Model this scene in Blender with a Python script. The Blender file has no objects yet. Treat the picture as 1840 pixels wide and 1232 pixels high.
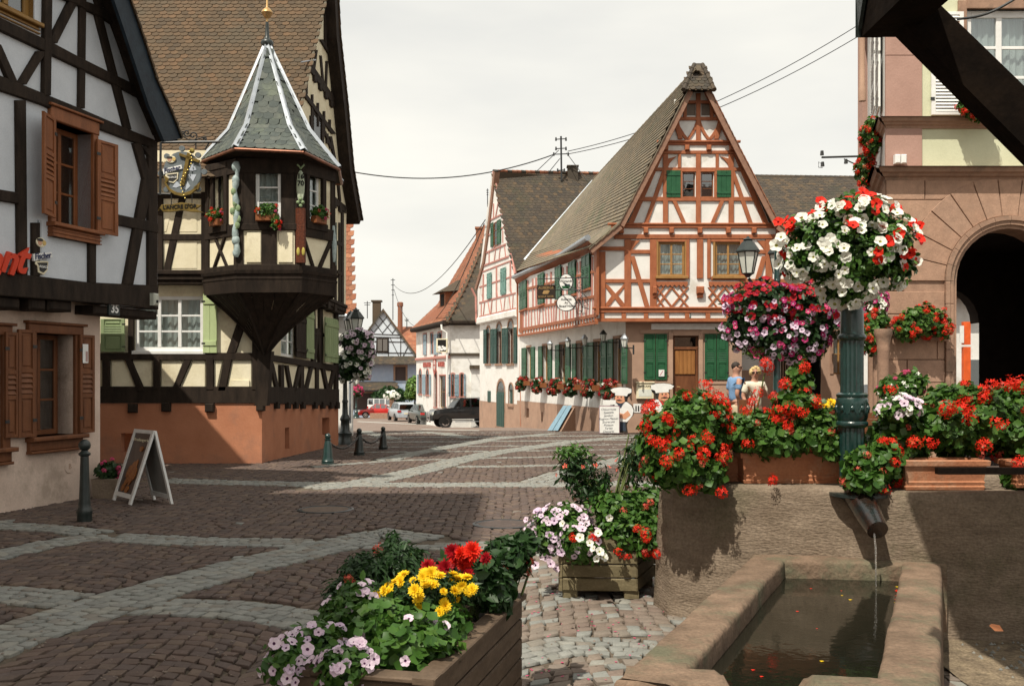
import bpy, math, random
import numpy as np
from mathutils import Vector
from mathutils.geometry import tessellate_polygon
sc = bpy.context.scene
COL = sc.collection
random.seed(7); rng = np.random.default_rng(11)
R = math.radians
# ------------------------------------------------ camera, world, sun, exposure
FPX, CX, HY, CAMH = 1790.0, 920.0, 675.0, 1.7
cd = bpy.data.cameras.new("camera"); cam = bpy.data.objects.new("camera", cd); COL.objects.link(cam)
cd.sensor_width = 36.0; cd.lens = FPX / 1840 * 36
cd.shift_y = (HY - 616) / 1840
cam.location = (0, 0, CAMH); cam.rotation_euler = (R(90), 0, 0)
cd.clip_start = 0.05; cd.clip_end = 3000
sc.camera = cam
SAZ, SEL = 31.0, 57.0          # sun: degrees left of straight behind the camera, elevation
sx, sy, sz = -math.sin(R(SAZ))*math.cos(R(SEL)), -math.cos(R(SAZ))*math.cos(R(SEL)), math.sin(R(SEL))
wd = bpy.data.worlds.new("World"); sc.world = wd; wd.use_nodes = True
wn = wd.node_tree; wn.nodes.clear()
def N(t, k, **kw):
    n = t.nodes.new(k)
    for a, b in kw.items(): setattr(n, a, b)
    return n
sky = N(wn, 'ShaderNodeTexSky', sky_type='NISHITA', sun_disc=False, sun_elevation=R(SEL), sun_rotation=math.atan2(sx, sy), dust_density=4.0, air_density=1.0)
veil = N(wn, 'ShaderNodeMixRGB'); veil.inputs[2].default_value = (10.0, 9.75, 8.9, 1)
tc = N(wn, 'ShaderNodeTexCoord'); mp = N(wn, 'ShaderNodeMapping'); mp.inputs['Scale'].default_value = (1.2, 1.2, 4.0)
nz = N(wn, 'ShaderNodeTexNoise'); nz.inputs['Scale'].default_value = 1.6; nz.inputs['Detail'].default_value = 5
cr = N(wn, 'ShaderNodeValToRGB'); cr.color_ramp.elements[0].position = .36; cr.color_ramp.elements[0].color = (.74, .74, .74, 1); cr.color_ramp.elements[1].position = .62; cr.color_ramp.elements[1].color = (.97, .97, .97, 1)
bg = N(wn, 'ShaderNodeBackground'); bg.inputs[1].default_value = 0.10; wo = N(wn, 'ShaderNodeOutputWorld')
L = wn.links.new
L(tc.outputs['Generated'], mp.inputs[0]); L(mp.outputs[0], nz.inputs['Vector']); L(nz.outputs['Fac'], cr.inputs[0]); L(cr.outputs[0], veil.inputs[0])
L(sky.outputs[0], veil.inputs[1]); L(veil.outputs[0], bg.inputs[0]); L(bg.outputs[0], wo.inputs[0])
sl = bpy.data.lights.new("sun", 'SUN'); sl.energy = 5.0; sl.angle = R(.6); sl.color = (1.0, .93, .80)
so = bpy.data.objects.new("sun", sl); COL.objects.link(so)
so.rotation_euler = Vector((sx, sy, sz)).to_track_quat('Z', 'Y').to_euler()
sc.view_settings.view_transform = 'Standard'; sc.view_settings.look = 'None'
sc.view_settings.exposure = 0.06; sc.view_settings.gamma = 1; sc.view_settings.use_curve_mapping = False
sc.render.engine = 'CYCLES'

# ------------------------------------------------ helpers: placement
GP = [(-60,0),(0,0),(20,0),(27,-.13),(32,-.13),(47,-.72),(60,-1.45),(71,-1.95),(88,-2.27),(123,-3.27),(250,-6),(900,-6.5)]
def zg(y):
    for (a, za), (b, zb) in zip(GP, GP[1:]):
        if y <= b: return za + (zb-za)*(y-a)/(b-a)
    return GP[-1][1]
def P(px, py, d): return Vector(((px-CX)/FPX*d, d, CAMH+(HY-py)/FPX*d))
def G(px, py):                                   # point of the ground seen at a place of the photo
    lo, hi = 1.0, 600.0
    for _ in range(50):
        m = (lo+hi)/2
        if CAMH+(HY-py)/FPX*m > zg(m): lo = m
        else: hi = m
    return ((px-CX)/FPX*lo, lo)

class Plane:                                     # a vertical wall plane: u along, z up, off outwards
    def __init__(s, x0, y0, dx, dy, slope=0.0, flip=False):
        l = math.hypot(dx, dy); s.x0, s.y0, s.dx, s.dy, s.k = x0, y0, dx/l, dy/l, slope
        s.nx, s.ny = s.dy, -s.dx
        if s.nx*(-x0)+s.ny*(-y0) < 0: s.nx, s.ny = -s.nx, -s.ny
    def hit(s, px, py, off=0.0):
        rx = (px-CX)/FPX; ox, oy = s.x0+off*s.nx, s.y0+off*s.ny
        # ox+u*dx = rx*t ; oy+u*dy = t
        u = (rx*oy-ox)/(s.dx-rx*s.dy); t = oy+u*s.dy
        return u, CAMH+(HY-py)/FPX*t - s.k*u
    def W(s, u, off, z): return (s.x0+u*s.dx+off*s.nx, s.y0+u*s.dy+off*s.ny, z+s.k*u)
    def q(s, pts, off=0.0): return [s.hit(a, b, off) for a, b in pts]

class MB:
    def __init__(s, xf=None): s.v = []; s.f = []; s.mi = []; s.xf = xf; s.m = 0
    def add(s, vs, fs):
        o = len(s.v)
        s.v += [s.xf(*p) for p in vs] if s.xf else [tuple(p) for p in vs]
        for f in fs: s.f.append(tuple(i+o for i in f)); s.mi.append(s.m)
    def box(s, x0, x1, y0, y1, z0, z1, b=0.0):
        if b:                                    # chamfered round the y1 face
            s.add([(x0,y0,z0),(x1,y0,z0),(x1,y0,z1),(x0,y0,z1),(x0,y1-b,z0),(x1,y1-b,z0),(x1,y1-b,z1),(x0,y1-b,z1),
                   (x0+b,y1,z0+b),(x1-b,y1,z0+b),(x1-b,y1,z1-b),(x0+b,y1,z1-b)],
                  [(0,1,2,3),(0,4,5,1),(1,5,6,2),(2,6,7,3),(3,7,4,0),(4,8,9,5),(5,9,10,6),(6,10,11,7),(7,11,8,4),(8,11,10,9)])
        else:
            s.add([(x0,y0,z0),(x1,y0,z0),(x1,y1,z0),(x0,y1,z0),(x0,y0,z1),(x1,y0,z1),(x1,y1,z1),(x0,y1,z1)],
                  [(0,3,2,1),(4,5,6,7),(0,1,5,4),(1,2,6,5),(2,3,7,6),(3,0,4,7)])
    def prism(s, poly, h0, h1, b=0.0, cap0=False):   # poly in (u,z), extruded in off
        n = len(poly); vs = [(u, h0, z) for u, z in poly]
        if b:
            cx = sum(p[0] for p in poly)/n; cz = sum(p[1] for p in poly)/n
            ins = []
            for i in range(n):
                a, p, c = poly[i-1], poly[i], poly[(i+1) % n]
                e1 = (p[0]-a[0], p[1]-a[1]); e2 = (c[0]-p[0], c[1]-p[1])
                l1 = math.hypot(*e1) or 1; l2 = math.hypot(*e2) or 1
                n1 = (-e1[1]/l1, e1[0]/l1); n2 = (-e2[1]/l2, e2[0]/l2)
                m = (n1[0]+n2[0], n1[1]+n2[1]); l = math.hypot(*m) or 1; m = (m[0]/l, m[1]/l)
                ins.append(m)
            ar = sum(poly[i-1][0]*poly[i][1]-poly[i][0]*poly[i-1][1] for i in range(n))
            sg = 1 if ar > 0 else -1
            vs += [(u, h1-b, z) for u, z in poly] + [(p[0]+sg*b*m[0], h1, p[1]+sg*b*m[1]) for p, m in zip(poly, ins)]
            fs = [(i, (i+1) % n, n+(i+1) % n, n+i) for i in range(n)]+[(n+i, n+(i+1) % n, 2*n+(i+1) % n, 2*n+i) for i in range(n)]
            fs.append(tuple(range(2*n, 3*n)))
        else:
            vs += [(u, h1, z) for u, z in poly]
            fs = [(i, (i+1) % n, n+(i+1) % n, n+i) for i in range(n)]+[tuple(range(n, 2*n))]
        if cap0: fs.append(tuple(range(n-1, -1, -1)))
        s.add(vs, fs)
    def tube(s, pts, r, n=6, cap=True):
        pts = [Vector(p) for p in pts]; rs = r if isinstance(r, (list, tuple)) else [r]*len(pts)
        rings = []
        for i, p in enumerate(pts):
            t = (pts[min(i+1, len(pts)-1)]-pts[max(i-1, 0)])
            t = t.normalized() if t.length > 1e-9 else Vector((0,0,1))
            a = Vector((0,0,1)) if abs(t.z) < .9 else Vector((1,0,0))
            e1 = t.cross(a).normalized(); e2 = t.cross(e1)
            rings.append([p+rs[i]*(math.cos(2*math.pi*k/n)*e1+math.sin(2*math.pi*k/n)*e2) for k in range(n)])
        vs = [v for rg in rings for v in rg]; fs = []
        for i in range(len(pts)-1):
            for k in range(n): fs.append((i*n+k, i*n+(k+1) % n, (i+1)*n+(k+1) % n, (i+1)*n+k))
        if cap: fs += [tuple(range(n-1, -1, -1)), tuple((len(pts)-1)*n+k for k in range(n))]
        s.add(vs, fs)
    def lathe(s, prof, n=16, c=(0,0,0), flute=0.0, ax=None):
        vs = []; fs = []
        for r, z in prof:
            for k in range(n):
                rr = r*(1-flute*(k % 2)); a = 2*math.pi*k/n
                vs.append((c[0]+rr*math.cos(a), c[1]+rr*math.sin(a), c[2]+z))
        for i in range(len(prof)-1):
            for k in range(n): fs.append((i*n+k, i*n+(k+1) % n, (i+1)*n+(k+1) % n, (i+1)*n+k))
        fs += [tuple(range(n-1, -1, -1)), tuple((len(prof)-1)*n+k for k in range(n))]
        s.add(vs, fs)
    def ball(s, c, r, n=10, m=6, sq=(1,1,1)):
        s_ = []
        vs = [(c[0], c[1], c[2]-r*sq[2])]
        for i in range(1, m):
            t = math.pi*i/m
            for k in range(n):
                a = 2*math.pi*k/n
                vs.append((c[0]+r*sq[0]*math.sin(t)*math.cos(a), c[1]+r*sq[1]*math.sin(t)*math.sin(a), c[2]-r*sq[2]*math.cos(t)))
        vs.append((c[0], c[1], c[2]+r*sq[2])); fs = []
        for k in range(n): fs.append((0, 1+(k+1) % n, 1+k)); fs.append((len(vs)-1, len(vs)-1-n+k, len(vs)-1-n+(k+1) % n))
        for i in range(m-2):
            for k in range(n): fs.append((1+i*n+k, 1+i*n+(k+1) % n, 1+(i+1)*n+(k+1) % n, 1+(i+1)*n+k))
        s.add(vs, fs)
    def quad(s, a, b, c, d): s.add([a, b, c, d], [(0,1,2,3)])

def thing(name, label, cat, loc=(0,0,0), group=None, kind=None):
    o = bpy.data.objects.new(name, None); COL.objects.link(o); o.location = loc; o.empty_display_size = .1
    o['label'] = label; o['category'] = cat
    if group: o['group'] = group
    return o
def root_loc(p):
    l = Vector((0,0,0))
    while p is not None: l += p.location; p = p.parent
    return l
def mesh_of(name, mb, mats, smooth=False, off=(0,0,0)):
    me = bpy.data.meshes.new(name)
    if isinstance(off, Vector) or any(off): vs = [(v[0]-off[0], v[1]-off[1], v[2]-off[2]) for v in mb.v]
    else: vs = mb.v
    me.from_pydata(vs, [], mb.f)
    mats = mats if isinstance(mats, (list, tuple)) else [mats]
    for m in mats: me.materials.append(m)
    if len(mats) > 1: me.polygons.foreach_set('material_index', mb.mi)
    if smooth:
        me.polygons.foreach_set('use_smooth', [True]*len(me.polygons))
        try: me.set_sharp_from_angle(angle=R(smooth if smooth is not True else 50))
        except Exception: pass
    me.update(); return me
def part(name, mb, mats, parent=None, smooth=False, label=None, kind=None, local=False):
    off = root_loc(parent) if (parent is not None and not local) else (0,0,0)
    me = mesh_of(name, mb, mats, smooth, off)
    o = bpy.data.objects.new(name, me); COL.objects.link(o)
    if parent is not None: o.parent = parent
    if label: o['label'] = label
    if kind: o['kind'] = kind
    return o
def solo(name, mb, mats, label, cat, smooth=False, group=None, kind=None):
    o = part(name, mb, mats, None, smooth, label, kind)
    if cat: o['category'] = cat
    if group: o['group'] = group
    return o
def inst(name, me, parent, M, label=None):        # cheap copy of a shared mesh
    o = bpy.data.objects.new(name, me); COL.objects.link(o)
    if parent is not None: o.parent = parent
    o.matrix_local = M
    if label: o['label'] = label
    return o
def kids(o): return [c for c in bpy.data.objects if c.parent == o]
CH_ = {}
def copy_thing(src, loc=None, rz=None, label=None, scale=None):
    ch = {}
    for o in bpy.data.objects:
        if o.parent: ch.setdefault(o.parent.name, []).append(o)
    def rec(o, par):
        c = o.copy(); COL.objects.link(c)
        if par is not None: c.parent = par
        for k in ch.get(o.name, []): rec(k, c)
        return c
    c = rec(src, None)
    if loc is not None: c.location = loc
    if rz is not None: c.rotation_euler = (0, 0, rz)
    if scale is not None: c.scale = (scale,)*3 if not isinstance(scale, tuple) else scale
    if label: c['label'] = label
    return c
def np_mesh(name, V, F, mats, parent=None, mi=None, kind=None, label=None, smooth=False):
    # V (n,3), F (m,k)
    me = bpy.data.meshes.new(name); V = np.asarray(V, dtype=np.float32)
    if parent is not None: V = V-np.array(root_loc(parent), dtype=np.float32)
    m, k = F.shape
    me.vertices.add(len(V)); me.vertices.foreach_set('co', V.ravel())
    me.loops.add(m*k); me.loops.foreach_set('vertex_index', F.astype(np.int32).ravel())
    me.polygons.add(m); me.polygons.foreach_set('loop_start', np.arange(0, m*k, k, dtype=np.int32))
    try: me.polygons.foreach_set('loop_total', np.full(m, k, dtype=np.int32))
    except Exception: pass
    for a in (mats if isinstance(mats, (list, tuple)) else [mats]): me.materials.append(a)
    if mi is not None: me.polygons.foreach_set('material_index', np.asarray(mi, dtype=np.int32))
    if smooth: me.polygons.foreach_set('use_smooth', np.ones(m, dtype=bool))
    me.update(calc_edges=True); me.validate()
    o = bpy.data.objects.new(name, me); COL.objects.link(o)
    if parent is not None: o.parent = parent
    if kind: o['kind'] = kind
    if label: o['label'] = label
    return o

# ------------------------------------------------ helpers: materials
def mat(name, c1, c2=None, rough=.8, scale=6.0, stretch=(1,1,1), bump=.0, bscale=None, island=False, metal=0.0, spec=.22, c3=None, rim=None,
        trans=0.0, fine=0.0, ramp=(.35,.65), isl_amt=1.0, coat=0.0, bdist=.01):
    m = bpy.data.materials.new(name); m.use_nodes = True; t = m.node_tree; t.nodes.clear()
    out = N(t, 'ShaderNodeOutputMaterial'); bs = N(t, 'ShaderNodeBsdfPrincipled'); k = t.links.new
    bs.inputs['Roughness'].default_value = rough; bs.inputs['Metallic'].default_value = metal
    bs.inputs['Specular IOR Level'].default_value = spec
    if coat: bs.inputs['Coat Weight'].default_value = coat; bs.inputs['Coat Roughness'].default_value = .08
    c2 = c2 or tuple(min(1, x*.75) for x in c1)
    geo = N(t, 'ShaderNodeNewGeometry'); mp = N(t, 'ShaderNodeMapping'); mp.inputs['Scale'].default_value = stretch
    k(geo.outputs['Position'], mp.inputs[0])
    nz = N(t, 'ShaderNodeTexNoise'); nz.inputs['Scale'].default_value = scale; nz.inputs['Detail'].default_value = 6; nz.inputs['Roughness'].default_value = .62
    k(mp.outputs[0], nz.inputs['Vector'])
    rp = N(t, 'ShaderNodeValToRGB'); rp.color_ramp.elements[0].position = ramp[0]; rp.color_ramp.elements[1].position = ramp[1]
    rp.color_ramp.elements[0].color = (*c2, 1); rp.color_ramp.elements[1].color = (*c1, 1)
    k(nz.outputs['Fac'], rp.inputs[0]); col = rp.outputs[0]
    if island:
        oi = N(t, 'ShaderNodeObjectInfo'); ad = N(t, 'ShaderNodeMath', operation='ADD'); fr = N(t, 'ShaderNodeMath', operation='FRACT')
        k(geo.outputs['Random Per Island'], ad.inputs[0]); k(oi.outputs['Random'], ad.inputs[1]); k(ad.outputs[0], fr.inputs[0])
        r2 = N(t, 'ShaderNodeValToRGB'); cols = island
        e = r2.color_ramp.elements
        e[0].color = (*cols[0], 1); e[0].position = 0; e[1].color = (*cols[-1], 1); e[1].position = 1
        for i, c in enumerate(cols[1:-1]): x = e.new((i+1)/(len(cols)-1)); x.color = (*c, 1)
        k(fr.outputs[0], r2.inputs[0])
        mx = N(t, 'ShaderNodeMixRGB', blend_type='MIX'); mx.inputs[0].default_value = isl_amt
        k(col, mx.inputs[1]); k(r2.outputs[0], mx.inputs[2])
        m2 = N(t, 'ShaderNodeMixRGB', blend_type='MULTIPLY'); m2.inputs[0].default_value = .55
        gr = N(t, 'ShaderNodeValToRGB'); gr.color_ramp.elements[0].position = .3; gr.color_ramp.elements[0].color = (.5,.5,.5,1); gr.color_ramp.elements[1].position = .7
        k(nz.outputs['Fac'], gr.inputs[0]); k(mx.outputs[0], m2.inputs[1]); k(gr.outputs[0], m2.inputs[2]); col = m2.outputs[0]
    if c3:                                       # blotches of a third colour (dirt, lichen)
        n3 = N(t, 'ShaderNodeTexNoise'); n3.inputs['Scale'].default_value = scale*.33 if len(c3) == 3 else c3[3]; n3.inputs['Detail'].default_value = 8; n3.inputs['Roughness'].default_value = .7
        k(geo.outputs['Position'], n3.inputs['Vector'])
        r3 = N(t, 'ShaderNodeValToRGB'); r3.color_ramp.elements[0].position = .52; r3.color_ramp.elements[1].position = .66
        r3.color_ramp.elements[0].color = (0,0,0,1); r3.color_ramp.elements[1].color = (.8,.8,.8,1); k(n3.outputs['Fac'], r3.inputs[0])
        mx = N(t, 'ShaderNodeMixRGB'); k(r3.outputs[0], mx.inputs[0]); k(col, mx.inputs[1]); mx.inputs[2].default_value = (*c3[:3], 1); col = mx.outputs[0]
    if fine:
        nf = N(t, 'ShaderNodeTexNoise'); nf.inputs['Scale'].default_value = 60; nf.inputs['Detail'].default_value = 3
        k(geo.outputs['Position'], nf.inputs['Vector'])
        rf = N(t, 'ShaderNodeMapRange'); rf.inputs[1].default_value = .3; rf.inputs[2].default_value = .7; rf.inputs[3].default_value = 1-fine; rf.inputs[4].default_value = 1+fine*.6
        k(nf.outputs['Fac'], rf.inputs[0]); mf = N(t, 'ShaderNodeMixRGB', blend_type='MULTIPLY'); mf.inputs[0].default_value = 1
        k(col, mf.inputs[1]); k(rf.outputs[0], mf.inputs[2]); col = mf.outputs[0]
    k(col, bs.inputs['Base Color'])
    if bump:
        nb = N(t, 'ShaderNodeTexNoise'); nb.inputs['Scale'].default_value = bscale or scale*4; nb.inputs['Detail'].default_value = 6
        k(mp.outputs[0], nb.inputs['Vector'])
        bp = N(t, 'ShaderNodeBump'); bp.inputs['Strength'].default_value = bump; bp.inputs['Distance'].default_value = bdist
        k(nb.outputs['Fac'], bp.inputs['Height']); k(bp.outputs[0], bs.inputs['Normal'])
    if trans:
        tr = N(t, 'ShaderNodeBsdfTranslucent'); k(col, tr.inputs[0]); ms = N(t, 'ShaderNodeMixShader'); ms.inputs[0].default_value = trans
        k(bs.outputs[0], ms.inputs[1]); k(tr.outputs[0], ms.inputs[2]); k(ms.outputs[0], out.inputs[0])
    else: k(bs.outputs[0], out.inputs[0])
    return m
def flat(name, c, rough=.7, metal=0.0, spec=.4): return mat(name, c, tuple(x*.88 for x in c), rough=rough, metal=metal, spec=spec, scale=9)

M = {}
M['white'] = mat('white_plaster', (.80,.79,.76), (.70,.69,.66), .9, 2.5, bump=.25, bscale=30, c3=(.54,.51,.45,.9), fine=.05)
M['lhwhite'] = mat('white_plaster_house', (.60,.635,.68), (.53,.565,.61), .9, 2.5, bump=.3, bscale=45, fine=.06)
M['cream'] = mat('cream_plaster', (.80,.735,.55), (.70,.635,.45), .9, 3.0, bump=.35, bscale=24, c3=(.55,.47,.32,1.3), fine=.06)
M['pinkrender'] = mat('pink_render', (.68,.54,.45), (.58,.45,.37), .92, 2.0, bump=.35, bscale=30, c3=(.36,.28,.22,1.1), fine=.08)
M['orange'] = mat('orange_render', (.47,.205,.115), (.40,.165,.09), .92, 1.7, bump=.4, bscale=26, c3=(.30,.15,.10,.9), fine=.08)
M['brownrender'] = mat('brown_render', (.44,.29,.21), (.37,.24,.175), .92, 2.2, bump=.35, bscale=20, c3=(.30,.21,.16,1.2), fine=.07)
M['timber'] = mat('dark_timber', (.034,.023,.016), (.015,.010,.007), .85, 9, (1,1,.25), bump=.55, bscale=22, fine=.25)
M['redtimber'] = mat('red_timber', (.38,.135,.062), (.30,.098,.045), .6, 7, (1,1,.4), bump=.35, bscale=24, fine=.1)
M['pinktimber'] = mat('faded_red_timber', (.50,.25,.21), (.42,.19,.16), .7, 7, bump=.2, fine=.08)
M['brownwood'] = mat('brown_varnished_wood', (.27,.10,.040), (.19,.068,.027), .45, 8, (1,1,.2), bump=.25, bscale=28, fine=.15)
M['brownwood_dk'] = mat('brown_stained_wood', (.19,.075,.033), (.125,.048,.022), .5, 8, (1,1,.2), bump=.25, bscale=28, fine=.15)
M['yellowwood'] = mat('yellow_varnished_wood', (.30,.17,.05), (.22,.12,.035), .4, 8, (1,1,.2), bump=.2)
M['windowwood'] = mat('ochre_window_wood', (.36,.20,.075), (.28,.15,.05), .45, 8, (1,1,.3), bump=.2)
M['doorwood'] = mat('oak_door', (.34,.155,.05), (.25,.105,.033), .5, 9, (1,1,.15), bump=.25)
M['green'] = mat('green_paint', (.028,.108,.050), (.020,.082,.038), .42, 5, bump=.1, fine=.08)
M['dkgreen'] = mat('dark_green_paint', (.035,.085,.070), (.022,.06,.05), .5, 6, bump=.1, fine=.1)
M['ltgreen'] = mat('light_green_paint', (.47,.56,.30), (.40,.49,.25), .6, 5, (1,1,.3), bump=.2, fine=.08)
M['olive'] = mat('olive_green_paint', (.27,.34,.18), (.21,.27,.14), .6, 5, (1,1,.3), bump=.2, fine=.08)
M['greygreen'] = mat('grey_green_paint', (.16,.20,.17), (.11,.14,.12), .6, 6, bump=.2)
M['tealshutter'] = mat('teal_paint', (.17,.31,.27), (.12,.24,.21), .5, 6)
M['blueshutter'] = mat('blue_grey_paint', (.30,.40,.46), (.22,.31,.37), .5, 6)
M['whitepaint'] = mat('white_paint', (.80,.80,.78), (.70,.70,.68), .45, 5, fine=.04)
M['iron'] = mat('black_iron', (.025,.027,.028), (.014,.015,.016), .45, 12, spec=.5, bump=.15)
M['castgreen'] = mat('dark_green_cast_iron', (.010,.040,.036), (.006,.024,.022), .3, 10, spec=.6, bump=.2, bscale=60, coat=.25)
M['castblack'] = mat('dark_cast_iron', (.016,.026,.024), (.010,.015,.014), .38, 10, spec=.6, bump=.2, bscale=60)
M['zinc'] = mat('zinc', (.42,.45,.48), (.30,.33,.36), .38, 4, metal=.75, bump=.1)
M['leadwhite'] = mat('lead_flashing', (.50,.54,.58), (.38,.41,.45), .42, 5, metal=.35, bump=.15)
M['copper'] = mat('copper_gutter', (.30,.13,.08), (.17,.08,.055), .4, 5, metal=.6)
M['gold'] = mat('gilded_metal', (.55,.36,.16), (.42,.26,.11), .4, 8, metal=.5)
M['dark'] = flat('dark_interior', (.012,.011,.010), 1.0)
M['soil'] = mat('potting_soil', (.035,.024,.016), (.02,.014,.01), .95, 20, bump=.6)
M['rubber'] = flat('black_rubber', (.018,.018,.018), .8)
M['chrome'] = flat('chrome', (.75,.75,.76), .18, 1.0)
TILE = lambda nm, cols, **k: mat(nm, cols[0], cols[1], .85, 14, bump=.45, bscale=40, island=cols, isl_amt=.9, **k)
M['tile_brown'] = TILE('brown_clay_tile', [(.085,.060,.038),(.120,.082,.050),(.098,.070,.044),(.150,.092,.052),(.112,.080,.050),(.078,.058,.040)], c3=(.08,.065,.045,1.0))
M['tile_mossy'] = TILE('weathered_clay_tile', [(.17,.145,.11),(.24,.20,.145),(.20,.165,.12),(.15,.13,.10),(.27,.21,.14),(.19,.17,.13)], c3=(.13,.13,.085,.8))
M['tile_dark'] = TILE('dark_clay_tile', [(.060,.050,.042),(.10,.078,.056),(.075,.062,.048),(.055,.048,.042),(.13,.09,.055),(.068,.058,.048)], c3=(.05,.05,.035,.8))
M['tile_red'] = TILE('red_clay_tile', [(.36,.14,.075),(.30,.11,.06),(.24,.10,.06),(.40,.18,.10),(.27,.12,.075)], c3=(.13,.085,.06,.7))
M['slate'] = TILE('slate', [(.075,.09,.085),(.10,.115,.105),(.062,.075,.072),(.12,.13,.115),(.085,.10,.09)], c3=(.14,.16,.12,2.0))
STN = lambda nm, cols, **k: mat(nm, cols[0], cols[1], .88, 7, bump=.5, bscale=26, island=cols, isl_amt=.8, fine=.12, **k)
M['sandstone'] = STN('pink_sandstone', [(.43,.265,.185),(.47,.30,.21),(.40,.245,.17),(.45,.285,.20),(.42,.27,.195)], c3=(.33,.215,.155,1.2))
M['sandtrim'] = mat('moulded_sandstone', (.37,.235,.165), (.28,.175,.125), .85, 6, bump=.45, bscale=30, c3=(.16,.12,.09,1.4), fine=.12)
M['trough'] = mat('weathered_fountain_stone', (.25,.195,.145), (.165,.125,.09), .92, 3.2, (1,1,3.0), bump=.55, bscale=26, c3=(.11,.10,.06,1.1), fine=.25, bdist=.02)
M['basinstone'] = mat('basin_sandstone', (.24,.165,.115), (.13,.09,.062), .9, 5, bump=.8, bscale=24, c3=(.12,.125,.08,2.4), fine=.2, bdist=.02)
M['sett_red'] = STN('red_brown_sett', [(.110,.082,.070),(.150,.105,.087),(.092,.073,.067),(.135,.095,.078),(.175,.13,.10),(.105,.080,.072),(.125,.095,.086)])
M['sett_grey'] = STN('grey_granite_sett', [(.25,.255,.235),(.29,.295,.27),(.21,.215,.20),(.31,.30,.26),(.265,.27,.255),(.22,.19,.155)])
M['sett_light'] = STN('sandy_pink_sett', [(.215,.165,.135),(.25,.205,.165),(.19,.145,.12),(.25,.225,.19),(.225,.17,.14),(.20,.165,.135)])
M['joint'] = mat('sandy_joint', (.15,.12,.09), (.09,.07,.052), .95, 5, bump=.8, bscale=70, c3=(.17,.13,.09,2.0), fine=.3)
M['petal_white'] = mat('white_petal', (.86,.86,.80), (.80,.80,.72), .6, 20, trans=.25)
M['petal_lilac'] = mat('lilac_petal', (.66,.50,.66), (.74,.62,.72), .6, 20, trans=.25, ramp=(.4,.6))
M['petal_pale'] = mat('pale_pink_petal', (.82,.70,.78), (.70,.52,.66), .6, 20, trans=.25)
M['petal_red'] = mat('scarlet_petal', (.80,.035,.012), (.58,.015,.008), .55, 20, trans=.2)
M['petal_crimson'] = mat('crimson_petal', (.42,.010,.018), (.26,.006,.012), .55, 20, trans=.2)
M['petal_magenta'] = mat('magenta_petal', (.42,.035,.15), (.28,.015,.09), .55, 20, trans=.2)
M['petal_pink'] = mat('pink_petal', (.72,.10,.24), (.55,.05,.15), .55, 20, trans=.2)
M['petal_coral'] = mat('coral_petal', (.74,.16,.10), (.62,.08,.06), .55, 20, trans=.2)
M['petal_yellow'] = mat('yellow_petal', (.86,.62,.02), (.80,.50,.01), .55, 20, trans=.2)
M['throat'] = flat('dark_throat', (.10,.02,.09), .7)
M['throat_y'] = flat('greenish_throat', (.45,.45,.15), .7)
LF = lambda nm, cols: mat(nm, cols[0], cols[1], .45, 30, island=cols, isl_amt=.85, trans=.28, spec=.35)
M['leaf'] = LF('geranium_leaf', [(.045,.125,.018),(.080,.185,.028),(.028,.085,.014),(.12,.23,.040),(.055,.145,.022)])
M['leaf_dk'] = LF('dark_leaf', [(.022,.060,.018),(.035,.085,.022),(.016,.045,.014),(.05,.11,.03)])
M['leaf_lt'] = LF('light_leaf', [(.11,.22,.035),(.16,.28,.045),(.08,.17,.03),(.20,.30,.06)])
M['stem'] = mat('green_stem', (.12,.16,.05), (.09,.10,.04), .6, 20)
def glass_mat(name, tint=(.9,.95,.95), refl=.22, rough=.03):
    m = bpy.data.materials.new(name); m.use_nodes = True; t = m.node_tree; t.nodes.clear(); k = t.links.new
    o = N(t, 'ShaderNodeOutputMaterial'); a = N(t, 'ShaderNodeBsdfTransparent'); a.inputs[0].default_value = (*tint, 1)
    g = N(t, 'ShaderNodeBsdfGlossy'); g.inputs['Roughness'].default_value = rough; ms = N(t, 'ShaderNodeMixShader'); ms.inputs[0].default_value = refl
    ge = N(t, 'ShaderNodeNewGeometry'); nz = N(t, 'ShaderNodeTexNoise'); nz.inputs['Scale'].default_value = 3; bp = N(t, 'ShaderNodeBump'); bp.inputs['Strength'].default_value = .15; bp.inputs['Distance'].default_value = .02
    k(ge.outputs['Position'], nz.inputs['Vector']); k(nz.outputs['Fac'], bp.inputs['Height']); k(bp.outputs[0], g.inputs['Normal'])
    k(a.outputs[0], ms.inputs[1]); k(g.outputs[0], ms.inputs[2]); k(ms.outputs[0], o.inputs[0]); return m
M['glass'] = glass_mat('window_glass', refl=.16)
M['glass_dk'] = glass_mat('dark_window_glass', (.35,.38,.38), .22)
M['curtain'] = mat('lace_curtain', (.62,.62,.60), (.50,.50,.48), .9, 30, (1,1,.1), trans=.2)
M['lampglass'] = mat('frosted_lamp_glass', (.72,.74,.68), (.62,.64,.58), .25, 6, spec=.5)

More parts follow.
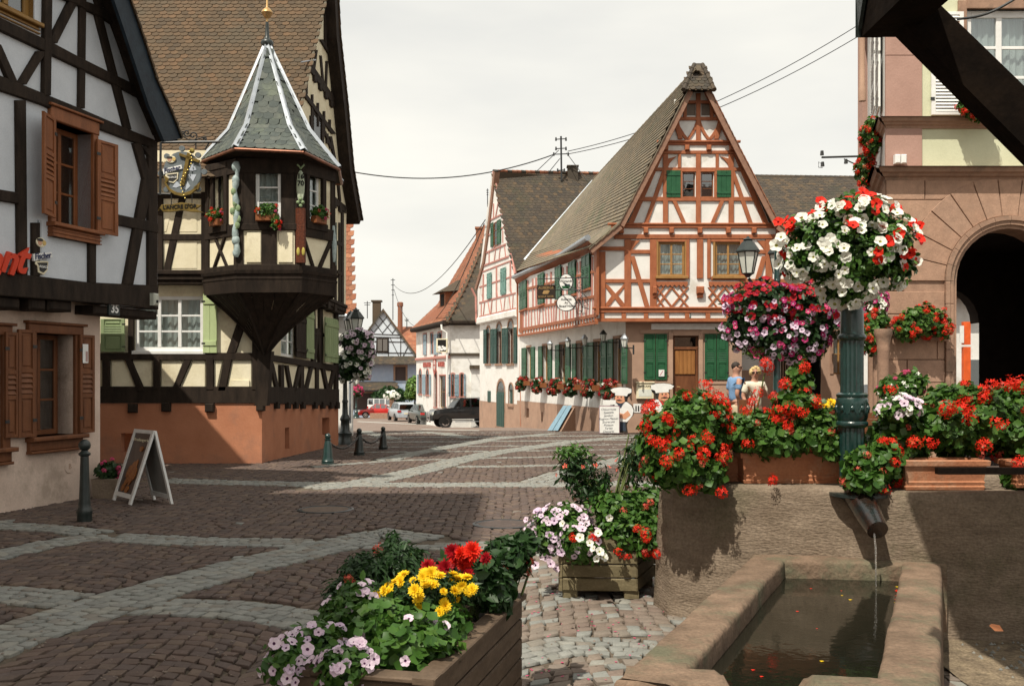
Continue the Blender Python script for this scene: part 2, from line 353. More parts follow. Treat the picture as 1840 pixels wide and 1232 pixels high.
# ------------------------------------------------ helpers: facades
BC = [0]
def bq(x1, y1, x2, y2, w):                       # beam outline in the photo's pixels
    h = w/2
    if abs(y2-y1) > abs(x2-x1): return [(x1-h,y1),(x1+h,y1),(x2+h,y2),(x2-h,y2)]
    return [(x1,y1-h),(x2,y2-h),(x2,y2+h),(x1,y1+h)]
def beam_poly(F, par, poly_uz, m, o0, o1, b=.012, name='beam'):
    BC[0] += 1; e = (BC[0] % 9)*.0022
    mb = MB(F.W); mb.prism(poly_uz, o0, o1+e, b); return part(name, mb, m, par)
def beams(F, par, specs, m, off=0.0, th=.05, b=.01):
    for s_ in specs:
        pts = bq(*s_) if not isinstance(s_[0], (tuple, list)) else s_
        beam_poly(F, par, F.q(pts, off+th), m, off-.03, off+th, b)
def wall(F, par, outline, holes, m, off=0.0, rev=.18, name='wall', revm=None):
    # outline, holes in (u,z); holes as (u0,u1,z0,z1)
    mb = MB(F.W); loops = [[Vector((u, z, 0)) for u, z in outline]]
    for a, b, c, d in holes: loops.append([Vector((a,c,0)),Vector((b,c,0)),Vector((b,d,0)),Vector((a,d,0))])
    flatv = [p for l in loops for p in l]
    mb.add([(p.x, off, p.y) for p in flatv], [tuple(t) for t in tessellate_polygon(loops)])
    for a, b, c, d in holes:
        mb.quad((a,off,c),(b,off,c),(b,off-rev,c),(a,off-rev,c)); mb.quad((a,off,d),(b,off,d),(b,off-rev,d),(a,off-rev,d))
        mb.quad((a,off,c),(a,off,d),(a,off-rev,d),(a,off-rev,c)); mb.quad((b,off,c),(b,off,d),(b,off-rev,d),(b,off-rev,c))
        mb.quad((a-.3,off-rev-.5,c-.3),(b+.3,off-rev-.5,c-.3),(b+.3,off-rev-.5,d+.3),(a-.3,off-rev-.5,d+.3))
    return part(name, mb, m, par)
def window(F, par, u0, u1, z0, z1, fm, off=0.0, cols=2, rows=3, rec=.10, fw=.06, bw=.028, curtain=.9, gl=None, label=None, sillm=None, sillp=.06, casements=2):
    mb = MB(F.W); o0, o1 = off-rec-.05, off-rec
    mb.box(u0,u0+fw,o0,o1,z0,z1,.006); mb.box(u1-fw,u1,o0,o1,z0,z1,.006); mb.box(u0+fw,u1-fw,o0,o1-.002,z0,z0+fw,.006); mb.box(u0+fw,u1-fw,o0,o1-.002,z1-fw,z1,.006)
    cu = [(u0+fw)+(u1-u0-2*fw)*i/cols for i in range(cols+1)]; cz = [(z0+fw)+(z1-z0-2*fw)*i/rows for i in range(rows+1)]
    for i in range(1, cols):
        w = bw*1.9 if casements == 2 or (casements == 3) else bw
        mb.box(cu[i]-w/2, cu[i]+w/2, o0+.01, o1+.004, z0+fw, z1-fw, .005)
    for j in range(1, rows): mb.box(u0+fw, u1-fw, o0+.015, o1-.008, cz[j]-bw/2, cz[j]+bw/2, .004)
    w_ = part('window', mb, fm, par, label=label)
    for i in range(cols):
        for j in range(rows):
            g = MB(F.W); g.box(cu[i]+.004, cu[i+1]-.004, o0+.02, o0+.026, cz[j]+.004, cz[j+1]-.004); part('pane', g, gl or M['glass'], w_)
    if curtain:
        c = MB(F.W); n = max(10, int((u1-u0)*26)); zt = z1-.03; zb = z1-(z1-z0)*curtain
        vs = []; fs = []
        for i in range(n+1):
            u = u0+.03+(u1-u0-.06)*i/n; o = o0-.07+.022*math.sin(i*1.9)+.012*math.sin(i*.7)
            vs += [(u,o,zb+.03*math.sin(i*.9)),(u,o,zt)]
        for i in range(n): fs.append((2*i,2*i+2,2*i+3,2*i+1))
        c.add(vs, fs); part('curtain', c, M['curtain'], w_)
    if sillm:
        s_ = MB(F.W); s_.box(u0-.05, u1+.05, off-rec, off+sillp, z0-.07, z0+.004, .01); part('sill', s_, sillm, w_)
    return w_
def shutter(F, par, uh, z0, z1, w, m, off=.02, side=1, ang=0.0, style='panel', th=.035, label=None, name='shutter', slm=None):
    # hinge at uh, leaf runs to side*w, swung out by ang degrees
    ca, sa = math.cos(R(ang)), math.sin(R(ang))
    def xf(a, b, z): return F.W(uh+side*(a*ca-b*sa), off+a*sa+b*ca, z)
    mb = MB(xf); st = min(.07, w*.17); h = z1-z0
    sub = []
    if style == 'board':
        n = max(2, int(w/.13))
        for i in range(n): mb.box(w*i/n+.002, w*(i+1)/n-.002, 0, th*.7, z0, z1, .004)
        mb.box(.01, w-.01, th*.7, th*1.2, z0+h*.12, z0+h*.2, .004); mb.box(.01, w-.01, th*.7, th*1.2, z0+h*.8, z0+h*.88, .004)
    else:
        mb.box(0, st, 0, th, z0, z1, .004); mb.box(w-st, w, 0, th, z0, z1, .004)
        if style == 'louvre': segs = [(.03,.48,'l'),(.52,.97,'l')]
        elif style == 'panel': segs = [(.03,.36,'p'),(.40,.60,'l'),(.64,.97,'p')]
        elif style == 'two': segs = [(.03,.50,'p'),(.54,.76,'l'),(.80,.97,'p')]
        prev = 0
        for a, b, k in segs:
            mb.box(st, w-st, .002, th-.002, z0+h*prev, z0+h*a, .003); prev = b
            if k == 'p': mb.box(st, w-st, .006, th*.45, z0+h*a, z0+h*b); mb.box(st+.025, w-st-.025, th*.45, th*.8, z0+h*a+.03, z0+h*b-.03, .008)
            else:
                mb.box(st, w-st, .001, .004, z0+h*a, z0+h*b)
                n = max(4, int(h*(b-a)/.055)); sub.append((a, b, n))
        mb.box(st, w-st, .002, th-.002, z0+h*prev, z1, .003)
    mb.m = 1; mb.box(-.02, .05, th, th+.008, z0+h*.14, z0+h*.17); mb.box(-.02, .05, th, th+.008, z0+h*.83, z0+h*.86)
    s_ = part(name, mb, [m, M['iron']], par, label=label)
    for a, b, n in sub:
        me = None
        for i in range(n):
            za = z0+h*(a+(b-a)*(i+.1)/n); zb = z0+h*(a+(b-a)*(i+.95)/n)
            q = MB(xf); q.add([(st,.006,zb),(w-st,.006,zb),(w-st,th-.004,za),(st,th-.004,za),(st,.012,zb+.006),(w-st,.012,zb+.006),(w-st,th+.002,za+.006),(st,th+.002,za+.006)],
                  [(0,1,2,3),(4,5,6,7),(3,2,6,7),(0,1,5,4)])
            part('slat', q, slm or m, s_)
    return s_
def tile_mesh(w, l, t, rounded=True):
    # a single tile: local x across, y up the slope, z out; butt edge at y=0
    if rounded: o = [(-w/2,l),(-w/2,l*.24),(-w*.38,l*.09),(-w*.17,0),(w*.17,0),(w*.38,l*.09),(w/2,l*.24),(w/2,l)]
    else: o = [(-w/2,l),(-w/2,0),(w/2,0),(w/2,l)]
    n = len(o); V = [(x,y,t*(1-.8*y/l)) for x,y in o]+[(x,y,0 if y < l*.9 else -.001) for x,y in o]
    tri = [tuple(range(n))]; sides = [(i, n+i, n+i+1, i+1) for i in range(n-1)]
    return V, tri+sides
def tiled(par, C, cw, rh, m, rounded=True, thick=.03, big=300, curve=None, name='tile', clip=None, keep=None, ov=1.35, edge=0.0):
    # C: four corners (eave-left, eave-right, top-right, top-left) as vectors; rows laid parallel to the eave
    a, b, c, d = [Vector(x) for x in C]; H = ((d-a).length+(c-b).length)/2; nr = max(1, int(round(H/rh)))
    places = []
    for j in range(nr):
        t = j/nr; l = a.lerp(d, t); r = b.lerp(c, t)
        if curve: l = l+curve(t, 0); r = r+curve(t, 1)
        l2 = a.lerp(d, (j+1)/nr); r2 = b.lerp(c, (j+1)/nr)
        if curve: l2 = l2+curve((j+1)/nr, 0); r2 = r2+curve((j+1)/nr, 1)
        ux = (r-l); L_ = ux.length
        if L_ < cw*.5: continue
        ux.normalize(); n = max(1, int(round(L_/cw))); w = L_/n
        uy = ((l2+r2)-(l+r)); uy = (uy-ux*uy.dot(ux)); step = uy.length/2; uy.normalize(); uz = ux.cross(uy)
        if uz.z < 0: uz = -uz
        for i in range(-(j % 2), n+1):
            s0 = (i+.5+.5*(j % 2))*w
            if s0 < edge*w or s0 > L_-edge*w: continue
            p = l+ux*s0
            if clip and not clip(p): continue
            places.append((p, ux, uy, uz, w, step))
    # nearest first
    if keep: places = [q for q in places if keep(q[0])]+[q for q in places if not keep(q[0])]
    else: places.sort(key=lambda q: q[0].y)
    rl = root_loc(par); V1, F1 = tile_mesh(cw*.97, rh*ov, thick, rounded)
    mb = MB(); mb.add(V1, F1); me = mesh_of(name, mb, m)
    from mathutils import Matrix
    mbs = MB()
    for i, (p, ux, uy, uz, w, st) in enumerate(places):
        jx = random.uniform(-.006,.006); tw = random.uniform(-.02,.02); lift = random.uniform(0,.006)
        x = (ux+uy*tw).normalized(); y = (uy-ux*tw+uz*(.03+lift)).normalized(); z = x.cross(y)
        if z.z < 0: z = -z
        q = p+ux*jx+uz*.012
        if i < big:
            q = q-rl
            Mx = Matrix(((x.x,y.x,z.x,q.x),(x.y,y.y,z.y,q.y),(x.z,y.z,z.z,q.z),(0,0,0,1)))
            inst(name, me, par, Mx)
        else:
            mbs.add([q+x*v[0]+y*v[1]+z*v[2] for v in V1], F1)
    if mbs.v: part(name+'s', mbs, m, par, kind='stuff')
    # deck under the tiles
    dk = MB(); K = 8 if curve else 1; nl = ux.cross(uy)
    for j in range(K):
        p = [a.lerp(d, j/K), b.lerp(c, j/K), b.lerp(c, (j+1)/K), a.lerp(d, (j+1)/K)]
        if curve: p = [p[0]+curve(j/K,0), p[1]+curve(j/K,1), p[2]+curve((j+1)/K,1), p[3]+curve((j+1)/K,0)]
        dk.quad(*p)
    return dk
def text_mb(s_, size, depth=.004, bold=0.0, shear=0.0):
    cu = bpy.data.curves.new('t', 'FONT'); cu.body = s_; cu.size = size; cu.extrude = depth; cu.offset = bold; cu.shear = shear; cu.align_x = 'CENTER'; cu.align_y = 'CENTER'; cu.resolution_u = 3
    o = bpy.data.objects.new('t', cu); COL.objects.link(o); dg = bpy.context.evaluated_depsgraph_get(); me = o.evaluated_get(dg).to_mesh()
    vs = [tuple(v.co) for v in me.vertices]; fs = [tuple(p.vertices) for p in me.polygons]
    o.evaluated_get(dg).to_mesh_clear(); bpy.data.objects.remove(o); bpy.data.curves.remove(cu)
    return vs, fs
def text_on(F, par, s_, u, z, size, m, off, depth=.004, bold=0.0, shear=0.0, name='lettering', tilt=0.0, sx_=1.0):
    vs, fs = text_mb(s_, size, depth, bold, shear); ca, sa = math.cos(R(tilt)), math.sin(R(tilt))
    sgn = 1 if F.hand() else -1
    mb = MB(F.W); mb.add([(u+sgn*sx_*(x*ca-y*sa), off+zz, z+x*sa+y*ca) for x, y, zz in vs], fs); return part(name, mb, m, par)
def _hand(s):                                    # does u run rightwards as seen from the front?
    return (s.dx*(-s.ny)+s.dy*s.nx) > 0
Plane.hand = _hand
# ================================================= GROUND
def quads_rows(xs, ys, zoff):
    V = []; F = []
    for y in ys:
        for x in xs: V.append((x, y, zg(y)+zoff))
    n = len(xs)
    for j in range(len(ys)-1):
        for i in range(n-1): F.append((j*n+i, j*n+i+1, (j+1)*n+i+1, (j+1)*n+i))
    return V, F
mb = MB(); mb.add(*quads_rows([-300,-60,-20,0,20,60,300], [-60,0,10,20,27,32,36], -.022))
pav = solo('pavement', mb, M['joint'], 'square paved with red-brown setts crossed by bands of pale grey granite setts', None, kind='structure')
M['farpave'] = mat('far_paving', (.24,.185,.155), (.17,.125,.105), .9, 8, (1,1,1), bump=.3, c3=(.27,.23,.20,.5), fine=.2)
M['farband'] = mat('far_grey_band', (.44,.43,.39), (.36,.35,.32), .9, 8, bump=.2, fine=.15)
mb = MB(); mb.add(*quads_rows([-300,-60,-20,0,20,60,300], [36,47,60,71,88,123,250,900], -.018))
solo('street', mb, M['farpave'], 'street falling away behind the square', None, kind='structure')
BANDS = [  # photo points of each grey band's centre line, width
    ([(-160,1215),(0,1146),(245,1068),(430,1017),(640,968),(690,955),(760,968)], .60),
    ([(-120,1057),(0,1064),(190,1083),(420,1092),(600,1118),(800,1150)], .50),
    ([(-60,1008),(0,995),(90,975),(175,961)], .42),
    ([(170,962),(345,971),(620,975),(980,982),(1240,990)], .50),
    ([(-90,930),(0,943),(100,948),(170,956)], .42),
    ([(285,862),(420,866),(560,869),(760,870),(960,869.5),(1180,868)], .62),
    ([(560,876),(648,867),(760,843),(886,813),(1016,794),(1130,784)], .62),
    ([(951,869),(1010,849),(1100,828),(1170,812)], .5),
    ([(690,826),(743,814),(830,798),(886,788),(1000,778)], .5),
    ([(632,767),(660,777),(707,788)], .5), ([(700,772),(782,777),(844,786)], .5),
    ([(820,838),(960,836),(1080,833),(1200,829)], .30), ([(560,838),(700,827),(900,822),(1180,816)], .26),
    ([(620,812),(900,810),(1180,806)], .26), ([(620,803),(900,801),(1180,797)], .28), ([(640,794),(900,792),(1180,789)], .3),
    ([(640,786),(900,784),(1180,781)], .3), ([(650,779),(900,777),(1100,775)], .3),
    ([(760,1230),(905,1180),(1010,1158),(1130,1160),(1260,1172)], .42),
]
BG = [([G(*p) for p in pts], w) for pts, w in BANDS]
def dist_seg(X, Y, a, b):
    ax, ay = a; bx, by = b; dx, dy = bx-ax, by-ay; t = np.clip(((X-ax)*dx+(Y-ay)*dy)/(dx*dx+dy*dy), 0, 1)
    return np.hypot(X-ax-t*dx, Y-ay-t*dy)
def band_mask(X, Y, extra=0.0, upto=None):
    m = np.zeros(X.shape, bool)
    for pts, w in BG[:upto]:
        for a, b in zip(pts, pts[1:]): m |= dist_seg(X, Y, a, b) < w/2+extra
    return m
zgv = np.vectorize(zg)
TROUGH = [(1.12,7.35),(1.50,6.92),(2.28,6.58),(3.95,6.42),(3.95,7.75),(1.55,8.1)]
def in_poly(X, Y, poly):
    ins = np.zeros(X.shape, bool); n = len(poly)
    for i in range(n):
        x1, y1 = poly[i]; x2, y2 = poly[(i+1) % n]
        c = ((y1 > Y) != (y2 > Y)) & (X < (x2-x1)*(Y-y1)/(y2-y1+1e-12)+x1); ins ^= c
    return ins
SAND = [(2.55,2.0),(2.80,6.45),(6.5,6.5),(6.5,2.0)]
def add_setts(Q, jit=.0085, gap=.0052):
    # Q (n,4,2) cell corners; returns V,F arrays of pillow stones
    n = len(Q); c = Q.mean(axis=1, keepdims=True)
    d = Q-c; ln = np.linalg.norm(d, axis=2, keepdims=True)
    o = c+d*(1-gap*1.3/ln)+rng.normal(0, jit, Q.shape); i = c+(o-c)*.88
    z = zgv(c[:,0,1]); h = rng.uniform(-.004, .005, n); tilt = rng.normal(0, .03, (n,2))
    zo = np.repeat((z+h-.020)[:,None], 4, 1); zi = (z+h)[:,None]+((i-c)*tilt[:,None,:]).sum(2)
    zm = zi-.003; mid = c+(o-c)*.965
    cen = np.concatenate([c[:,0,:], (z+h+.0015)[:,None]], 1)[:,None,:]
    V = np.concatenate([np.concatenate([o, zo[...,None]], 2), np.concatenate([mid, zm[...,None]], 2), np.concatenate([i, zi[...,None]], 2), cen], 1)  # 13 verts
    fs = []
    for k in range(4): fs.append((k, (k+1) % 4, 4+(k+1) % 4, 4+k))
    for k in range(4): fs.append((4+k, 4+(k+1) % 4, 8+(k+1) % 4, 8+k))
    fs = np.array(fs); tri = np.array([(8+k, 8+(k+1) % 4, 12, 12) for k in range(4)])
    return V, fs, tri
cell = .112
def field_cells():
    W = 1.55; nc = 14; cw = W/nc; A = .30
    js = np.arange(int(3.6/cell), int(36/cell)); out = []
    for j in js:
        y = j*cell; half = .60*y+1.2; k0 = int(-half/cw); k1 = int(half/cw)+1
        k = np.arange(k0, k1); off = 0
        def cor(kk, jj):
            x = kk*cw; t = np.mod(x/W, 1.0); return x, jj*cell+A*4*t*(1-t)
        def corner(kk, jj, side):
            x = kk*cw; t = (kk/nc)-np.floor((kk0)/nc); t = np.clip(t, 0, 1); return np.stack([x, jj*cell+A*4*t*(1-t)], 1)
        kk0 = k+.5
        s_ = .5*(j % 2) if False else 0
        q = np.stack([corner(k, j, 0), corner(k+1, j, 1), corner(k+1, j+1, 1), corner(k, j+1, 0)], 1)
        out.append(q)
    return np.concatenate(out)
Q = field_cells(); C0 = Q.mean(1)
Q = Q[~band_mask(C0[:,0], C0[:,1], .05) & ~in_poly(C0[:,0], C0[:,1], SAND) & (C0[:,1] < 36)]
jig = rng.uniform(-.018, .018, (len(Q),)); Q[:,:,0] += jig[:,None]
def band_cells():
    out = []
    for bi, (pts, w) in enumerate(BG):
        nr = max(2, int(round(w/.112))); L0 = 0
        # smooth polyline frames
        P_ = [np.array(p) for p in pts]; T = [None]*len(P_)
        for i in range(len(P_)):
            a = P_[max(i-1, 0)]; b = P_[min(i+1, len(P_)-1)]; t = (b-a)/np.linalg.norm(b-a); T[i] = np.array([-t[1], t[0]])
        s = 0
        for i in range(len(P_)-1):
            a, b = P_[i], P_[i+1]; L_ = np.linalg.norm(b-a); n = max(1, int(round(L_/.114)))
            for k in range(n):
                p0 = a+(b-a)*k/n; p1 = a+(b-a)*(k+1)/n; n0 = T[i]*(1-k/n)+T[i+1]*k/n; n1 = T[i]*(1-(k+1)/n)+T[i+1]*(k+1)/n
                for r in range(nr):
                    w0 = -w/2+w*r/nr; w1 = -w/2+w*(r+1)/nr; sh = .064*((r) % 2)*(b-a)/L_
                    out.append([p0+n0*w0+sh, p1+n1*w0+sh, p1+n1*w1+sh, p0+n0*w1+sh])
        # remove those on earlier bands
        if bi:
            arr = np.array(out[start:]); c = arr.mean(1); m = ~band_mask(c[:,0], c[:,1], .03, bi)
            out = out[:start]+[q for q, k_ in zip(out[start:], m) if k_]
        start = len(out)
    return np.array(out)
QB = band_cells(); cB = QB.mean(1); QB = QB[~in_poly(cB[:,0], cB[:,1], SAND) & (cB[:,1] < 36)]
allQ = np.concatenate([Q, QB]); mi = np.concatenate([np.zeros(len(Q), int), np.ones(len(QB), int)])
fr = rng.random(len(allQ)); cc = allQ.mean(1)
mi = np.where((mi == 0) & (fr < .004), 1, mi)
pale_zone = (cc[:,0] > -.10+.02*(cc[:,1]-8)+.25*np.sin(cc[:,1]*2.1)*.3) & (cc[:,1] < 10.2+.3*np.sin(cc[:,0]*5)) & (cc[:,0] < 3.2)  # area of paler sandy setts right of the long planter
mi = np.where(pale_zone, np.where((mi == 1) | (fr > .75), 1, 2), mi)
vis = (np.abs(cc[:,0]) < .514*cc[:,1]) & (cc[:,1] > 5.3)
score = np.where(vis, -cc[:,1], -1e3) + np.where(cc[:,0] > -.9, np.where(cc[:,0] < .12*cc[:,1]-.2, -50, 0), 0)
order = np.argsort(-score); near, rest = order[:300], order[300:]
V, fs, tri = add_setts(allQ)
nv = V.shape[1]
for i in near:
    v = V[i]-np.array([cc[i][0], cc[i][1], 0]); me = bpy.data.meshes.new('sett')
    me.from_pydata(v.tolist(), [], [tuple(f) for f in fs]+[(8+k, 8+(k+1) % 4, 12) for k in range(4)])
    me.materials.append((M['sett_red'], M['sett_grey'], M['sett_light'])[mi[i]])
    o = bpy.data.objects.new('sett', me); COL.objects.link(o); o.parent = pav; o.location = (cc[i][0], cc[i][1], 0)
Vr = V[rest]; n = len(rest); base = (np.arange(n)*nv)[:,None,None]
Fq = (fs[None]+base).reshape(-1,4)
Ft = (np.array([(8+k, 8+(k+1) % 4, 12) for k in range(4)])[None]+base).reshape(-1,3)
me = bpy.data.meshes.new('setts'); Vf = Vr.reshape(-1,3)
me.vertices.add(len(Vf)); me.vertices.foreach_set('co', Vf.astype(np.float32).ravel())
me.loops.add(len(Fq)*4+len(Ft)*3); me.loops.foreach_set('vertex_index', np.concatenate([Fq.ravel(), Ft.ravel()]).astype(np.int32))
me.polygons.add(len(Fq)+len(Ft)); me.polygons.foreach_set('loop_start', np.concatenate([np.arange(len(Fq))*4, len(Fq)*4+np.arange(len(Ft))*3]).astype(np.int32))
me.materials.append(M['sett_red']); me.materials.append(M['sett_grey']); me.materials.append(M['sett_light'])
me.polygons.foreach_set('material_index', np.concatenate([np.repeat(mi[rest], len(fs)), np.repeat(mi[rest], 4)]).astype(np.int32))
me.update(calc_edges=True)
o = bpy.data.objects.new('setts', me); COL.objects.link(o); o.parent = pav; o['kind'] = 'stuff'
# sandy bed beside the fountain
mb = MB(); nX = 26; xs = [2.5+4*i/nX for i in range(nX+1)]; ys = [2+4.6*i/nX for i in range(nX+1)]
M['sand'] = mat('sandy_gravel', (.30,.235,.155), (.17,.13,.09), .95, 9, bump=1.0, bscale=90, c3=(.09,.07,.05,2.0), fine=.4, bdist=.015)
mb.add([(x, y, .012+random.uniform(-.006,.008)) for y in ys for x in xs], [(j*(nX+1)+i, j*(nX+1)+i+1, (j+1)*(nX+1)+i+1, (j+1)*(nX+1)+i) for j in range(nX) for i in range(nX)])
part('sand_bed', mb, M['sand'], pav, smooth=True, label='patch of sandy gravel right of the stone basin')
V_, F_ = [], []
for k in range(900):
    x = random.uniform(2.8, 5.0); y = random.uniform(3.2, 6.5); r = random.uniform(.006,.018)
    o = len(V_); V_ += [(x+r*math.cos(a), y+r*.8*math.sin(a), .012) for a in (0,1.3,2.5,3.8,5.1)]+[(x,y,.016+r*.7)]
    F_ += [(o+i, o+(i+1) % 5, o+5) for i in range(5)]
mb = MB(); mb.add(V_, F_); part('pebbles', mb, M['sett_grey'], pav, kind='stuff')
# far bands as thin sheets
mb = MB()
for pts in ([(600,768),(760,771),(860,773)], [(640,757),(720,761),(800,764)], [(900,774),(1000,776),(1140,779)]):
    g = [G(*p) for p in pts]
    for a, b in zip(g, g[1:]): mb.quad((a[0],a[1],zg(a[1])-.012),(b[0],b[1],zg(b[1])-.012),(b[0],b[1]+1.6,zg(b[1]+1.6)-.012),(a[0],a[1]+1.6,zg(a[1]+1.6)-.012))
part('paving_band', mb, M['farband'], pav)
for nm, (px, py), lab in (('manhole_cover',(585,915),'round iron manhole cover in the dark setts behind the sandwich board'),('manhole_cover',(905,941),'round iron manhole cover left of the square flower planter')):
    gx, gy = G(px, py); t = thing(nm, lab, 'manhole cover', (gx, gy, 0), 'manhole covers in the paving')
    mb = MB(); mb.lathe([(.36,-.02),(.36,.006),(.33,.012),(.32,.004),(.30,.004)], 40, (gx, gy, zg(gy))); part('ring', mb, M['iron'], t)
    mb = MB(); mb.lathe([(.295,-.02),(.295,.003),(.28,.006)], 40, (gx, gy, zg(gy))); part('lid', mb, M['sett_red'], t)

# ================================================= LEFT HOUSE (white, dark timber)
LHd = (480.0, 1790.0)
LG = Plane(-5.855, 14.16, -LHd[0], -LHd[1])              # ground-floor plane, u runs towards the camera
LU = Plane(-5.855, 14.16, -LHd[0], -LHd[1]);
LO = .35                                                 # upper floor stands this much proud
LH = thing('timber_framed_house', 'white half-timbered house with dark beams and varnished brown shutters, in shade at the left edge', 'house', (-8, 10, 0))
cor = (0, 0); zj = 2.55
g0 = LG.hit(180, 890)[0]
UN = 9.0
wq = LG.q([(61,598),(131,588),(131,774),(61,785)]); w1 = (wq[1][0], wq[0][0], wq[3][1], wq[0][1])
wq2 = LG.q([(-45,600),(0,598),(0,800),(-45,808)]); w2 = (wq2[1][0], wq2[0][0], wq2[3][1], wq2[0][1])
w1 = (min(w1[0],w1[1]), max(w1[0],w1[1]), w1[2], w1[3]); w2 = (min(w2[0],w2[1]), max(w2[0],w2[1]), w2[2], w2[3])
wall(LG, LH, [(0,-.3),(UN,-.3),(UN,zj+.25),(0,zj+.25)], [w1, w2], M['pinkrender'], 0, .30, 'ground_wall')
mb = MB(); mb.xf = LG.W; mb.box(0,UN,-6,-.01,-.3,-.2); mb.quad((0,0,-.3),(0,-7,-.3),(0,-7,zj+.2),(0,0,zj+.2)); part('side_wall', mb, M['pinkrender'], LH)
def lh_surround(w, off, m, thick=.05, fw=.13, head=.12, sill=.13):
    mb = MB(LG.W); mb.box(w[0]-fw, w[0], off-.28, off+thick, w[2]-.02, w[3]+.02, .008); mb.box(w[1], w[1]+fw, off-.28, off+thick, w[2]-.02, w[3]+.02, .008)
    mb.box(w[0]-fw-.02, w[1]+fw+.02, off-.28, off+thick+.012, w[3], w[3]+head, .01); mb.box(w[0]-fw-.06, w[1]+fw+.06, off-.02, off+thick+.05, w[3]+head, w[3]+head+.035, .01)
    mb.box(w[0]-fw-.03, w[1]+fw+.03, off-.28, off+thick+.10, w[2]-.055, w[2], .012); mb.box(w[0]-fw, w[1]+fw, off-.02, off+thick+.02, w[2]-sill-.05, w[2]-.055, .012)
    mb.box(w[0]-fw-.01, w[1]+fw+.01, off-.02, off+thick+.045, w[2]-sill-.085, w[2]-sill-.05, .01)
    return part('window_surround', mb, m, LH)
for w in (w1, w2):
    lh_surround(w, 0, M['brownwood_dk']); window(LG, LH, w[0], w[1], w[2], w[3], M['brownwood_dk'], 0, 2, 3, .24, .07, .03, .95, M['glass_dk'])
def px_shutter(F, par, off, xh, x1, yt, yb, m, style='panel', ang=0.0, **k):
    a = F.hit(xh, yt, off); b = F.hit(x1, yt, off); c = F.hit(xh, yb, off)
    side = 1 if b[0] > a[0] else -1; w = abs(b[0]-a[0])
    return shutter(F, par, a[0], c[1], a[1], w, m, off, side, ang, style, **k)
px_shutter(LG, LH, .06, 141, 167, 601, 778, M['brownwood_dk'])
px_shutter(LG, LH, .06, 60, 30, 593, 784, M['brownwood_dk'])
px_shutter(LG, LH, .06, 7, 29, 596, 787, M['brownwood_dk'])
# notice on the shutter and the wall badge
u, z = LG.hit(155, 635, .12); mb = MB(LG.W); mb.box(u-.055,u+.055,.105,.11,z-.13,z+.13); mb.m = 1; mb.box(u-.045,u+.0,.11,.112,z-.11,z+.03)
solo('paper_notice', mb, [M['whitepaint'], flat('notice_print',(.45,.30,.28))], 'small white paper notice with a brown band pinned to the brown shutter by the bollard', 'notice')
u, z = LG.hit(124, 838); mb = MB(LG.W)
mb.add([(u+.085*math.cos(a), .012, z+.085*math.sin(a)) for a in [i*math.pi/10 for i in range(20)]]+[(u, .018, z)]+[(u+.095*math.cos(a), 0, z+.095*math.sin(a)) for a in [i*math.pi/10 for i in range(20)]],
       [(i,(i+1) % 20,20) for i in range(20)]+[(i,(i+1) % 20,21+(i+1) % 20,21+i) for i in range(20)])
solo('wall_plaque', mb, M['pinkrender'], 'round raised render plaque low on the pink wall behind the bollard', 'plaque')
text_on(LG, bpy.data.objects['wall_plaque'], 'B', u, z, .10, M['brownrender'], .016, .003)
# upper floor and gable plane
ridge_u = 5.2; ver = [(325,249),(308,206),(280,144),(259,78),(232,0)]
VO = LO+.42
verq = LU.q(ver, VO)
e_u, e_z = verq[0]; t_u, t_z = verq[-1]; sl_ = (t_z-verq[1][1])/(t_u-verq[1][0]); ap = (t_u+3.6, t_z+3.6*1.15)
out = LU.q([(283,556),(277,252)], LO); uC = out[0][0]; jz = out[0][1]
inn = LU.q([(277,243),(253,187),(248,175),(239,150),(207,47),(191,0)], LO)
top = (inn[-1][0]+3.9, inn[-1][1]+3.9*1.15)
outl = [(uC, jz), (uC, inn[0][1]-.1)]+inn+[top, (UN, top[1]-(UN-top[0])*1.2), (UN, jz)]
wq = LU.q([(96,217),(163,241),(163,415),(96,400)], LO); wu = (min(wq[0][0],wq[1][0]), max(wq[0][0],wq[1][0]), min(wq[2][1],wq[3][1]), wq[1][1])
wz = LU.q([(0,-40),(62,-40),(62,52),(0,18)], LO); wt = (min(wz[0][0],wz[1][0]), max(wz[0][0],wz[1][0])+.2, wz[3][1]+.05, wz[2][1]+1.15)
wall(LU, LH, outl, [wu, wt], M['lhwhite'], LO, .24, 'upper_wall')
mb = MB(LU.W); mb.quad((uC,LO,jz),(uC,LO-8,jz),(uC,LO-8,inn[0][1]),(uC,LO,inn[0][1])); part('side_wall', mb, M['lhwhite'], LH)
T = M['timber']; F = LU; o = LO
beams(F, LH, [
    [(-300,470),(0,488),(161,507),(285,513),(285,556),(220,548),(0,531),(-300,515)],
    (275,255,275,514,16), (247,257,266,325,14), (266,322,231,511,17),
    [(-260,18),(0,136),(142,194),(235,234),(279,252),(279,266),(236,254),(176,231),(75,188),(0,163),(-260,50)],
    [(-200,-70),(0,32),(98,79),(143,103),(199,131),(240,151),(250,176),(207,153),(143,123),(70,88),(0,55),(-200,-45)],
    [(60,-38),(140,-2),(178,11),(200,22),(207,47),(186,34),(156,19),(139,9),(60,-22)],
    (87,-60,84,172,13), (151,-40,148,195,11), (178,26,231,233,12), (158,-60,181,14,11), (138,-8,95,78,17), (76,92,40,152,16), (-6,80,24,148,15), (-60,150,-20,60,14),
    (-80,338,33,356,20), [(200,383),(267,397),(283,402),(283,419),(200,402)], (39,180,42,494,17), (66,400,66,496,13), (167,418,167,508,12), (-52,330,-58,480,14), (-40,160,-100,330,15)], T, LO, .045)
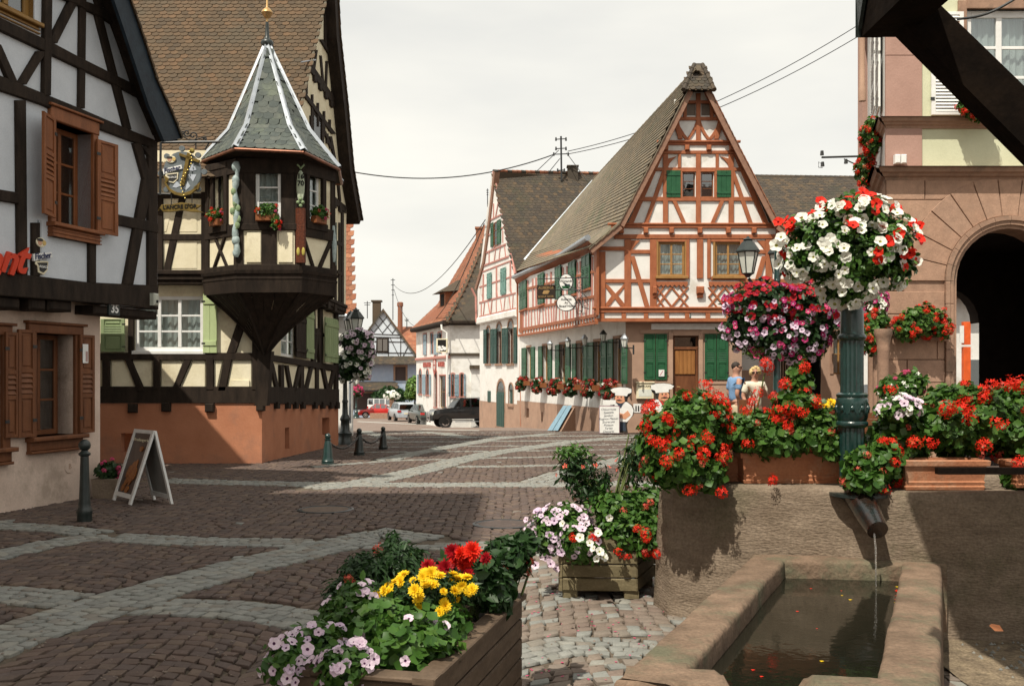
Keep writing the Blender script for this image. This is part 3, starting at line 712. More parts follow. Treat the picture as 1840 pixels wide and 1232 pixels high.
beams(F, LH, [[(191,0),(207,47),(239,150),(248,175),(253,187),(277,243),(292,250),(268,190),(252,150),(222,47),(207,0)], [(165,-70),(191,0),(207,0),(182,-70)]], T, LO, .03)
# little rounded brace filler
beams(F, LH, [[(252,262),(262,262),(274,276),(275,290),(268,282)]], T, LO, .04)
# joist ends and corner bressummer
for a, b, c, d_ in ((-14,38,537,557),(55,84,541,559),(88,131,543,561)):
    q = LU.q([(a,c),(b,c),(b,d_),(a,d_)], LO-.02); mb = MB(LU.W); us = sorted([q[0][0], q[1][0]]); mb.box(us[0], us[1], -.05, LO-.02, q[2][1], q[0][1]+.05, .03); part('joist_end', mb, T, LH)
q = LU.q([(170,548),(283,556),(283,574),(170,572)], LO-.03); mb = MB(LU.W); mb.box(q[1][0], q[0][0], -.02, LO-.03, q[2][1], q[0][1], .02); part('joist_end', mb, T, LH)
mb = MB(LU.W); mb.box(uC, UN, -.02, LO-.005, jz+.02, jz+.10); part('soffit', mb, T, LH)
u, z = LU.hit(206, 555, LO); mb = MB(LU.W); mb.box(u-.12, u+.12, LO-.03, LO+.0, z-.09, z+.09, .004)
np_ = solo('house_number_plate', mb, flat('enamel_black',(.02,.03,.03),.4), 'small dark plate with white number 35 on the dark beam end', 'number plate')
text_on(LU, np_, '35', u, z, .17, M['whitepaint'], LO+.004, .003, .004)
# window with shutters, upper floor
mbw = MB(LU.W); w = wu
def surround(F, par, w, off, m, fw, head, sill, proud=.05, depth=.24):
    mb = MB(F.W)
    mb.box(w[0]-fw, w[0], off-depth, off+proud, w[2], w[3], .008); mb.box(w[1], w[1]+fw, off-depth, off+proud, w[2], w[3], .008)
    mb.box(w[0]-fw-.01, w[1]+fw+.01, off-depth, off+proud+.01, w[3], w[3]+head, .01); mb.box(w[0]-fw-.05, w[1]+fw+.05, off-.02, off+proud+.05, w[3]+head, w[3]+head+.03, .008)
    mb.box(w[0]-fw-.03, w[1]+fw+.03, off-depth, off+proud+.09, w[2]-.05, w[2], .01); mb.box(w[0]-fw, w[1]+fw, off-.02, off+proud+.03, w[2]-sill, w[2]-.05, .01)
    for i in range(3): mb.box(w[0]-fw-.01, w[1]+fw+.01, off, off+proud+.045, w[2]-.09-i*.045, w[2]-.075-i*.045, .004)
    return part('window_surround', mb, m, par)
surround(LU, LH, wu, LO, M['brownwood'], .10, .17, .18)
window(LU, LH, wu[0], wu[1], wu[2], wu[3], M['brownwood'], LO, 2, 3, .20, .07, .03, .95, M['glass_dk'])
px_shutter(LU, LH, LO+.08, 172, 205, 250, 418, M['brownwood'], ang=6)
px_shutter(LU, LH, LO+.08, 96, 56, 214, 392, M['brownwood'], ang=20)
window(LU, LH, wt[0], wt[1], wt[2], wt[3], M['yellowwood'], LO, 2, 2, .08, .09, .04, .9, M['glass_dk'])
surround(LU, LH, wt, LO-.03, M['yellowwood'], .06, .06, .08, .02)
# barge board, soffit and roof of the house
bi = [(296,255),(268,190),(255,150),(222,50),(205,0)]
po = LU.q(ver, VO); pi_ = LU.q(bi, VO)
M['barge'] = mat('blue_black_barge_board', (.018,.030,.042), (.010,.016,.024), .5, 6, bump=.2)
ext = 3.6
po.append((po[-1][0]+ext, po[-1][1]+ext*1.55)); pi_.append((pi_[-1][0]+ext, pi_[-1][1]+ext*1.55))
def strip(F, A, B, oa, ob, mb):
    for i in range(len(A)-1): mb.quad((A[i][0],oa,A[i][1]),(A[i+1][0],oa,A[i+1][1]),(B[i+1][0],ob,B[i+1][1]),(B[i][0],ob,B[i][1]))
mb = MB(LU.W); strip(LU, po, pi_, VO, VO, mb); strip(LU, po, pi_, VO-.05, VO-.05, mb); strip(LU, pi_, pi_, VO, VO-.05, mb); strip(LU, po, po, VO+.0, VO-.05, mb)
part('barge_board', mb, M['barge'], LH)
mb = MB(LU.W); strip(LU, [(a, b-.03) for a, b in po], [(a, b-.03) for a, b in po], VO-.05, -6, mb); part('roof_boarding', mb, T, LH)
# tiles on the far slope seen from its edge
for k in range(len(po)-1):
    a, b = po[k], po[k+1]; n = max(1, int(math.hypot(b[0]-a[0], b[1]-a[1])/.17))
    for i in range(n):
        p = (a[0]+(b[0]-a[0])*i/n, a[1]+(b[1]-a[1])*i/n); q = (a[0]+(b[0]-a[0])*(i+1.35)/n, a[1]+(b[1]-a[1])*(i+1.35)/n)
        dx, dz = b[0]-a[0], b[1]-a[1]; l = math.hypot(dx, dz); nx, nz_ = -dz/l, dx/l
        mb = MB(LU.W); h0, h1 = .045, .0
        for r in range(6):
            x0 = VO+.03-r*.18; mb.add([(p[0]+nx*.0, x0, p[1]+nz_*.0),(p[0]+nx*h0, x0, p[1]+nz_*h0),(q[0]+nx*.02, x0, q[1]+nz_*.02),(q[0], x0, q[1]),
                    (p[0]+nx*.0, x0-.17, p[1]+nz_*.0),(p[0]+nx*h0, x0-.17, p[1]+nz_*h0),(q[0]+nx*.02, x0-.17, q[1]+nz_*.02),(q[0], x0-.17, q[1])], [(0,1,2,3),(1,5,6,2),(0,1,5,4),(4,5,6,7)])
        part('verge_tile', mb, M['tile_brown'], LH)
# rest of the body (behind the gable)
mb = MB(LU.W); mb.add([(uC,-.1,jz),(uC,-.1,e_z),(ap[0],-.1,ap[1]),(9.5,-.1,jz),(uC,-9,jz),(uC,-9,e_z),(ap[0],-9,ap[1]),(9.5,-9,jz)], [(4,5,6,7),(3,2,6,7)])
part('roof', mb, M['tile_brown'], LH)
# unseen wing added behind the gable so its roof edge shades the orange wall
mb = MB(); Xc = -7.58
mb.add([(Xc,18.9,3.3),(Xc,16.5,5.95),(Xc,14.6,8.1),(Xc,14.6,0),(Xc,16.9,0),(Xc-6,18.9,3.3),(Xc-6,16.5,5.95),(Xc-6,14.6,8.1),(Xc,16.9,3.1),(Xc,18.9,3.1)], [(0,1,2,3,4,8,9),(0,5,6,1),(1,6,7,2)])
part('shade_wing', mb, M['pinkrender'], LH)
# grey box (alarm) on the corner and small lamp
u, z = LU.hit(277, 538, LO+.08); mb = MB(LU.W); mb.box(u-.06, u+.06, LO+.03, LO+.13, z-.09, z+.09, .02); mb.m = 1; mb.box(u-.02,u+.02,LO+.13,LO+.14,z-.05,z-.01)
solo('alarm_box', mb, [flat('grey_plastic',(.50,.52,.44),.5), M['dark']], 'small pale grey alarm box fixed to the dark corner beam of the left house', 'alarm box')
u, z = LU.hit(272, 421, LO+.06);
# red lettering on the wall: the end of a word
RB = thing('wall_lettering', 'large slanted red letters nt on the white wall at the left edge', 'lettering', LU.W(*[LU.hit(25,470,LO)[0], LO, LU.hit(25,470,LO)[1]]))
mred = mat('red_enamel', (.62,.055,.02), (.55,.045,.018), .4, 8)
for ch, px, py, szz in (('n',18,466,.60),('t',40,464,.62),('a',-8,466,.60)):
    u, z = LU.hit(px, py, LO+.1); text_on(LU, RB, ch, u, z, szz*.88, mred, LO+.07, .018, .014, .35, 'letter', tilt=-8, sx_=.92)
mb = MB(LU.W); a = LU.hit(-20,474,LO+.05); b = LU.hit(50,480,LO+.05); mb.box(b[0], a[0], LO+.04, LO+.06, a[1]-.02, a[1]+.02); part('rail', mb, M['iron'], RB)
# Fischer wall sign
def brewery_sign(par, F, u, z, off, s_, th=.03):
    mb = MB(F.W); sg = 1 if F.hand() else -1
    U = lambda a: u+sg*a*s_
    def disc(cx, cz, r, o0, o1, n=20, ry=None): mb.prism([(U(cx+r*math.cos(2*math.pi*i/n)), z+s_*(cz+(ry or r)*math.sin(2*math.pi*i/n))) for i in range(n)], o0, o1, .003)
    mb.m = 0; disc(-.08,.62,.30, off, off+th, ry=.22)                       # straw hat figure
    mb.m = 1; disc(-.16,.60,.13, off+th, off+th+.006); mb.m = 3; disc(-.17,.73,.20, off+th+.004, off+th+.012, ry=.07); mb.m = 4; disc(.12,.62,.12,off+th, off+th+.006)
    mb.m = 2; mb.prism([(U(-.62),z+s_*.02),(U(.60),z+s_*.26),(U(.66),z+s_*.02),(U(.30),z-s_*.06),(U(-.55),z-s_*.30)], off+.004, off+th+.004, .003)
    mb.m = 0; mb.prism([(U(-.42),z-s_*.28),(U(.40),z-s_*.20),(U(.36),z-s_*.62),(U(.10),z-s_*.86),(U(-.25),z-s_*.78),(U(-.30),z-s_*.50),(U(-.45),z-s_*.42)], off, off+th, .003)
    mb.m = 3; mb.prism([(U(-.35),z-s_*.34),(U(.32),z-s_*.27),(U(.28),z-s_*.58),(U(.06),z-s_*.76),(U(-.18),z-s_*.70),(U(-.22),z-s_*.45)], off+th, off+th+.005)
    b = part('panel', mb, [M['cream'], mat('skin_print'+str(BC[0]),(.62,.36,.25)), M['whitepaint'], flat('black_print'+str(BC[0]),(.03,.03,.03)), flat('blond_print'+str(BC[0]),(.6,.42,.15))], par)
    BC[0] += 1
    text_on(F, par, 'Fischer', U(0), z-.0*s_, .40*s_, flat('navy_print'+str(BC[0]),(.02,.03,.10)), off+th+.010, .003, .004*s_, .15, tilt=10*1, sx_=.92)
    text_on(F, par, 'ALSACE', U(.03), z-.50*s_, .16*s_, M['whitepaint'], off+th+.012, .002, .002*s_)
u, z = LU.hit(75, 460, LO+.05)
BS = thing('brewery_wall_sign', 'small shaped beer sign with drinking figure and dark pot on the white left wall', 'sign', LU.W(u, LO, z))
brewery_sign(BS, LU, u, z, LO+.03, .27); mb = MB(LU.W); mb.box(u-.02,u+.02,LO,LO+.03,z-.5,z+.45); part('rod', mb, M['zinc'], BS)
# hanging anchor sign
D0 = 16.0
def PD(px, py, d=D0): return P(px, py, d)
HS = thing('hanging_sign', 'round grey hanging sign with gilded anchor and ship wheel knobs, iron scroll bracket', 'sign', PD(331,310))
mb = MB()
mb.tube([PD(290,256), PD(330,255.5), PD(392,255)], .022, 6); mb.tube([PD(392,255),PD(400,255)], [.02,.004], 6)
def spiral(cx, cy, r0, turns, a0, sg=1, n=26, rr=.011):
    pts = []
    for i in range(n+1):
        t = i/n; r = r0*(1-t*.92); a = a0+sg*turns*2*math.pi*t; pts.append(PD(cx+r*math.cos(a), cy-r*math.sin(a)))
    mb.tube(pts, rr, 4)
spiral(347,244,9,1.4,-2.2,1); spiral(336,239,7,1.3,-.5,-1); spiral(367,249,5,1.2,-2.5,1); spiral(328,240,4,1.2,.5,1)
mb.tube([PD(322,243),PD(330,246),PD(340,252),PD(352,252),PD(364,247),PD(372,253)], .010, 4)
mb.tube([PD(284,348),PD(306,349)], .014, 5); mb.tube([PD(289,256),PD(288,350)], .02, 5); mb.tube([PD(368,270),PD(376,256)], .012, 5); mb.tube([PD(352,258),PD(352,268)], .012, 5)
part('bracket', mb, M['iron'], HS)
mgrey = mat('grey_sign_paint', (.17,.19,.20), (.12,.14,.15), .45, 8); mlt = mat('pale_sign_paint', (.48,.52,.58), (.42,.46,.52), .45, 8)
SG = Plane(PD(331,311).x, D0, 1, -.10)
def sp(px, py, off=0): return SG.hit(px, py, off)
def sdisc(mb, px, py, rx, ry, o0, o1, n=28, b=.004): mb.prism([sp(px+rx*math.cos(2*math.pi*i/n), py+ry*math.sin(2*math.pi*i/n)) for i in range(n)], o0, o1, b, cap0=True)
mb = MB(SG.W); sdisc(mb, 328, 310, 34, 37.5, -.02, .02)
for a, b in ((300,281),(327,267),(356,279),(367,309),(289,312),(299,341),(356,340)): sdisc(mb, a, b, 5.2, 5.2, -.015, .015, 14)
part('wheel', mb, mgrey, HS)
mb = MB(SG.W)
for q in ([(339,306),(349,293),(354,306),(346,308)],[(339,314),(354,314),(348,327)],[(311,337),(318,325),(326,334),(318,338)],[(330,339),(338,327),(343,335),(336,342)]): mb.prism([sp(*p) for p in q], .02, .026)
part('white_spoke', mb, mlt, HS)
mg = mat('old_gold_paint', (.19,.13,.035), (.12,.08,.022), .42, 9)
mb = MB(SG.W)
for q in ([(339,275),(345,277),(333,335),(326,333)],[(325,276),(361,289),(359,294),(324,281)]): mb.prism([sp(*p) for p in q], .024, .06, .006)
arc = [(300,320),(301,330),(308,340),(320,347),(332,348),(346,343),(358,333),(356,341),(345,350),(330,354),(316,351),(304,342),(298,330)]
mb.prism([sp(*p) for p in arc], .024, .055, .004)
mb.prism([sp(*p) for p in [(296,316),(306,322),(302,330)]], .024, .055); mb.prism([sp(*p) for p in [(362,328),(350,338),(358,342)]], .024, .055)
part('anchor', mb, mg, HS)
mb = MB()
for i in range(16):
    t = i/15; q = P(340-12*t+7*math.sin(t*7), 272+84*t, D0-.08); mb.ball(q, .013, 6, 4)
mb.ball(P(345,271,D0-.05), .045, 8, 5); part('chain', mb, mat('brass_chain',(.42,.33,.10),(.3,.22,.06),.35,9,metal=.6), HS)
u, z = sp(311, 305); brewery_sign(HS, SG, u, z, .024, .26, .012)
mb = MB(SG.W); q = [(284,379),(291,368),(310,367),(326,364),(345,366),(362,369),(352,376),(366,382),(344,381),(326,378),(310,381),(294,381),(288,374)]
mb.prism([sp(*p) for p in q], -.02, .02, .004); part('banner', mb, mg, HS)
u, z = sp(324, 372); text_on(SG, HS, "L'ANCRE D'OR", u, z, .086, M['dark'], .026, .003, .002, tilt=1)
for a, b, c in ((308,346,368),(345,348,367)): mb = MB(); mb.tube([PD(a,b),PD(a,c)], .008, 4); part('hanger', mb, M['iron'], HS)
# ================================================= ORANGE-BASED HALF-TIMBERED HOUSE WITH ORIEL
OX, OY = -4.87, 19.4
OF = Plane(OX, OY, -1, 0)                                  # front, u runs to the left
OR = Plane(OX, OY, 80, 1790, slope=-.0262)                 # right side, u runs away
OH = thing('timber_framed_house', 'half-timbered house with cream panels, orange base, brown tiled roof and corner oriel', 'house', (-7, 22, 0))
def rect(F, x0, x1, yt, yb, off=0.0):
    a = F.hit(x0, (yt+yb)/2, off)[0]; b = F.hit(x1, (yt+yb)/2, off)[0]; z1 = F.hit((x0+x1)/2, yt, off)[1]; z0 = F.hit((x0+x1)/2, yb, off)[1]
    return (min(a,b), max(a,b), z0, z1)
zb = OF.hit(472, 724)[1]; zb2 = OF.hit(472, 694)[1]
UL_ = 9.0; UR_ = OR.hit(608, 700)[0]
v1 = rect(OR, 512, 520, 768, 806); v2 = rect(OR, 579, 592, 750, 782)
hole = rect(OF, 217, 282, 778, 812)
wall(OF, OH, [(0,-.5),(UL_,-.5),(UL_,zb),(0,zb)], [hole], M['orange'], 0.0, .2, 'plinth')
wall(OR, OH, [(0,-.5),(UR_,-.5),(UR_,zb),(0,zb)], [v1, v2], M['orange'], 0.0, .2, 'plinth')
# ground-floor walls
zJ = OF.hit(400, 500)[1]
wq = OF.q([(242,532),(365,532),(365,630),(242,630)]); wf = (wq[1][0], wq[0][0], wq[2][1], wq[0][1])
wall(OF, OH, [(0,zb),(UL_,zb),(UL_,zJ+.1),(0,zJ+.1)], [wf], M['cream'], -.04, .12, 'ground_wall')
r_ = rect(OR, 508, 531, 562, 641); zJr = zJ
wall(OR, OH, [(0,zb),(UR_,zb),(UR_,zJ+.1),(0,zJ+.1)], [r_], M['cream'], -.04, .12, 'ground_wall')
T = M['timber']
beams(OF, OH, [(150,709,474,709,30),(150,640,474,640,13),(150,494,474,494,9),(190,640,190,700,13),(281,640,281,700,12),(377,640,377,700,13),(462,500,462,700,18),
    (230,645,253,702,12),(338,645,313,702,12),(409,645,398,702,14),(377,500,377,634,10),(440,560,415,634,16),(235,540,235,634,10)], T, 0, .03)
beams(OR, OH, [(473,709,609,714,30),(473,640,609,662,11),(480,500,480,700,14),(506,655,507,703,6),(544,655,544,703,6),(571,655,571,703,5),(606,540,606,710,5),
    (489,652,500,703,6),(516,656,524,703,5),(540,658,530,703,5),(560,660,550,703,5),(581,662,589,703,5),(601,664,592,703,5),(564,545,566,655,6),(578,545,578,655,5),(571,590,566,655,4),(572,590,577,655,4),(560,598,583,602,6)], T, 0, .03)
# cushioned plaster panels between the posts (front)
def pillow(F, par, pts, off=-.04, t=.028, m=None):
    mb = MB(F.W); mb.prism(F.q(pts), off-.01, off+t, .022); part('plaster_panel', mb, m or M['cream'], par)
for q in ([(199,648),(227,648),(246,703),(199,703)],[(236,648),(273,648),(273,703),(261,703)],[(289,648),(330,648),(309,703),(289,703)],[(345,648),(369,648),(369,703),(321,703)],
          [(386,648),(400,648),(389,703),(386,703)],[(417,648),(452,648),(452,703),(406,703)]): pillow(OF, OH, q)
for q in ([(482,651),(487,651),(497,702),(482,702)],[(493,652),(503,653),(503,702),(502,702)],[(510,654),(514,655),(521,702),(510,702)],[(519,656),(537,658),(528,702),(526,702)],[(548,660),(556,661),(548,702),(547,702)],
          [(564,662),(568,662),(568,702),(553,702)],[(574,663),(578,664),(586,702),(574,702)],[(585,665),(598,666),(591,702)]): pillow(OR, OH, q)
for px, py in ((240,733),(300,731),(378,732)):
    q = rect(OF, px-8, px+8, py-8, py+8); mb = MB(OF.W); mb.box(q[0],q[1],-.02,.09,q[2],q[3],.02); part('beam_end', mb, T, OH)
q = rect(OF, 462, 476, 722, 738); mb = MB(OF.W); mb.box(q[0],q[1],-.05,.10,q[2],q[3],.02); part('beam_end', mb, T, OH)
for px in (494,514,528,541,563,577,592,603):
    q = rect(OR, px-2.2, px+2.2, 722, 734); mb = MB(OR.W); mb.box(q[0],q[1],-.02,.09,q[2],q[3],.01); part('beam_end', mb, T, OH)
window(OF, OH, wf[0], wf[1], wf[2], wf[3], M['whitepaint'], -.02, 3, 3, .02, .07, .035, .98, casements=3, sillm=M['whitepaint'], sillp=.06)
q = rect(OF, 366, 391, 525, 634); shutter(OF, OH, q[1], q[2], q[3], q[1]-q[0], M['ltgreen'], .03, -1, 0, 'board')
q = rect(OF, 183, 226, 573, 632); shutter(OF, OH, q[0], q[2], q[3], q[1]-q[0], M['olive'], .03, 1, 0, 'two')
window(OR, OH, r_[0], r_[1], r_[2], r_[3], M['whitepaint'], -.02, 2, 3, .03, .06, .03, .98)
px_shutter(OR, OH, .03, 531, 549, 560, 641, M['timber'], 'board'); px_shutter(OR, OH, .05, 550, 563, 551, 643, M['olive'], 'board')
px_shutter(OR, OH, .10, 583, 597, 569, 650, M['olive'], 'board', ang=8); px_shutter(OR, OH, .03, 598, 607, 573, 651, M['olive'], 'board')
# upper floor, slightly proud
JO = .16
def jet(F, u0, u1, z, off, par):
    mb = MB(F.W); mb.box(u0, u1, -.05, off+.07, z-.02, z+.07, .015); mb.box(u0, u1, -.05, off+.035, z-.12, z-.02, .012); mb.box(u0, u1, -.05, off+.0, z-.20, z-.12, .01); part('moulded_beam', mb, T, par)
zf = OF.hit(330, 492, JO)[1]
EZ = 5.85
wall(OF, OH, [(-.1,zf),(UL_,zf),(UL_,EZ+.2),(-.1,EZ+.2)], [], M['cream'], JO, .1, 'upper_wall')
jet(OF, -.1, UL_, zf, JO, OH)
beams(OF, OH, [(150,426,385,426,11),(150,352,385,352,9),(288,350,288,490,10),(368,345,368,490,13),(328,352,299,488,13),(250,350,250,490,10)], T, JO, .03)
for q in ([(294,358),(320,358),(305,420),(294,420)],[(334,358),(360,358),(360,420),(319,420)],[(294,434),(302,434),(294,484)],[(314,434),(360,434),(360,485),(303,485)]): pillow(OF, OH, q, JO-.02)
zr = OR.hit(609, 548, JO)[1]
# gable outline on the right side from the two verges seen in the photo
vl = OR.q([(594,0),(577,48),(557,114),(539,179),(534,200)], JO+.12); vr = OR.q([(605,0),(608,60),(622,190),(632,300),(648,392)], JO+.25)
apx = ((vl[0][0]+vr[0][0])/2, vl[0][1]+.75)
eL = (-.35, 5.55);
gl = [(-.1,zr),(UR_+.15,zr),(UR_+.25,vr[-1][1]+.1)]+[(a-.12, b-.1) for a, b in reversed(vr[:-1])]+[(apx[0], apx[1]-.1)]+[(a+.05, b-.08) for a, b in vl]+[(-.1, 5.7)]
sh_ = rect(OR, 587, 603, 388, 468, JO)
wall(OR, OH, gl, [], M['cream'], JO, .1, 'gable_wall')
jet(OR, -.1, UR_+.1, zr, JO, OH)
beams(OR, OH, [(584,346,622,379,9),(584,340,624,374,4),(558,121,605,192,9),(558,114,606,186,4),(545,166,600,241,7),(552,186,606,262,0.1) if False else (590,298,612,320,6),(577,71,600,110,5),
   (604,400,604,545,3),(611,400,611,552,3),(616,380,616,556,4),(587,468,588,535,4),(595,470,595,538,3),(606,436,617,440,7),(606,488,617,494,6),
   (596,300,599,356,3),(606,310,611,362,3),(552,140,552,170,3),(562,170,562,215,3),(572,185,572,228,3),(583,200,583,245,3),(593,215,593,236,3),(560,208,560,270,4),(580,215,580,262,4),(594,245,604,300,4),(588,240,588,258,3),
   (570,90,565,128,3),(577,100,582,155,3),(588,110,586,165,3),(597,130,599,180,3),(600,40,600,105,3),(592,280,592,298,3),(583,235,596,268,4),(585,25,585,88,3)], T, JO, .03, .006)
for i, (px, py) in enumerate(((565,535),(576,542),(588,548),(600,553),(590,358),(599,366),(609,374),(563,140),(573,155),(583,170),(593,185))):
    q = rect(OR, px-2, px+2, py-(6 if i < 4 else 3), py+7, JO); mb = MB(OR.W); mb.box(q[0],q[1],-.02,JO+.06,q[2],q[3],.01); part('bracket', mb, T, OH)
for a in ((561,579,208,262),(585,596,32,92)):
    q = rect(OR, *a, JO); mb = MB(OR.W); mb.box(q[0],q[1],JO+.0,JO+.012,q[2],q[3]); f_ = part('window', mb, M['timber'], OH); mb = MB(OR.W); mb.box(q[0]+.1,q[1]-.1,JO+.013,JO+.02,q[2]+.1,q[3]-.1); part('pane', mb, M['glass_dk'], f_)
px_shutter(OR, OH, JO+.03, 587, 603, 388, 468, M['greygreen'], 'louvre')
# far verge: dark soffit boarding + barge
def pl(F, pts, off): return [Vector(F.W(u, off, z)) for u, z in pts]
mb = MB(OR.W); vo = JO+.28
A = [(apx[0], apx[1])]+vr; B = [(a-.30, b-.22) for a, b in A]
strip(OR, A, B, vo, vo, mb); strip(OR, A, A, vo, -3, mb); strip(OR, B, B, vo, -.0, mb)
part('barge_board', mb, T, OH)
for i in range(len(A)-1):
    a, b = A[i], A[i+1]; n = max(1, int(math.hypot(b[0]-a[0], b[1]-a[1])/.22))
    for k in range(n):
        p = (a[0]+(b[0]-a[0])*k/n, a[1]+(b[1]-a[1])*k/n); q = (a[0]+(b[0]-a[0])*(k+1.1)/n, a[1]+(b[1]-a[1])*(k+1.1)/n)
        mb = MB(OR.W); mb.add([(p[0]-.02,vo+.04,p[1]),(q[0]+.05,vo+.04,q[1]),(q[0]+.02,vo+.04,q[1]-.05),(p[0],vo+.04,p[1]-.05),(p[0]-.02,vo-1,p[1]),(q[0]+.05,vo-1,q[1]),(q[0]+.02,vo-1,q[1]-.05),(p[0],vo-1,p[1]-.05)], [(0,1,2,3),(0,4,5,1),(0,3,7,4),(1,2,6,5)])
        part('verge_tile', mb, M['tile_brown'], OH)
# near verge and front roof slope
ve = [Vector(OR.W(a, JO+.14, b)) for a, b in vl]
apv = Vector(OR.W(apx[0], JO+.14, apx[1]))
e0 = Vector(OR.W(-.55, JO+.14, 5.42))
Pv = [e0, ve[-1], ve[1], apv]                         # along the verge
m = (apv-ve[-1]);
XL = -14.0
def lft(v): return Vector((XL, v.y+.0, v.z))
k1 = ve[-1]
dk = tiled(OH, (lft(e0), e0, k1, lft(k1)), .165, .135, M['tile_brown'], big=0, keep=None)
part('roof', dk, T, OH)
dk = tiled(OH, (lft(k1), k1, apv, lft(apv)), .165, .135, M['tile_brown'], big=300, keep=lambda p: -3.9-.3*p.y < p.x*1.0+p.y*.0 and p.z < 8.6 and abs(p.x+p.y*.30) < 1.6)
part('roof', dk, T, OH)
mb = MB(); mb.quad(tuple(apv), (XL, apv.y, apv.z), (XL, 27.6, 5.6), tuple(OR.W(vr[-1][0], vo-.3, vr[-1][1]))); part('rear_roof', mb, M['tile_brown'], OH)
mb = MB(); mb.tube([P(541,112,21.6), P(567,108,22.2)], .02, 6); part('snow_guard', mb, M['zinc'], OH)
# verge edge trim
mb = MB(); pts = [e0, k1, apv]; mb.tube([p+Vector((.03,0,.0)) for p in pts], .03, 4); part('verge_trim', mb, M['tile_mossy'], OH)
# ---- the corner oriel
ORL = [(-5.85,19.1),(-5.07,18.45),(-3.92,18.45),(-3.46,19.3),(-3.80,20.25),(-4.75,20.5)]
zo0 = 3.62; zo1 = 5.72
def z_at(px, py, d): return P(px, py, d).z
faces = []
for (a, b) in zip(ORL[:-1], ORL[1:]): faces.append(Plane(a[0], a[1], b[0]-a[0], b[1]-a[1]))
def outward(F, c=(-4.6, 19.7)):
    if F.nx*(F.x0-c[0])+F.ny*(F.y0-c[1]) < 0: F.nx, F.ny = -F.nx, -F.ny
for F in faces: outward(F)
lens = [math.dist(a, b) for a, b in zip(ORL[:-1], ORL[1:])]
oF0, oF1, oF2, oF3 = faces[:4]
wz = {0: rect(oF0, 389, 407, 302, 401), 1: rect(oF1, 459, 505, 303, 397), 2: rect(oF2, 547, 562, 316, 400)}
wz[0] = (.28, .62, z_at(398,404,18.7), z_at(398,303,18.7)); wz[2] = (.22, .60, z_at(560,402,18.9), z_at(560,312,18.9))
for i, F in enumerate(faces):
    wall(F, OH, [(0,zo0),(lens[i],zo0),(lens[i],zo1),(0,zo1)], [wz[i]] if i in wz else [], M['cream'], 0, .08, 'oriel_wall')
def ub(F, u0, u1, z0, z1, th=.035, m=T, name='beam'):
    BC[0] += 1; mb = MB(F.W); mb.box(u0, u1, -.02, th+(BC[0] % 7)*.002, z0, z1, .008); part(name, mb, m, OH)
def ubq(F, a, b, w, th=.03):
    dx, dz = b[0]-a[0], b[1]-a[1]; l = math.hypot(dx, dz); nx, nz_ = -dz/l*w/2, dx/l*w/2
    beam_poly(F, OH, [(a[0]+nx,a[1]+nz_),(b[0]+nx,b[1]+nz_),(b[0]-nx,b[1]-nz_),(a[0]-nx,a[1]-nz_)], T, -.02, th)
zr1 = z_at(480, 414, 18.45); zr0 = z_at(480, 478, 18.45)       # rail under the windows / foot
for i, F in enumerate(faces[:4]):
    l = lens[i]; ub(F, 0, l, zo0, zo0+.14, .04); ub(F, 0, l, zr1-.10 if i != 1 else zr1, zr1+.12, .045); ub(F, 0, l, zo1-.28, zo1, .05); ub(F, -.02, .10, zo0, zo1, .03); ub(F, l-.10, l+.02, zo0, zo1, .03)
w = wz[1]; F = oF1; l = lens[1]
ub(F, .10, w[0], zr1, zo1-.2, .028); ub(F, w[1], l-.10, zr1, zo1-.2, .028); ub(F, w[0]-.02, w[1]+.02, zr1+.1, w[2], .03)
ub(F, l/2-.14, l/2+.14, zo0+.1, zr1+.02, .03)
for a, b in ((.10,.10),(.42,.42)): pass
for i in (0, 2):
    F = faces[i]; w = wz[i]; l = lens[i]
    ub(F, w[0]-.10, w[0], w[2]-.12, w[3]+.1, .05); ub(F, w[1], w[1]+.10, w[2]-.12, w[3]+.1, .05); ub(F, w[0]-.10, w[1]+.10, w[3], w[3]+.12, .06); ub(F, w[0]-.12, w[1]+.12, w[2]-.14, w[2], .07)
ubq(oF0, (.30, zr1-.08), (.68, zo0+.12), .06); ubq(oF0, (.62, zr1-.08), (.26, zo0+.12), .06)
ubq(oF2, (.06, zr1-.1), (.34, zo0+.12), .07); ubq(oF2, (.86, zr1-.1), (.52, zo0+.12), .08)
for q in ((.15,.44),(l/2+.17 if False else .74, .74+.29)):
    mb = MB(oF1.W); mb.prism([(q[0],zo0+.16),(q[1],zo0+.16),(q[1],zr1-.02),(q[0],zr1-.02)], -.02, .028, .03); part('plaster_panel', mb, M['cream'], OH)
window(oF1, OH, *wz[1], M['whitepaint'], .02, 1, 3, .04, .065, .03, .98, casements=1)
window(oF0, OH, *wz[0], M['timber'], .0, 1, 1, .06, .02, .02, 0)
window(oF2, OH, *wz[2], M['whitepaint'], .0, 1, 3, .06, .055, .03, .98, casements=1)
# carved corner posts (vine on the left, medallion and red shaft on the right)
cvl = mat('painted_carving_blue', (.42,.50,.50), (.26,.34,.33), .5, 14, bump=.4); cvg = mat('painted_carving_green', (.28,.36,.20), (.16,.23,.12), .5, 14, bump=.4)
cp = Vector((-5.07, 18.45, 0)); outd = Vector((-.35, -1, 0)).normalized()
def cpt(x, z, o=.04): return cp+outd*(.03+o)+Vector((x*.97, x*.1, z))
H_ = lambda py: z_at(432, py, 18.4)
mb = MB()
mb.tube([cpt(.02*math.sin(i*.9), H_(292)+(H_(462)-H_(292))*i/17, .04) for i in range(18)], [.05+.018*math.sin(i*2.1) for i in range(18)], 8)
for py, r in ((300,.075),(324,.07),(432,.075),(455,.06)): mb.ball(cpt(0, H_(py), .05), r, 10, 8, (1,.7,1.35))
part('carved_post', mb, cvl, OH, smooth=True, label='blue-grey painted carved corner post with scrolls')
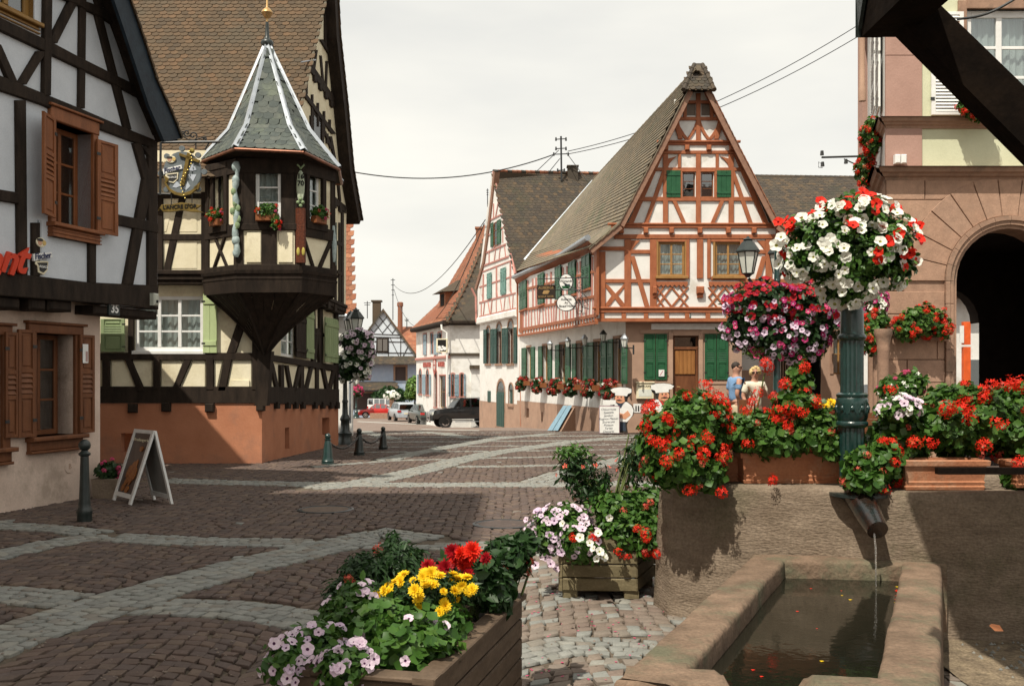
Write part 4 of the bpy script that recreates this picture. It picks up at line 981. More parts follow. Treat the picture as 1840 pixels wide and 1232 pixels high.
mb = MB()
for x, py, sg in ((-.03,345,1),(.05,375,-1),(-.05,380,1),(.06,394,-1),(0,366,1),(.04,405,1)):
    c = cpt(x, H_(py), .07); mb.ball(c, .045, 8, 5, (1.1,.6,1.6)); mb.tube([cpt(0, H_(py+14), .06), cpt(x*.6, H_(py+6), .08), c], .014, 5)
part('carved_foliage', mb, cvg, OH, smooth=True)
c2 = Vector((-3.92, 18.45, 0)); od2 = Vector((.28, -1, 0)).normalized()
def c2t(x, z, o=.04): return c2+od2*(.02+o)+Vector((x, 0, z))
H2 = lambda py: z_at(530, py, 18.4)
mb = MB(); n = 20
ov = lambda r1, r2, o: [c2t(r1*math.cos(2*math.pi*i/n), H2(335)+r2*math.sin(2*math.pi*i/n), o) for i in range(n)]
a = ov(.075,.30,.03); b = ov(.06,.27,.055); mb.add(a+b+[c2t(0,H2(335),.06)], [(i,(i+1) % n,n+(i+1) % n,n+i) for i in range(n)]+[(n+i,n+(i+1) % n,2*n) for i in range(n)])
md = part('carved_medallion', mb, mat('medallion_paint',(.50,.56,.42),(.40,.46,.34),.5,9), OH, smooth=True, label='tall pale oval painted with the date')
vs, fs = text_mb("16\n70", .13, .004, .003); mb = MB(); mb.add([tuple(c2t(x, H2(324)+y, .068+z)) for x, y, z in vs], fs); part('lettering', mb, M['dark'], md)
mb = MB(); mb.tube([c2t(-.06,H2(296),.04),c2t(-.02,H2(300),.05),c2t(0,H2(304),.05)], .016, 5); mb.tube([c2t(.07,H2(296),.04),c2t(.03,H2(300),.05),c2t(0,H2(304),.05)], .016, 5)
for x, py in ((-.05,364),(.04,364),(0,358),(0,370)): mb.ball(c2t(x,H2(py),.05), .035, 8, 5)
part('carved_ornament', mb, cvg, OH, smooth=True)
mb = MB(); za, zb_ = H2(374), H2(472)
mb.prism([(0,0)]*0 or [(c2.x-.11,zb_),(c2.x+.11,zb_),(c2.x+.10,za),(c2.x-.09,za)], -.0, .0) if False else None
mb.add([tuple(c2t(x,z,o)) for z in (zb_,za) for x,o in ((-.10,.0),(-.07,.045),(0,.06),(.07,.045),(.10,0))], [(i,i+1,i+6,i+5) for i in range(4)]+[(5,6,7,8,9)])
part('carved_shaft', mb, mat('oxblood_carving',(.13,.035,.015),(.07,.022,.012),.5,30,bump=1.0,bscale=30), OH)
mb = MB()
for x in (-.045,.05): mb.ball(c2t(x, H2(452), .055), .03, 8, 6, (1,.5,2.6))
part('gilded_boss', mb, mat('yellow_boss',(.50,.42,.10),(.4,.33,.07),.5,9), OH, smooth=True)
mb = MB(); mb.tube([(-3.47,19.27,z_at(585,405,19.2)),(-3.44,19.25,z_at(585,440,19.2)),(-3.45,19.27,z_at(585,470,19.2))],[.04,.055,.03],8); part('carved_post', mb, cvl, OH, smooth=True)
# foot mouldings, ring beam, and the pyramid corbel
def ring(scale, z, poly=ORL, c=(-4.62,19.45)): return [(c[0]+(x-c[0])*scale, c[1]+(y-c[1])*scale, z) for x, y in poly]
def band(z0, z1, s0, s1, name, m=T, steps=None):
    mb = MB(); a = ring(s0, z0); b = ring(s1, z1); n = len(a); mb.add(a+b, [(i,(i+1) % n,n+(i+1) % n,n+i) for i in range(n)]+[tuple(range(n)), tuple(range(n,2*n))]); part(name, mb, m, OH)
for z0, z1, s0, s1 in ((zo0-.03,zo0+.03,1.075,1.09),(zo0-.09,zo0-.03,1.045,1.06),(zo0-.13,zo0-.09,1.07,1.07),(zo0-.38,zo0-.13,1.04,1.06)): band(z0, z1, s0, s1, 'moulded_beam')
tip = Vector((-4.80, 19.33, z_at(478, 640, 19.3)))
rg = [Vector(p) for p in ring(.99, zo0-.38)]
mb = MB()
for i in range(len(rg)-1):
    a, b = rg[i], rg[i+1]; n = 5
    for k in range(n):
        p, q = a.lerp(b, k/n), a.lerp(b, (k+1)/n); out_ = ((a+b)/2-Vector((-4.62,19.45,a.z))).normalized()*.0
        for s0 in range(4):
            f0, f1 = s0/4, (s0+1)/4
            cur = lambda v, f: v.lerp(tip, f)+(Vector((tip.x, tip.y, v.z))-v)*(.10*math.sin(math.pi*f))
            mb.quad(cur(p,f0), cur(q.lerp(p,.04),f0), cur(q.lerp(p,.04),f1), cur(p,f1))
part('corbel_boarding', mb, T, OH)
for v in rg[:-1]:
    mb = MB(); mb.tube([v.lerp(tip, f)+(Vector((tip.x,tip.y,v.z))-v)*(.10*math.sin(math.pi*f))+(v-Vector((-4.62,19.45,v.z))).normalized()*.015 for f in (0,.25,.5,.75,.97)], .028, 5); part('corbel_rib', mb, T, OH)
mb = MB(); mb.add([(OX-.12,OY-.10,zb-.05),(OX+.12,OY-.10,zb-.05),(OX+.12,OY+.15,zb-.05),tuple(tip+Vector((-.12,-.05,.1))),tuple(tip+Vector((.14,-.05,.1))),tuple(tip+Vector((.14,.2,.1)))], [(0,1,4,3),(1,2,5,4)]); part('corner_post', mb, T, OH)
# oriel roof: bell-cast spire with slates and lead hips
OC = Vector((-4.68, 19.75, 0)); AP = P(480, 78, 19.75)
ex = [(362,289,19.3),(422,266,18.02),(546,272,18.02),(609,303,19.25)]
E = [P(*q) for q in ex]+[Vector((-3.55,20.75,5.72)), Vector((-5.4,21.0,5.72))]
K = [P(412,236,19.2), P(443,225,18.72), P(521,227,18.72), P(555,236,19.2)]+[Vector((-4.1,20.3,6.5)), Vector((-5.1,20.4,6.5))]
AR = [AP+(k-AP)*.045 for k in K]
for i in range(5):
    # slate rows
    for (a, b, c, d) in ((E[i],E[i+1],K[i+1],K[i]),(K[i],K[i+1],AR[i+1],AR[i])):
        vis_ = i in (0,1,2)
        dk = tiled(OH, (a,b,c,d), .19, .15, M['slate'], rounded=True, thick=.016, big=(300 if vis_ else 0), name='slate', ov=1.5, edge=.42)
        part('spire_deck', dk, M['slate'], OH)
for i in range(6):
    pts = [E[i], K[i], AR[i]]; mb = MB(); out_ = (Vector((E[i].x, E[i].y, 0))-Vector((OC.x, OC.y, 0))).normalized(); side = out_.cross(Vector((0,0,1)))
    vs = []
    for p, w_ in zip(pts, (.07,.056,.04)): vs += [p-side*w_+out_*.012+Vector((0,0,.02)), p+out_*.05+Vector((0,0,.055)), p+side*w_+out_*.012+Vector((0,0,.02))]
    mb.add(vs, [(0,1,4,3),(1,2,5,4),(3,4,7,6),(4,5,8,7)]); part('hip_flashing', mb, M['leadwhite'], OH)
for i in range(5):
    mb = MB(); a, b = E[i]-Vector((0,0,.02)), E[i+1]-Vector((0,0,.02)); mb.tube([a, b], .032, 8); part('gutter', mb, M['copper'], OH, smooth=True)
    mb = MB(); ia = a+(OC+Vector((0,0,a.z))-a)*.24; ib = b+(OC+Vector((0,0,b.z))-b)*.24; ia.z -= .06; ib.z -= .06; mb.quad(a, b, ib, ia); mb.quad(ia, ib, ib-Vector((0,0,.2)), ia-Vector((0,0,.2))); part('eaves_board', mb, T, OH)
SP = thing('weather_vane', 'copper and gilt finial with ball and arrow weather vane on the slate spire', 'weather vane', tuple(AP))
mb = MB(); mb.lathe([(.10,-.06),(.13,0),(.11,.05),(.06,.08),(.045,.12),(.035,.30),(.03,.42)], 12, AP); part('spike', mb, M['castblack'], SP, smooth=True)
zt = AP.z
mb = MB(); mb.lathe([(.022,.42),(.022,.49),(.05,.50),(.09,.56),(.115,.60),(.10,.64),(.05,.69),(.03,.70),(.022,.72),(.015,1.15)], 14, AP); part('finial', mb, M['gold'], SP, smooth=True)
zz = AP.z+.92
mb = MB(lambda a, b, c: (AP.x+a, AP.y+b, zz+c)); mb.prism([(-.24,-.07),(-.12,-.045),(-.12,-.015),(.15,.03),(.15,.05),(-.12,.01),(-.13,.04),(-.25,.03),(-.21,-.02)], -.006, .006, cap0=True); part('arrow', mb, M['gold'], SP)
# plaques
u, z = OF.hit(430, 690); mb = MB(OF.W); mb.box(u-.20,u+.16,0,.02,z-.12,z+.08,.004)
solo('wall_tablet', mb, M['cream'], 'small cream inscribed tablet in the last panel left of the dark corner', 'tablet')
# strip of neighbouring house behind
NB = thing('neighbour_house', 'white house with orange tiled roof, only a narrow strip seen behind the oriel house', 'house', (-5.0, 32, 0))
mb = MB(); d0 = 30.5; a = P(600,560,d0); b = P(632,560,d0)
mb.box(a.x-3, b.x, d0, d0+.3, zg(d0)-.3, P(0,566,d0).z); part('wall', mb, M['white'], NB)
dk = tiled(NB, (P(560,566,d0-.3), P(634,566,d0-.3), P(627,330,d0+3.4), P(560,330,d0+3.4)), .21, .20, M['tile_red'], big=120); part('roof', dk, T, NB)
mb = MB(); mb.tube([P(560,567,d0-.4), P(638,567,d0-.4)], .05, 6); part('gutter', mb, M['zinc'], NB)
mb = MB(); mb.tube([P(629,572,d0-.3), P(629,760,d0-.3)], .045, 6); part('downpipe', mb, M['zinc'], NB)
# ================================================= RED HALF-TIMBERED INN (centre)
IN = thing('timber_framed_inn', 'tall gabled inn with red timber framing, green shutters and brown ground floor, behind the couple', 'inn', (6, 36, 0))
CF = Plane(2.70, 31.8, 1, 0)                               # upper gable front
CG = Plane(3.66, 32.1, 1, 0)                               # ground-floor front
CL = Plane(3.66, 32.1, -.211, .977)                        # ground-floor side
CU = Plane(2.70, 31.8, -2.43, 16.1)                        # upper side
RT, WP, PT = M['redtimber'], M['white'], M['pinktimber']
zjn = CF.hit(1100, 573)[1]
mxr = lambda x: 2*1255-x                                   # mirror about the gable's axis in the photo
# ---- ground floor front
dw = rect(CG, 1209, 1255, 603, 778); xr = CG.hit(1333, 700)[0]
wall(CG, IN, [(0,-.4),(xr,-.4),(xr,zjn+.05),(0,zjn+.05)], [dw], M['brownrender'], 0, .16, 'ground_wall')
mb = MB(CG.W); a = rect(CG, 1170, 1296, 581, 592); mb.box(a[0],a[1],0,.04,a[2],a[3],.006); part('fascia_board', mb, M['whitepaint'], IN)
def frame(F, par, w, fw, m, proud=.03, off=0.0, name='stone_frame', head=0):
    mb = MB(F.W); mb.box(w[0]-fw,w[0],off-.1,off+proud,w[2],w[3]+fw,.008); mb.box(w[1],w[1]+fw,off-.1,off+proud,w[2],w[3]+fw,.008); mb.box(w[0],w[1],off-.1,off+proud-.002,w[3],w[3]+fw+head,.008); return part(name, mb, m, par)
frame(CG, IN, dw, .14, M['brownrender'], .05)
# door: planked leaf with transom
mb = MB(CG.W); zt = CG.hit(1230, 628)[1]
mb.box(dw[0]+.02,dw[1]-.02,-.16,-.12,dw[2],dw[3]-.02); mb.box(dw[0],dw[1],-.14,-.06,zt,zt+.09,.01)
mb.box(dw[0],dw[0]+.07,-.15,-.07,dw[2],dw[3]); mb.box(dw[1]-.07,dw[1],-.15,-.07,dw[2],dw[3])
do = part('door', mb, M['brownwood_dk'], IN)
a = rect(CG, 1215, 1250, 630, 670)
for k in range(5):
    mb = MB(CG.W); u0 = dw[0]+.09+(dw[1]-dw[0]-.18)*k/5; u1 = dw[0]+.09+(dw[1]-dw[0]-.18)*(k+1)/5; mb.box(u0+.004,u1-.004,-.12,-.085,CG.hit(1230,672)[1],zt-.03,.006); part('plank', mb, M['doorwood'], do)
mb = MB(CG.W); mb.box(dw[0]+.09,(dw[0]+dw[1])/2-.02,-.12,-.08,.3,1.1,.03); mb.box((dw[0]+dw[1])/2+.02,dw[1]-.09,-.12,-.08,.3,1.1,.03); part('panel', mb, M['brownwood_dk'], do)
mb = MB(CG.W); mb.box(dw[0]+.08,dw[1]-.08,-.11,-.10,zt+.1,dw[3]-.05); part('pane', mb, M['glass_dk'], do)
mb = MB(CG.W); mb.ball((0,0,0),.03,6,4); part('handle', (lambda b: (b.tube([CG.W(dw[0]+.14,-.07,1.35),CG.W(dw[0]+.14,-.02,1.35),CG.W(dw[0]+.24,-.02,1.34)], .014, 5), b)[1])(MB()), M['gold'], do)
for x0, x1 in ((1157,1198),(1266,1308)):
    q = rect(CG, x0, x1, 600, 682); mid = (q[0]+q[1])/2
    shutter(CG, IN, q[0], q[2], q[3], mid-q[0]-.01, M['green'], .03, 1, 0, 'panel'); shutter(CG, IN, q[1], q[2], q[3], q[1]-mid-.01, M['green'], .03, -1, 0, 'panel')
    fr_ = (q[0]-.0,q[1]+.0,q[2]-.1,q[3]); mb = MB(CG.W); mb.box(q[0]-.13,q[1]+.13,-.02,.028,q[2]-.14,q[2]-.02,.006); mb.box(q[0]-.13,q[1]+.13,-.02,.026,q[3]+.01,q[3]+.14,.006); part('stone_frame', mb, M['brownrender'], IN)
# side wall, ground floor
LENG = CL.hit(930, 690)[0]; zp0 = CL.hit(1110, 735)[1]; zp1 = CL.hit(938, 720)[1]
wins = [((938,945.7),(946.6,954),(954.6,960.5),624,681),((968,974.5),(975.3,984.6),(985.3,991.2),621,684),((998.5,1005.4),(1006,1016),(1016.8,1024.6),618.5,686),
        ((1029,1035.5),(1036.5,1048),(1049,1055.5),616,686.5),((1056.8,1066.6),(1067.6,1080),(1080.8,1090),613.5,687.5),((1092.8,1102),(1103.5,1117),(1118,1127.5),608,689)]
holes = []
for l, o_, r, yt, yb in wins:
    a = CL.hit(o_[0], yt); b = CL.hit(o_[1], yb); c = CL.hit(o_[0], yb); holes.append((min(a[0],b[0]), max(a[0],b[0]), (b[1]+c[1])/2, (a[1]+CL.hit(o_[1],yt)[1])/2))
zw_ = -.9
mb = MB(CL.W)
wall(CL, IN, [(0,zp0),(LENG,zp1),(LENG,zjn+.1),(0,zjn+.1)], holes, WP, 0, .22, 'ground_wall')
cel = [rect(CL, 947, 951.5, 733, 750), rect(CL, 974, 976.5, 740, 757)]
wall(CL, IN, [(0,-1.2),(LENG,-1.8),(LENG,zp1),(0,zp0)], cel, M['brownrender'], .03, .2, 'plinth')
for (l, o_, r, yt, yb), h in zip(wins, holes):
    frame(CL, IN, h, .10, M['sandtrim'], .02)
    mb = MB(CL.W); mb.box(h[0]-.14,h[1]+.14,-.1,.10,h[2]-.10,h[2],.01); part('stone_sill', mb, M['sandtrim'], IN)
    window(CL, IN, h[0], h[1], h[2], h[3], M['windowwood'], 0, 2, 3, .14, .06, .03, .5)
    for xs, s_ in ((l, 1), (r, -1)):
        a = CL.hit(xs[0], (yt+yb)/2, .04)[0]; b = CL.hit(xs[1], (yt+yb)/2, .04)[0]; lo, hi = min(a,b), max(a,b)
        if s_ == 1: shutter(CL, IN, lo, h[2], h[3], hi-lo, M['green'], .04, 1, 0, 'panel')
        else: shutter(CL, IN, hi, h[2], h[3], hi-lo, M['green'], .04, -1, 0, 'panel')
# ---- upper side wall
LENU = CU.hit(931, 560)[0]; zU0 = zjn+.0; EZi = 6.28
wall(CU, IN, [(0,zU0),(LENU,zU0+.1),(LENU,EZi),(0,5.62)], [], WP, 0, .1, 'upper_wall')
mb = MB(CU.W); mb.box(0,LENU,-1.2,-.0,zU0-.02,zU0+.04); part('soffit', mb, WP, IN)
beams(CU, IN, [(932,603,1071,580,4),(932,593,1071,566,6),(946,556,1071,532,5),(946,519,1071,487,4.5),(936,498,936,598,4),(1070,440,1070,566,5)], RT, 0, .04, .008)
for i in range(26):
    x = 940+i*5.0; y0 = 557-(x-946)*.19; beams(CU, IN, [(x,y0,x+random.choice((-1.6,0,1.6)),y0+36-(x-940)*.02,1.3)], PT, 0, .02, .004)
for i in range(27):
    x = 939+i*5; y0 = 594-(x-939)*.194; beams(CU, IN, [(x,y0,x,y0+8.5,1.2)], RT, 0, .02, .004)
for x in (948,957,963,982,990,1011,1018,1037,1042,1064): beams(CU, IN, [(x,500-(x-948)*.37+4,x+random.uniform(-1,1),554-(x-948)*.18,2.0)], PT, 0, .025, .005)
for xs, yt, yb in (((934,946),505,555),((967,977),491,546),((998,1008),478,537),((1022,1034),469,528),((1046,1060),458,518)):
    a = CU.hit(xs[0], (yt+yb)/2, .06); b = CU.hit(xs[1], (yt+yb)/2, .06); zc = CU.hit((xs[0]+xs[1])/2, yb, .06)[1]; zt_ = CU.hit((xs[0]+xs[1])/2, yt, .06)[1]
    lo, hi = min(a[0],b[0]), max(a[0],b[0]); mid = (lo+hi)/2
    shutter(CU, IN, lo, zc, zt_, mid-lo-.01, M['green'], .06, 1, 0, 'panel'); shutter(CU, IN, hi, zc, zt_, hi-mid-.01, M['green'], .06, -1, 0, 'panel')
    mb = MB(CU.W); mb.box(lo-.06,hi+.06,-.02,.10,zc-.10,zc-.02,.01); part('sill', mb, RT, IN)
# ---- gable front wall
xe = CF.hit(mxr(1074), 500)[0]
gab = CF.q([(1072,573),(mxr(1072),573),(mxr(1072),452),(mxr(1080),440),(mxr(1126),404),(mxr(1190),258),(mxr(1237),166),(1237,166),(1190,258),(1126,404),(1080,440),(1072,452)])
hs = [rect(CF,1183,1230,435,496), rect(CF,1285,1332,435,496), rect(CF,1227,1249,310,354), rect(CF,1260,1282,310,354), rect(CF,1234,1250,186,208), rect(CF,1260,1276,186,208)]
wall(CF, IN, gab, hs, WP, 0, .12, 'gable_wall')
mb = MB(CF.W); mb.box(.02,xe,-.3,-.0,zjn-.02,zjn+.03); part('soffit', mb, RT, IN)
both = lambda sp: [sp, tuple([mxr(sp[0]),sp[1],mxr(sp[2]),sp[3],sp[4]]) if not isinstance(sp[0], tuple) else [(mxr(a),b) for a,b in sp]]
B_ = [(1068,557,1442,557,9),(1068,575,1442,575,6),(1098,406,1412,406,7),(1104,425,1406,425,8),(1185,257,1325,257,7),(1188,273.5,1322,273.5,6),(1176,304,1334,304,6),(1148,357.5,1362,357.5,7.5),
      (1218,213,1292,213,6),(1232,183,1278,183,5),(1255,168,1255,252,8),(1255,277,1255,402,8.5)]
for sp in [(1080,452,1080,553,16),(1128,430,1128,553,12),(1174,430,1174,553,12),(1245+-1.5,430,1236,430,.1) if False else (1236,430,1236,500,6),(1168,446.5,1068,446.5,7) if False else (1071,446.5,1126,446.5,7),(1134,452,1169,452,7),(1085,504.5,1169,504.5,7),
      (1136,460,1163,551,9),(1196,277,1196,402,9),(1221,277,1221,302,5.5),(1194,306,1161,401,8),(1212,361,1230,402,7.5),(1213,216,1223,250,8),(1231,184,1231,213,6),(1181,500,1232,500,6),(1181,432,1232,432,5),(1232,310,1226,310,.1) if False else (1224,307,1224,356,5)]:
    B_ += both(sp)
B_ += [(1258,430,1258,500,11)]
beams(CF, IN, B_, RT, 0, .05, .01)
# rakes, curved braces, ornaments
beams(CF, IN, [both([(1237,163),(1245,166),(1200,258),(1190,258)])[k] for k in (0,1)]+[both([(1188,262),(1197,266),(1138,402),(1128,402)])[k] for k in (0,1)], RT, 0, .045)
beams(CF, IN, [both([(1214,217),(1220,217),(1222,227),(1230,240),(1237,249),(1231,251),(1222,240),(1216,228)])[k] for k in (0,1)]+[both([(1251,217),(1247,228),(1240,241),(1233,250),(1239,251),(1247,240),(1251,232)])[k] for k in (0,1)], RT, 0, .035)
beams(CF, IN, [both([(1200,285),(1216,281),(1209,287),(1203,294),(1200,302)])[k] for k in (0,1)]+[both([(1134,432),(1150,432),(1143,440),(1137,448),(1134,449)])[k] for k in (0,1)], RT, 0, .03)
for s0 in (1, -1):
    X = (lambda x: x) if s0 == 1 else mxr
    for c, w_, h_ in ((1105,36,38),(1210,58,34)):
        for k in range(4 if w_ > 40 else 1):
            pass
    # cross with fleurs under the small panel
    beams(CF, IN, [[(X(1088),509),(X(1096),515),(X(1106),527),(X(1118),514),(X(1122),509),(X(1122),516),(X(1111),531),(X(1122),545),(X(1122),552),(X(1114),549),(X(1105),537),(X(1096),549),(X(1088),552),(X(1088),546),(X(1099),531),(X(1088),516)]], RT, 0, .03)
    q0, q1 = (1180, 1236)
    beams(CF, IN, [(X(1180),516,X(1207),551,4.5),(X(1207),516,X(1180),551,4.5),(X(1207),516,X(1236),551,4.5),(X(1236),516,X(1207),551,4.5),(X(1193),516,X(1236),551,0.1) if False else (X(1180),533,X(1193),551,3.5),(X(1222),516,X(1236),533,3.5),(X(1180),533,X(1193),516,3.5),(X(1236),533,X(1222),551,3.5)], RT, 0, .03)
    scal = [(X(1180),506)]+[(X(1180+56*i/14), 516 if i % 2 else 512) for i in range(15)]+[(X(1236),506)]
    beams(CF, IN, [scal], RT, 0, .07)
    q = rect(CF, *sorted((X(1172),X(1180))), 515, 535); mb = MB(CF.W); mb.box(q[0],q[1],0,.16,q[2]+.12,q[3],.03); mb.box(q[0]+.02,q[1]-.02,0,.10,q[2],q[2]+.14,.03); part('bracket', mb, RT, IN)
q = rect(CF, 1251, 1264, 515, 535); mb = MB(CF.W); mb.box(q[0],q[1],0,.16,q[2]+.12,q[3],.03); mb.box(q[0]+.02,q[1]-.02,0,.10,q[2],q[2]+.14,.03); part('bracket', mb, RT, IN)
for x in (1116,1160,1206,1257,1308,1354,1398):
    q = rect(CF, x-4, x+4, 410, 420); mb = MB(CF.W); mb.box(q[0],q[1],-.02,.15,q[2],q[3],.02); part('joist_end', mb, RT, IN)
for x in (1196,1234,1273,1314):
    q = rect(CF, x-4, x+4, 262, 271); mb = MB(CF.W); mb.box(q[0],q[1],-.02,.14,q[2],q[3],.02); part('joist_end', mb, RT, IN)
for x in (1082,1121,1161,1198,1235,1272,1309,1346,1383,1420): beams(CF, IN, [(x,562,x,572,8)], RT, 0, .035)
for yy, x0, x1 in ((553,1064,1446),(402.5,1092,1418),(254.5,1180,1330)):
    q = rect(CF, x0, x1, yy-1.5, yy+2.5); mb = MB(CF.W); mb.box(q[0],q[1],-.02,.10,q[2],q[3],.02); part('moulding', mb, RT, IN)
for k, (c, r) in enumerate(((2,3),(2,3),(1,3),(1,3),(1,1),(1,1))):
    h = hs[k]
    if k < 2: window(CF, IN, *h, M['windowwood'], 0, 2, 3, .02, .07, .035, .95); frame(CF, IN, h, .07, M['windowwood'], .05, name='window_frame'); mb = MB(CF.W); mb.box(h[0]-.1,h[1]+.1,-.02,.12,h[2]-.09,h[2],.01); part('sill', mb, M['windowwood'], IN)
    elif k < 4: window(CF, IN, *h, M['brownwood_dk'], 0, c, r, .06, .035, .02, 0, M['glass_dk']); mb = MB(CF.W); mb.box(h[0]-.05,h[1]+.05,-.02,.07,h[3],h[3]+.07,.02); part('window_head', mb, RT, IN)
    else: mb = MB(CF.W); mb.box(h[0],h[1],-.07,-.05,h[2],h[3]); part('board_infill', mb, flat('grey_board'+str(k),(.18,.14,.11)), IN)
for x0, x1 in ((1197,1222.5),(1287.5,1313)):
    q = rect(CF, x0, x1, 307, 355); shutter(CF, IN, q[0], q[2], q[3], q[1]-q[0], M['green'], .05, 1, 0, 'board')
q = rect(CF, 1233, 1241, 563.5, 571.5); mb = MB(CF.W); mb.box(q[0],q[1],.0,.03,q[2],q[3]); nb = solo('house_number_plate', mb, flat('enamel_dark_green',(.05,.09,.08)), 'tiny dark plate numbered 21 between the red beams above the inn door', 'number plate')
text_on(CF, nb, '21', (q[0]+q[1])/2, (q[2]+q[3])/2, .13, M['whitepaint'], .033, .002, .003)
# ---- roof
ap = P(1255, 122, 31.5);
fl = [P(1058,448,31.45), P(1112,404,31.45), P(1186,262,31.45), P(1236,163,31.45), Vector((P(1255,122,31.9)))]
el0 = CU.hit(1055, 430, .5);
Re = Vector(P(1066,325,50.5)); Ee = Vector(P(925,489,48.0))
Ea = Vector(P(1058,446,31.6));
mids = lambda a, b, f: a.lerp(b, f)
# eave line from Ea back to Ee; ridge from ap back to Re; the bell-cast is one extra row line
k0 = fl[1]; k1_ = Ee.lerp(Re, .18)
dk = tiled(IN, (Ea, Ee, k1_, k0), .20, .17, M['tile_mossy'], big=0); part('roof', dk, RT, IN)
dk = tiled(IN, (k0, k1_, Re, Vector(P(1250,124,31.6))), .20, .165, M['tile_mossy'], big=300); part('roof', dk, RT, IN)
rr = [Vector((2*ap.x-v.x, v.y, v.z)) for v in fl]
back = Vector((1.8*ap.x*0, 18.9, 0))
dk = tiled(IN, (rr[0]+Vector((-1.8,18.9,0)), rr[0], rr[1], rr[1]+Vector((-1.8,18.9,0))), .2, .17, M['tile_mossy'], big=0); part('roof', dk, RT, IN)
mb = MB(); mb.quad(rr[1], ap+Vector((0,.1,0)), ap+Vector((-1.8,19,0)), rr[1]+Vector((-1.8,18.9,0))); part('rear_roof', mb, M['tile_mossy'], IN)
# half hip cap
H0 = [P(1228,162,31.2), P(1283,162,31.2)];
dk = tiled(IN, (H0[0], H0[1], P(1262,117,32.0), P(1247,117,32.0)), .18, .15, M['tile_dark'], big=60); part('half_hip', dk, M['tile_dark'], IN)
mb = MB(); mb.add([tuple(H0[0]),tuple(H0[1]),tuple(P(1262,117,32)),tuple(P(1247,117,32)),tuple(H0[0]+Vector((.25,2.2,0))),tuple(H0[1]+Vector((-.25,2.2,0)))], [(0,3,4),(1,5,2)]); part('half_hip_side', mb, M['tile_mossy'], IN)
for a, b in ((H0[0], P(1247,117,32)), (H0[1], P(1262,117,32))):
    for k in range(5): mb = MB(); mb.tube([a.lerp(b, k/5)-Vector((0,.03,0)), a.lerp(b, (k+1.1)/5)-Vector((0,.03,0))], [.085,.065], 7); part('hip_tile', mb, M['tile_dark'], IN, smooth=True)
def barge(pts, w=.17, m=None):
    for a, b in zip(pts, pts[1:]):
        mb = MB(); d = (b-a).normalized(); n = Vector((-d.z, 0, d.x));
        if n.z > 0: n = -n
        mb.add([a, b, b+n*w, a+n*w]+[v+Vector((0,.05,0)) for v in (a, b, b+n*w, a+n*w)]+[v+Vector((0,.5,0)) for v in (a, b)], [(0,1,2,3),(3,2,6,7),(0,1,9,8)]); part('barge_board', mb, m or mat_barge, IN)
mat_barge = mat('weathered_barge', (.30,.17,.115), (.22,.12,.085), .7, 8, bump=.3)
sf = [v-Vector((0,.1,0)) for v in fl[:4]]; sr = [v-Vector((0,.1,0)) for v in rr[:4]]
barge(sf); barge(sr)
for pts, m_ in ((sf, 1), (sr, -1)):
    for a, b in zip(pts, pts[1:]):
        n = max(1, int((b-a).length/.21))
        for k in range(n):
            mb = MB(); p, q = a.lerp(b, k/n), a.lerp(b, (k+1.05)/n); mb.add([p+Vector((0,-.04,.02)), q+Vector((0,-.04,.05)), q+Vector((0,.5,.05)), p+Vector((0,.5,.02)), p+Vector((0,-.04,-.03)), q+Vector((0,-.04,0))], [(0,1,2,3),(4,5,1,0)]); part('verge_tile', mb, M['tile_mossy'] if m_ == 1 else M['tile_red'], IN)
# ridge tiles, valley flashing, gutters
n = 30
for k in range(n):
    a, b = ap.lerp(Re, k/n), ap.lerp(Re, (k+1.08)/n); mb = MB(); mb.tube([a, b], [.10,.085], 6); part('ridge_tile', mb, M['tile_mossy'], IN, smooth=True)
mb = MB(); s_ = Vector((.0,-.25,.02)); mb.add([Ee+Vector((-.07,-.1,.05)), Ee+Vector((.07,-.1,.05)), Re+Vector((.06,-.1,.05)), Re+Vector((-.06,-.1,.05))], [(0,1,2,3)]); part('valley_flashing', mb, M['zinc'], IN)
g = [P(923,498,47.4), P(950,486,44.0), P(985,470,40.4), P(1012,455,36.9), P(1040,437,33.2), P(1056,427,31.6)]
mb = MB(); mb.tube(g, .10, 8); part('gutter', mb, M['zinc'], IN, smooth=True)
mb = MB();
for a, b in zip(g, g[1:]): mb.quad(a-Vector((0,0,.08)), b-Vector((0,0,.08)), b+Vector((.25,0,-.32)), a+Vector((.25,0,-.32))); mb.quad(b+Vector((.25,0,-.32)), a+Vector((.25,0,-.32)), a+Vector((.3,0,-.5)), b+Vector((.3,0,-.5)))
part('eaves_board', mb, M['redtimber'], IN)
mb = MB(); mb.tube([P(927,503,47.6), P(930,510,47.7), P(931,600,47.8), P(935,612,47.5), P(937,765,47.0)], .06, 6); part('downpipe', mb, M['redtimber'], IN)
# ================================================= PINK-FRAMED HOUSE
PH = thing('timber_framed_house', 'narrow gabled house with faded pink timber framing, teal shutters and dark tiled roof', 'house', (-1, 52, 0))
PF = Plane(.32, 47.9, -.277, .961)
LP = PF.hit(862, 600)[0]; zc0 = PF.hit(930, 564)[1]
arch = [((869.5,876.5),(874.5,881),(881.5,892),592,653),((0,0),(892.5,901.5),(902,912.5),589,653),((0,0),(913,922.5),(923,928.5),584,653)]
hp = []
for _, o_, _, yt, yb in arch:
    a = PF.hit(o_[0], yb)[0]; b = PF.hit(o_[1], yb)[0]; hp.append((min(a,b), max(a,b), PF.hit(sum(o_)/2, yb)[1], PF.hit(sum(o_)/2, yt+6)[1]))
dr = rect(PF, 894, 907, 704, 766); s1 = rect(PF, 876, 881.5, 702, 722); s2 = rect(PF, 915, 922.5, 700, 727)
zpl = PF.hit(900, 723)[1]
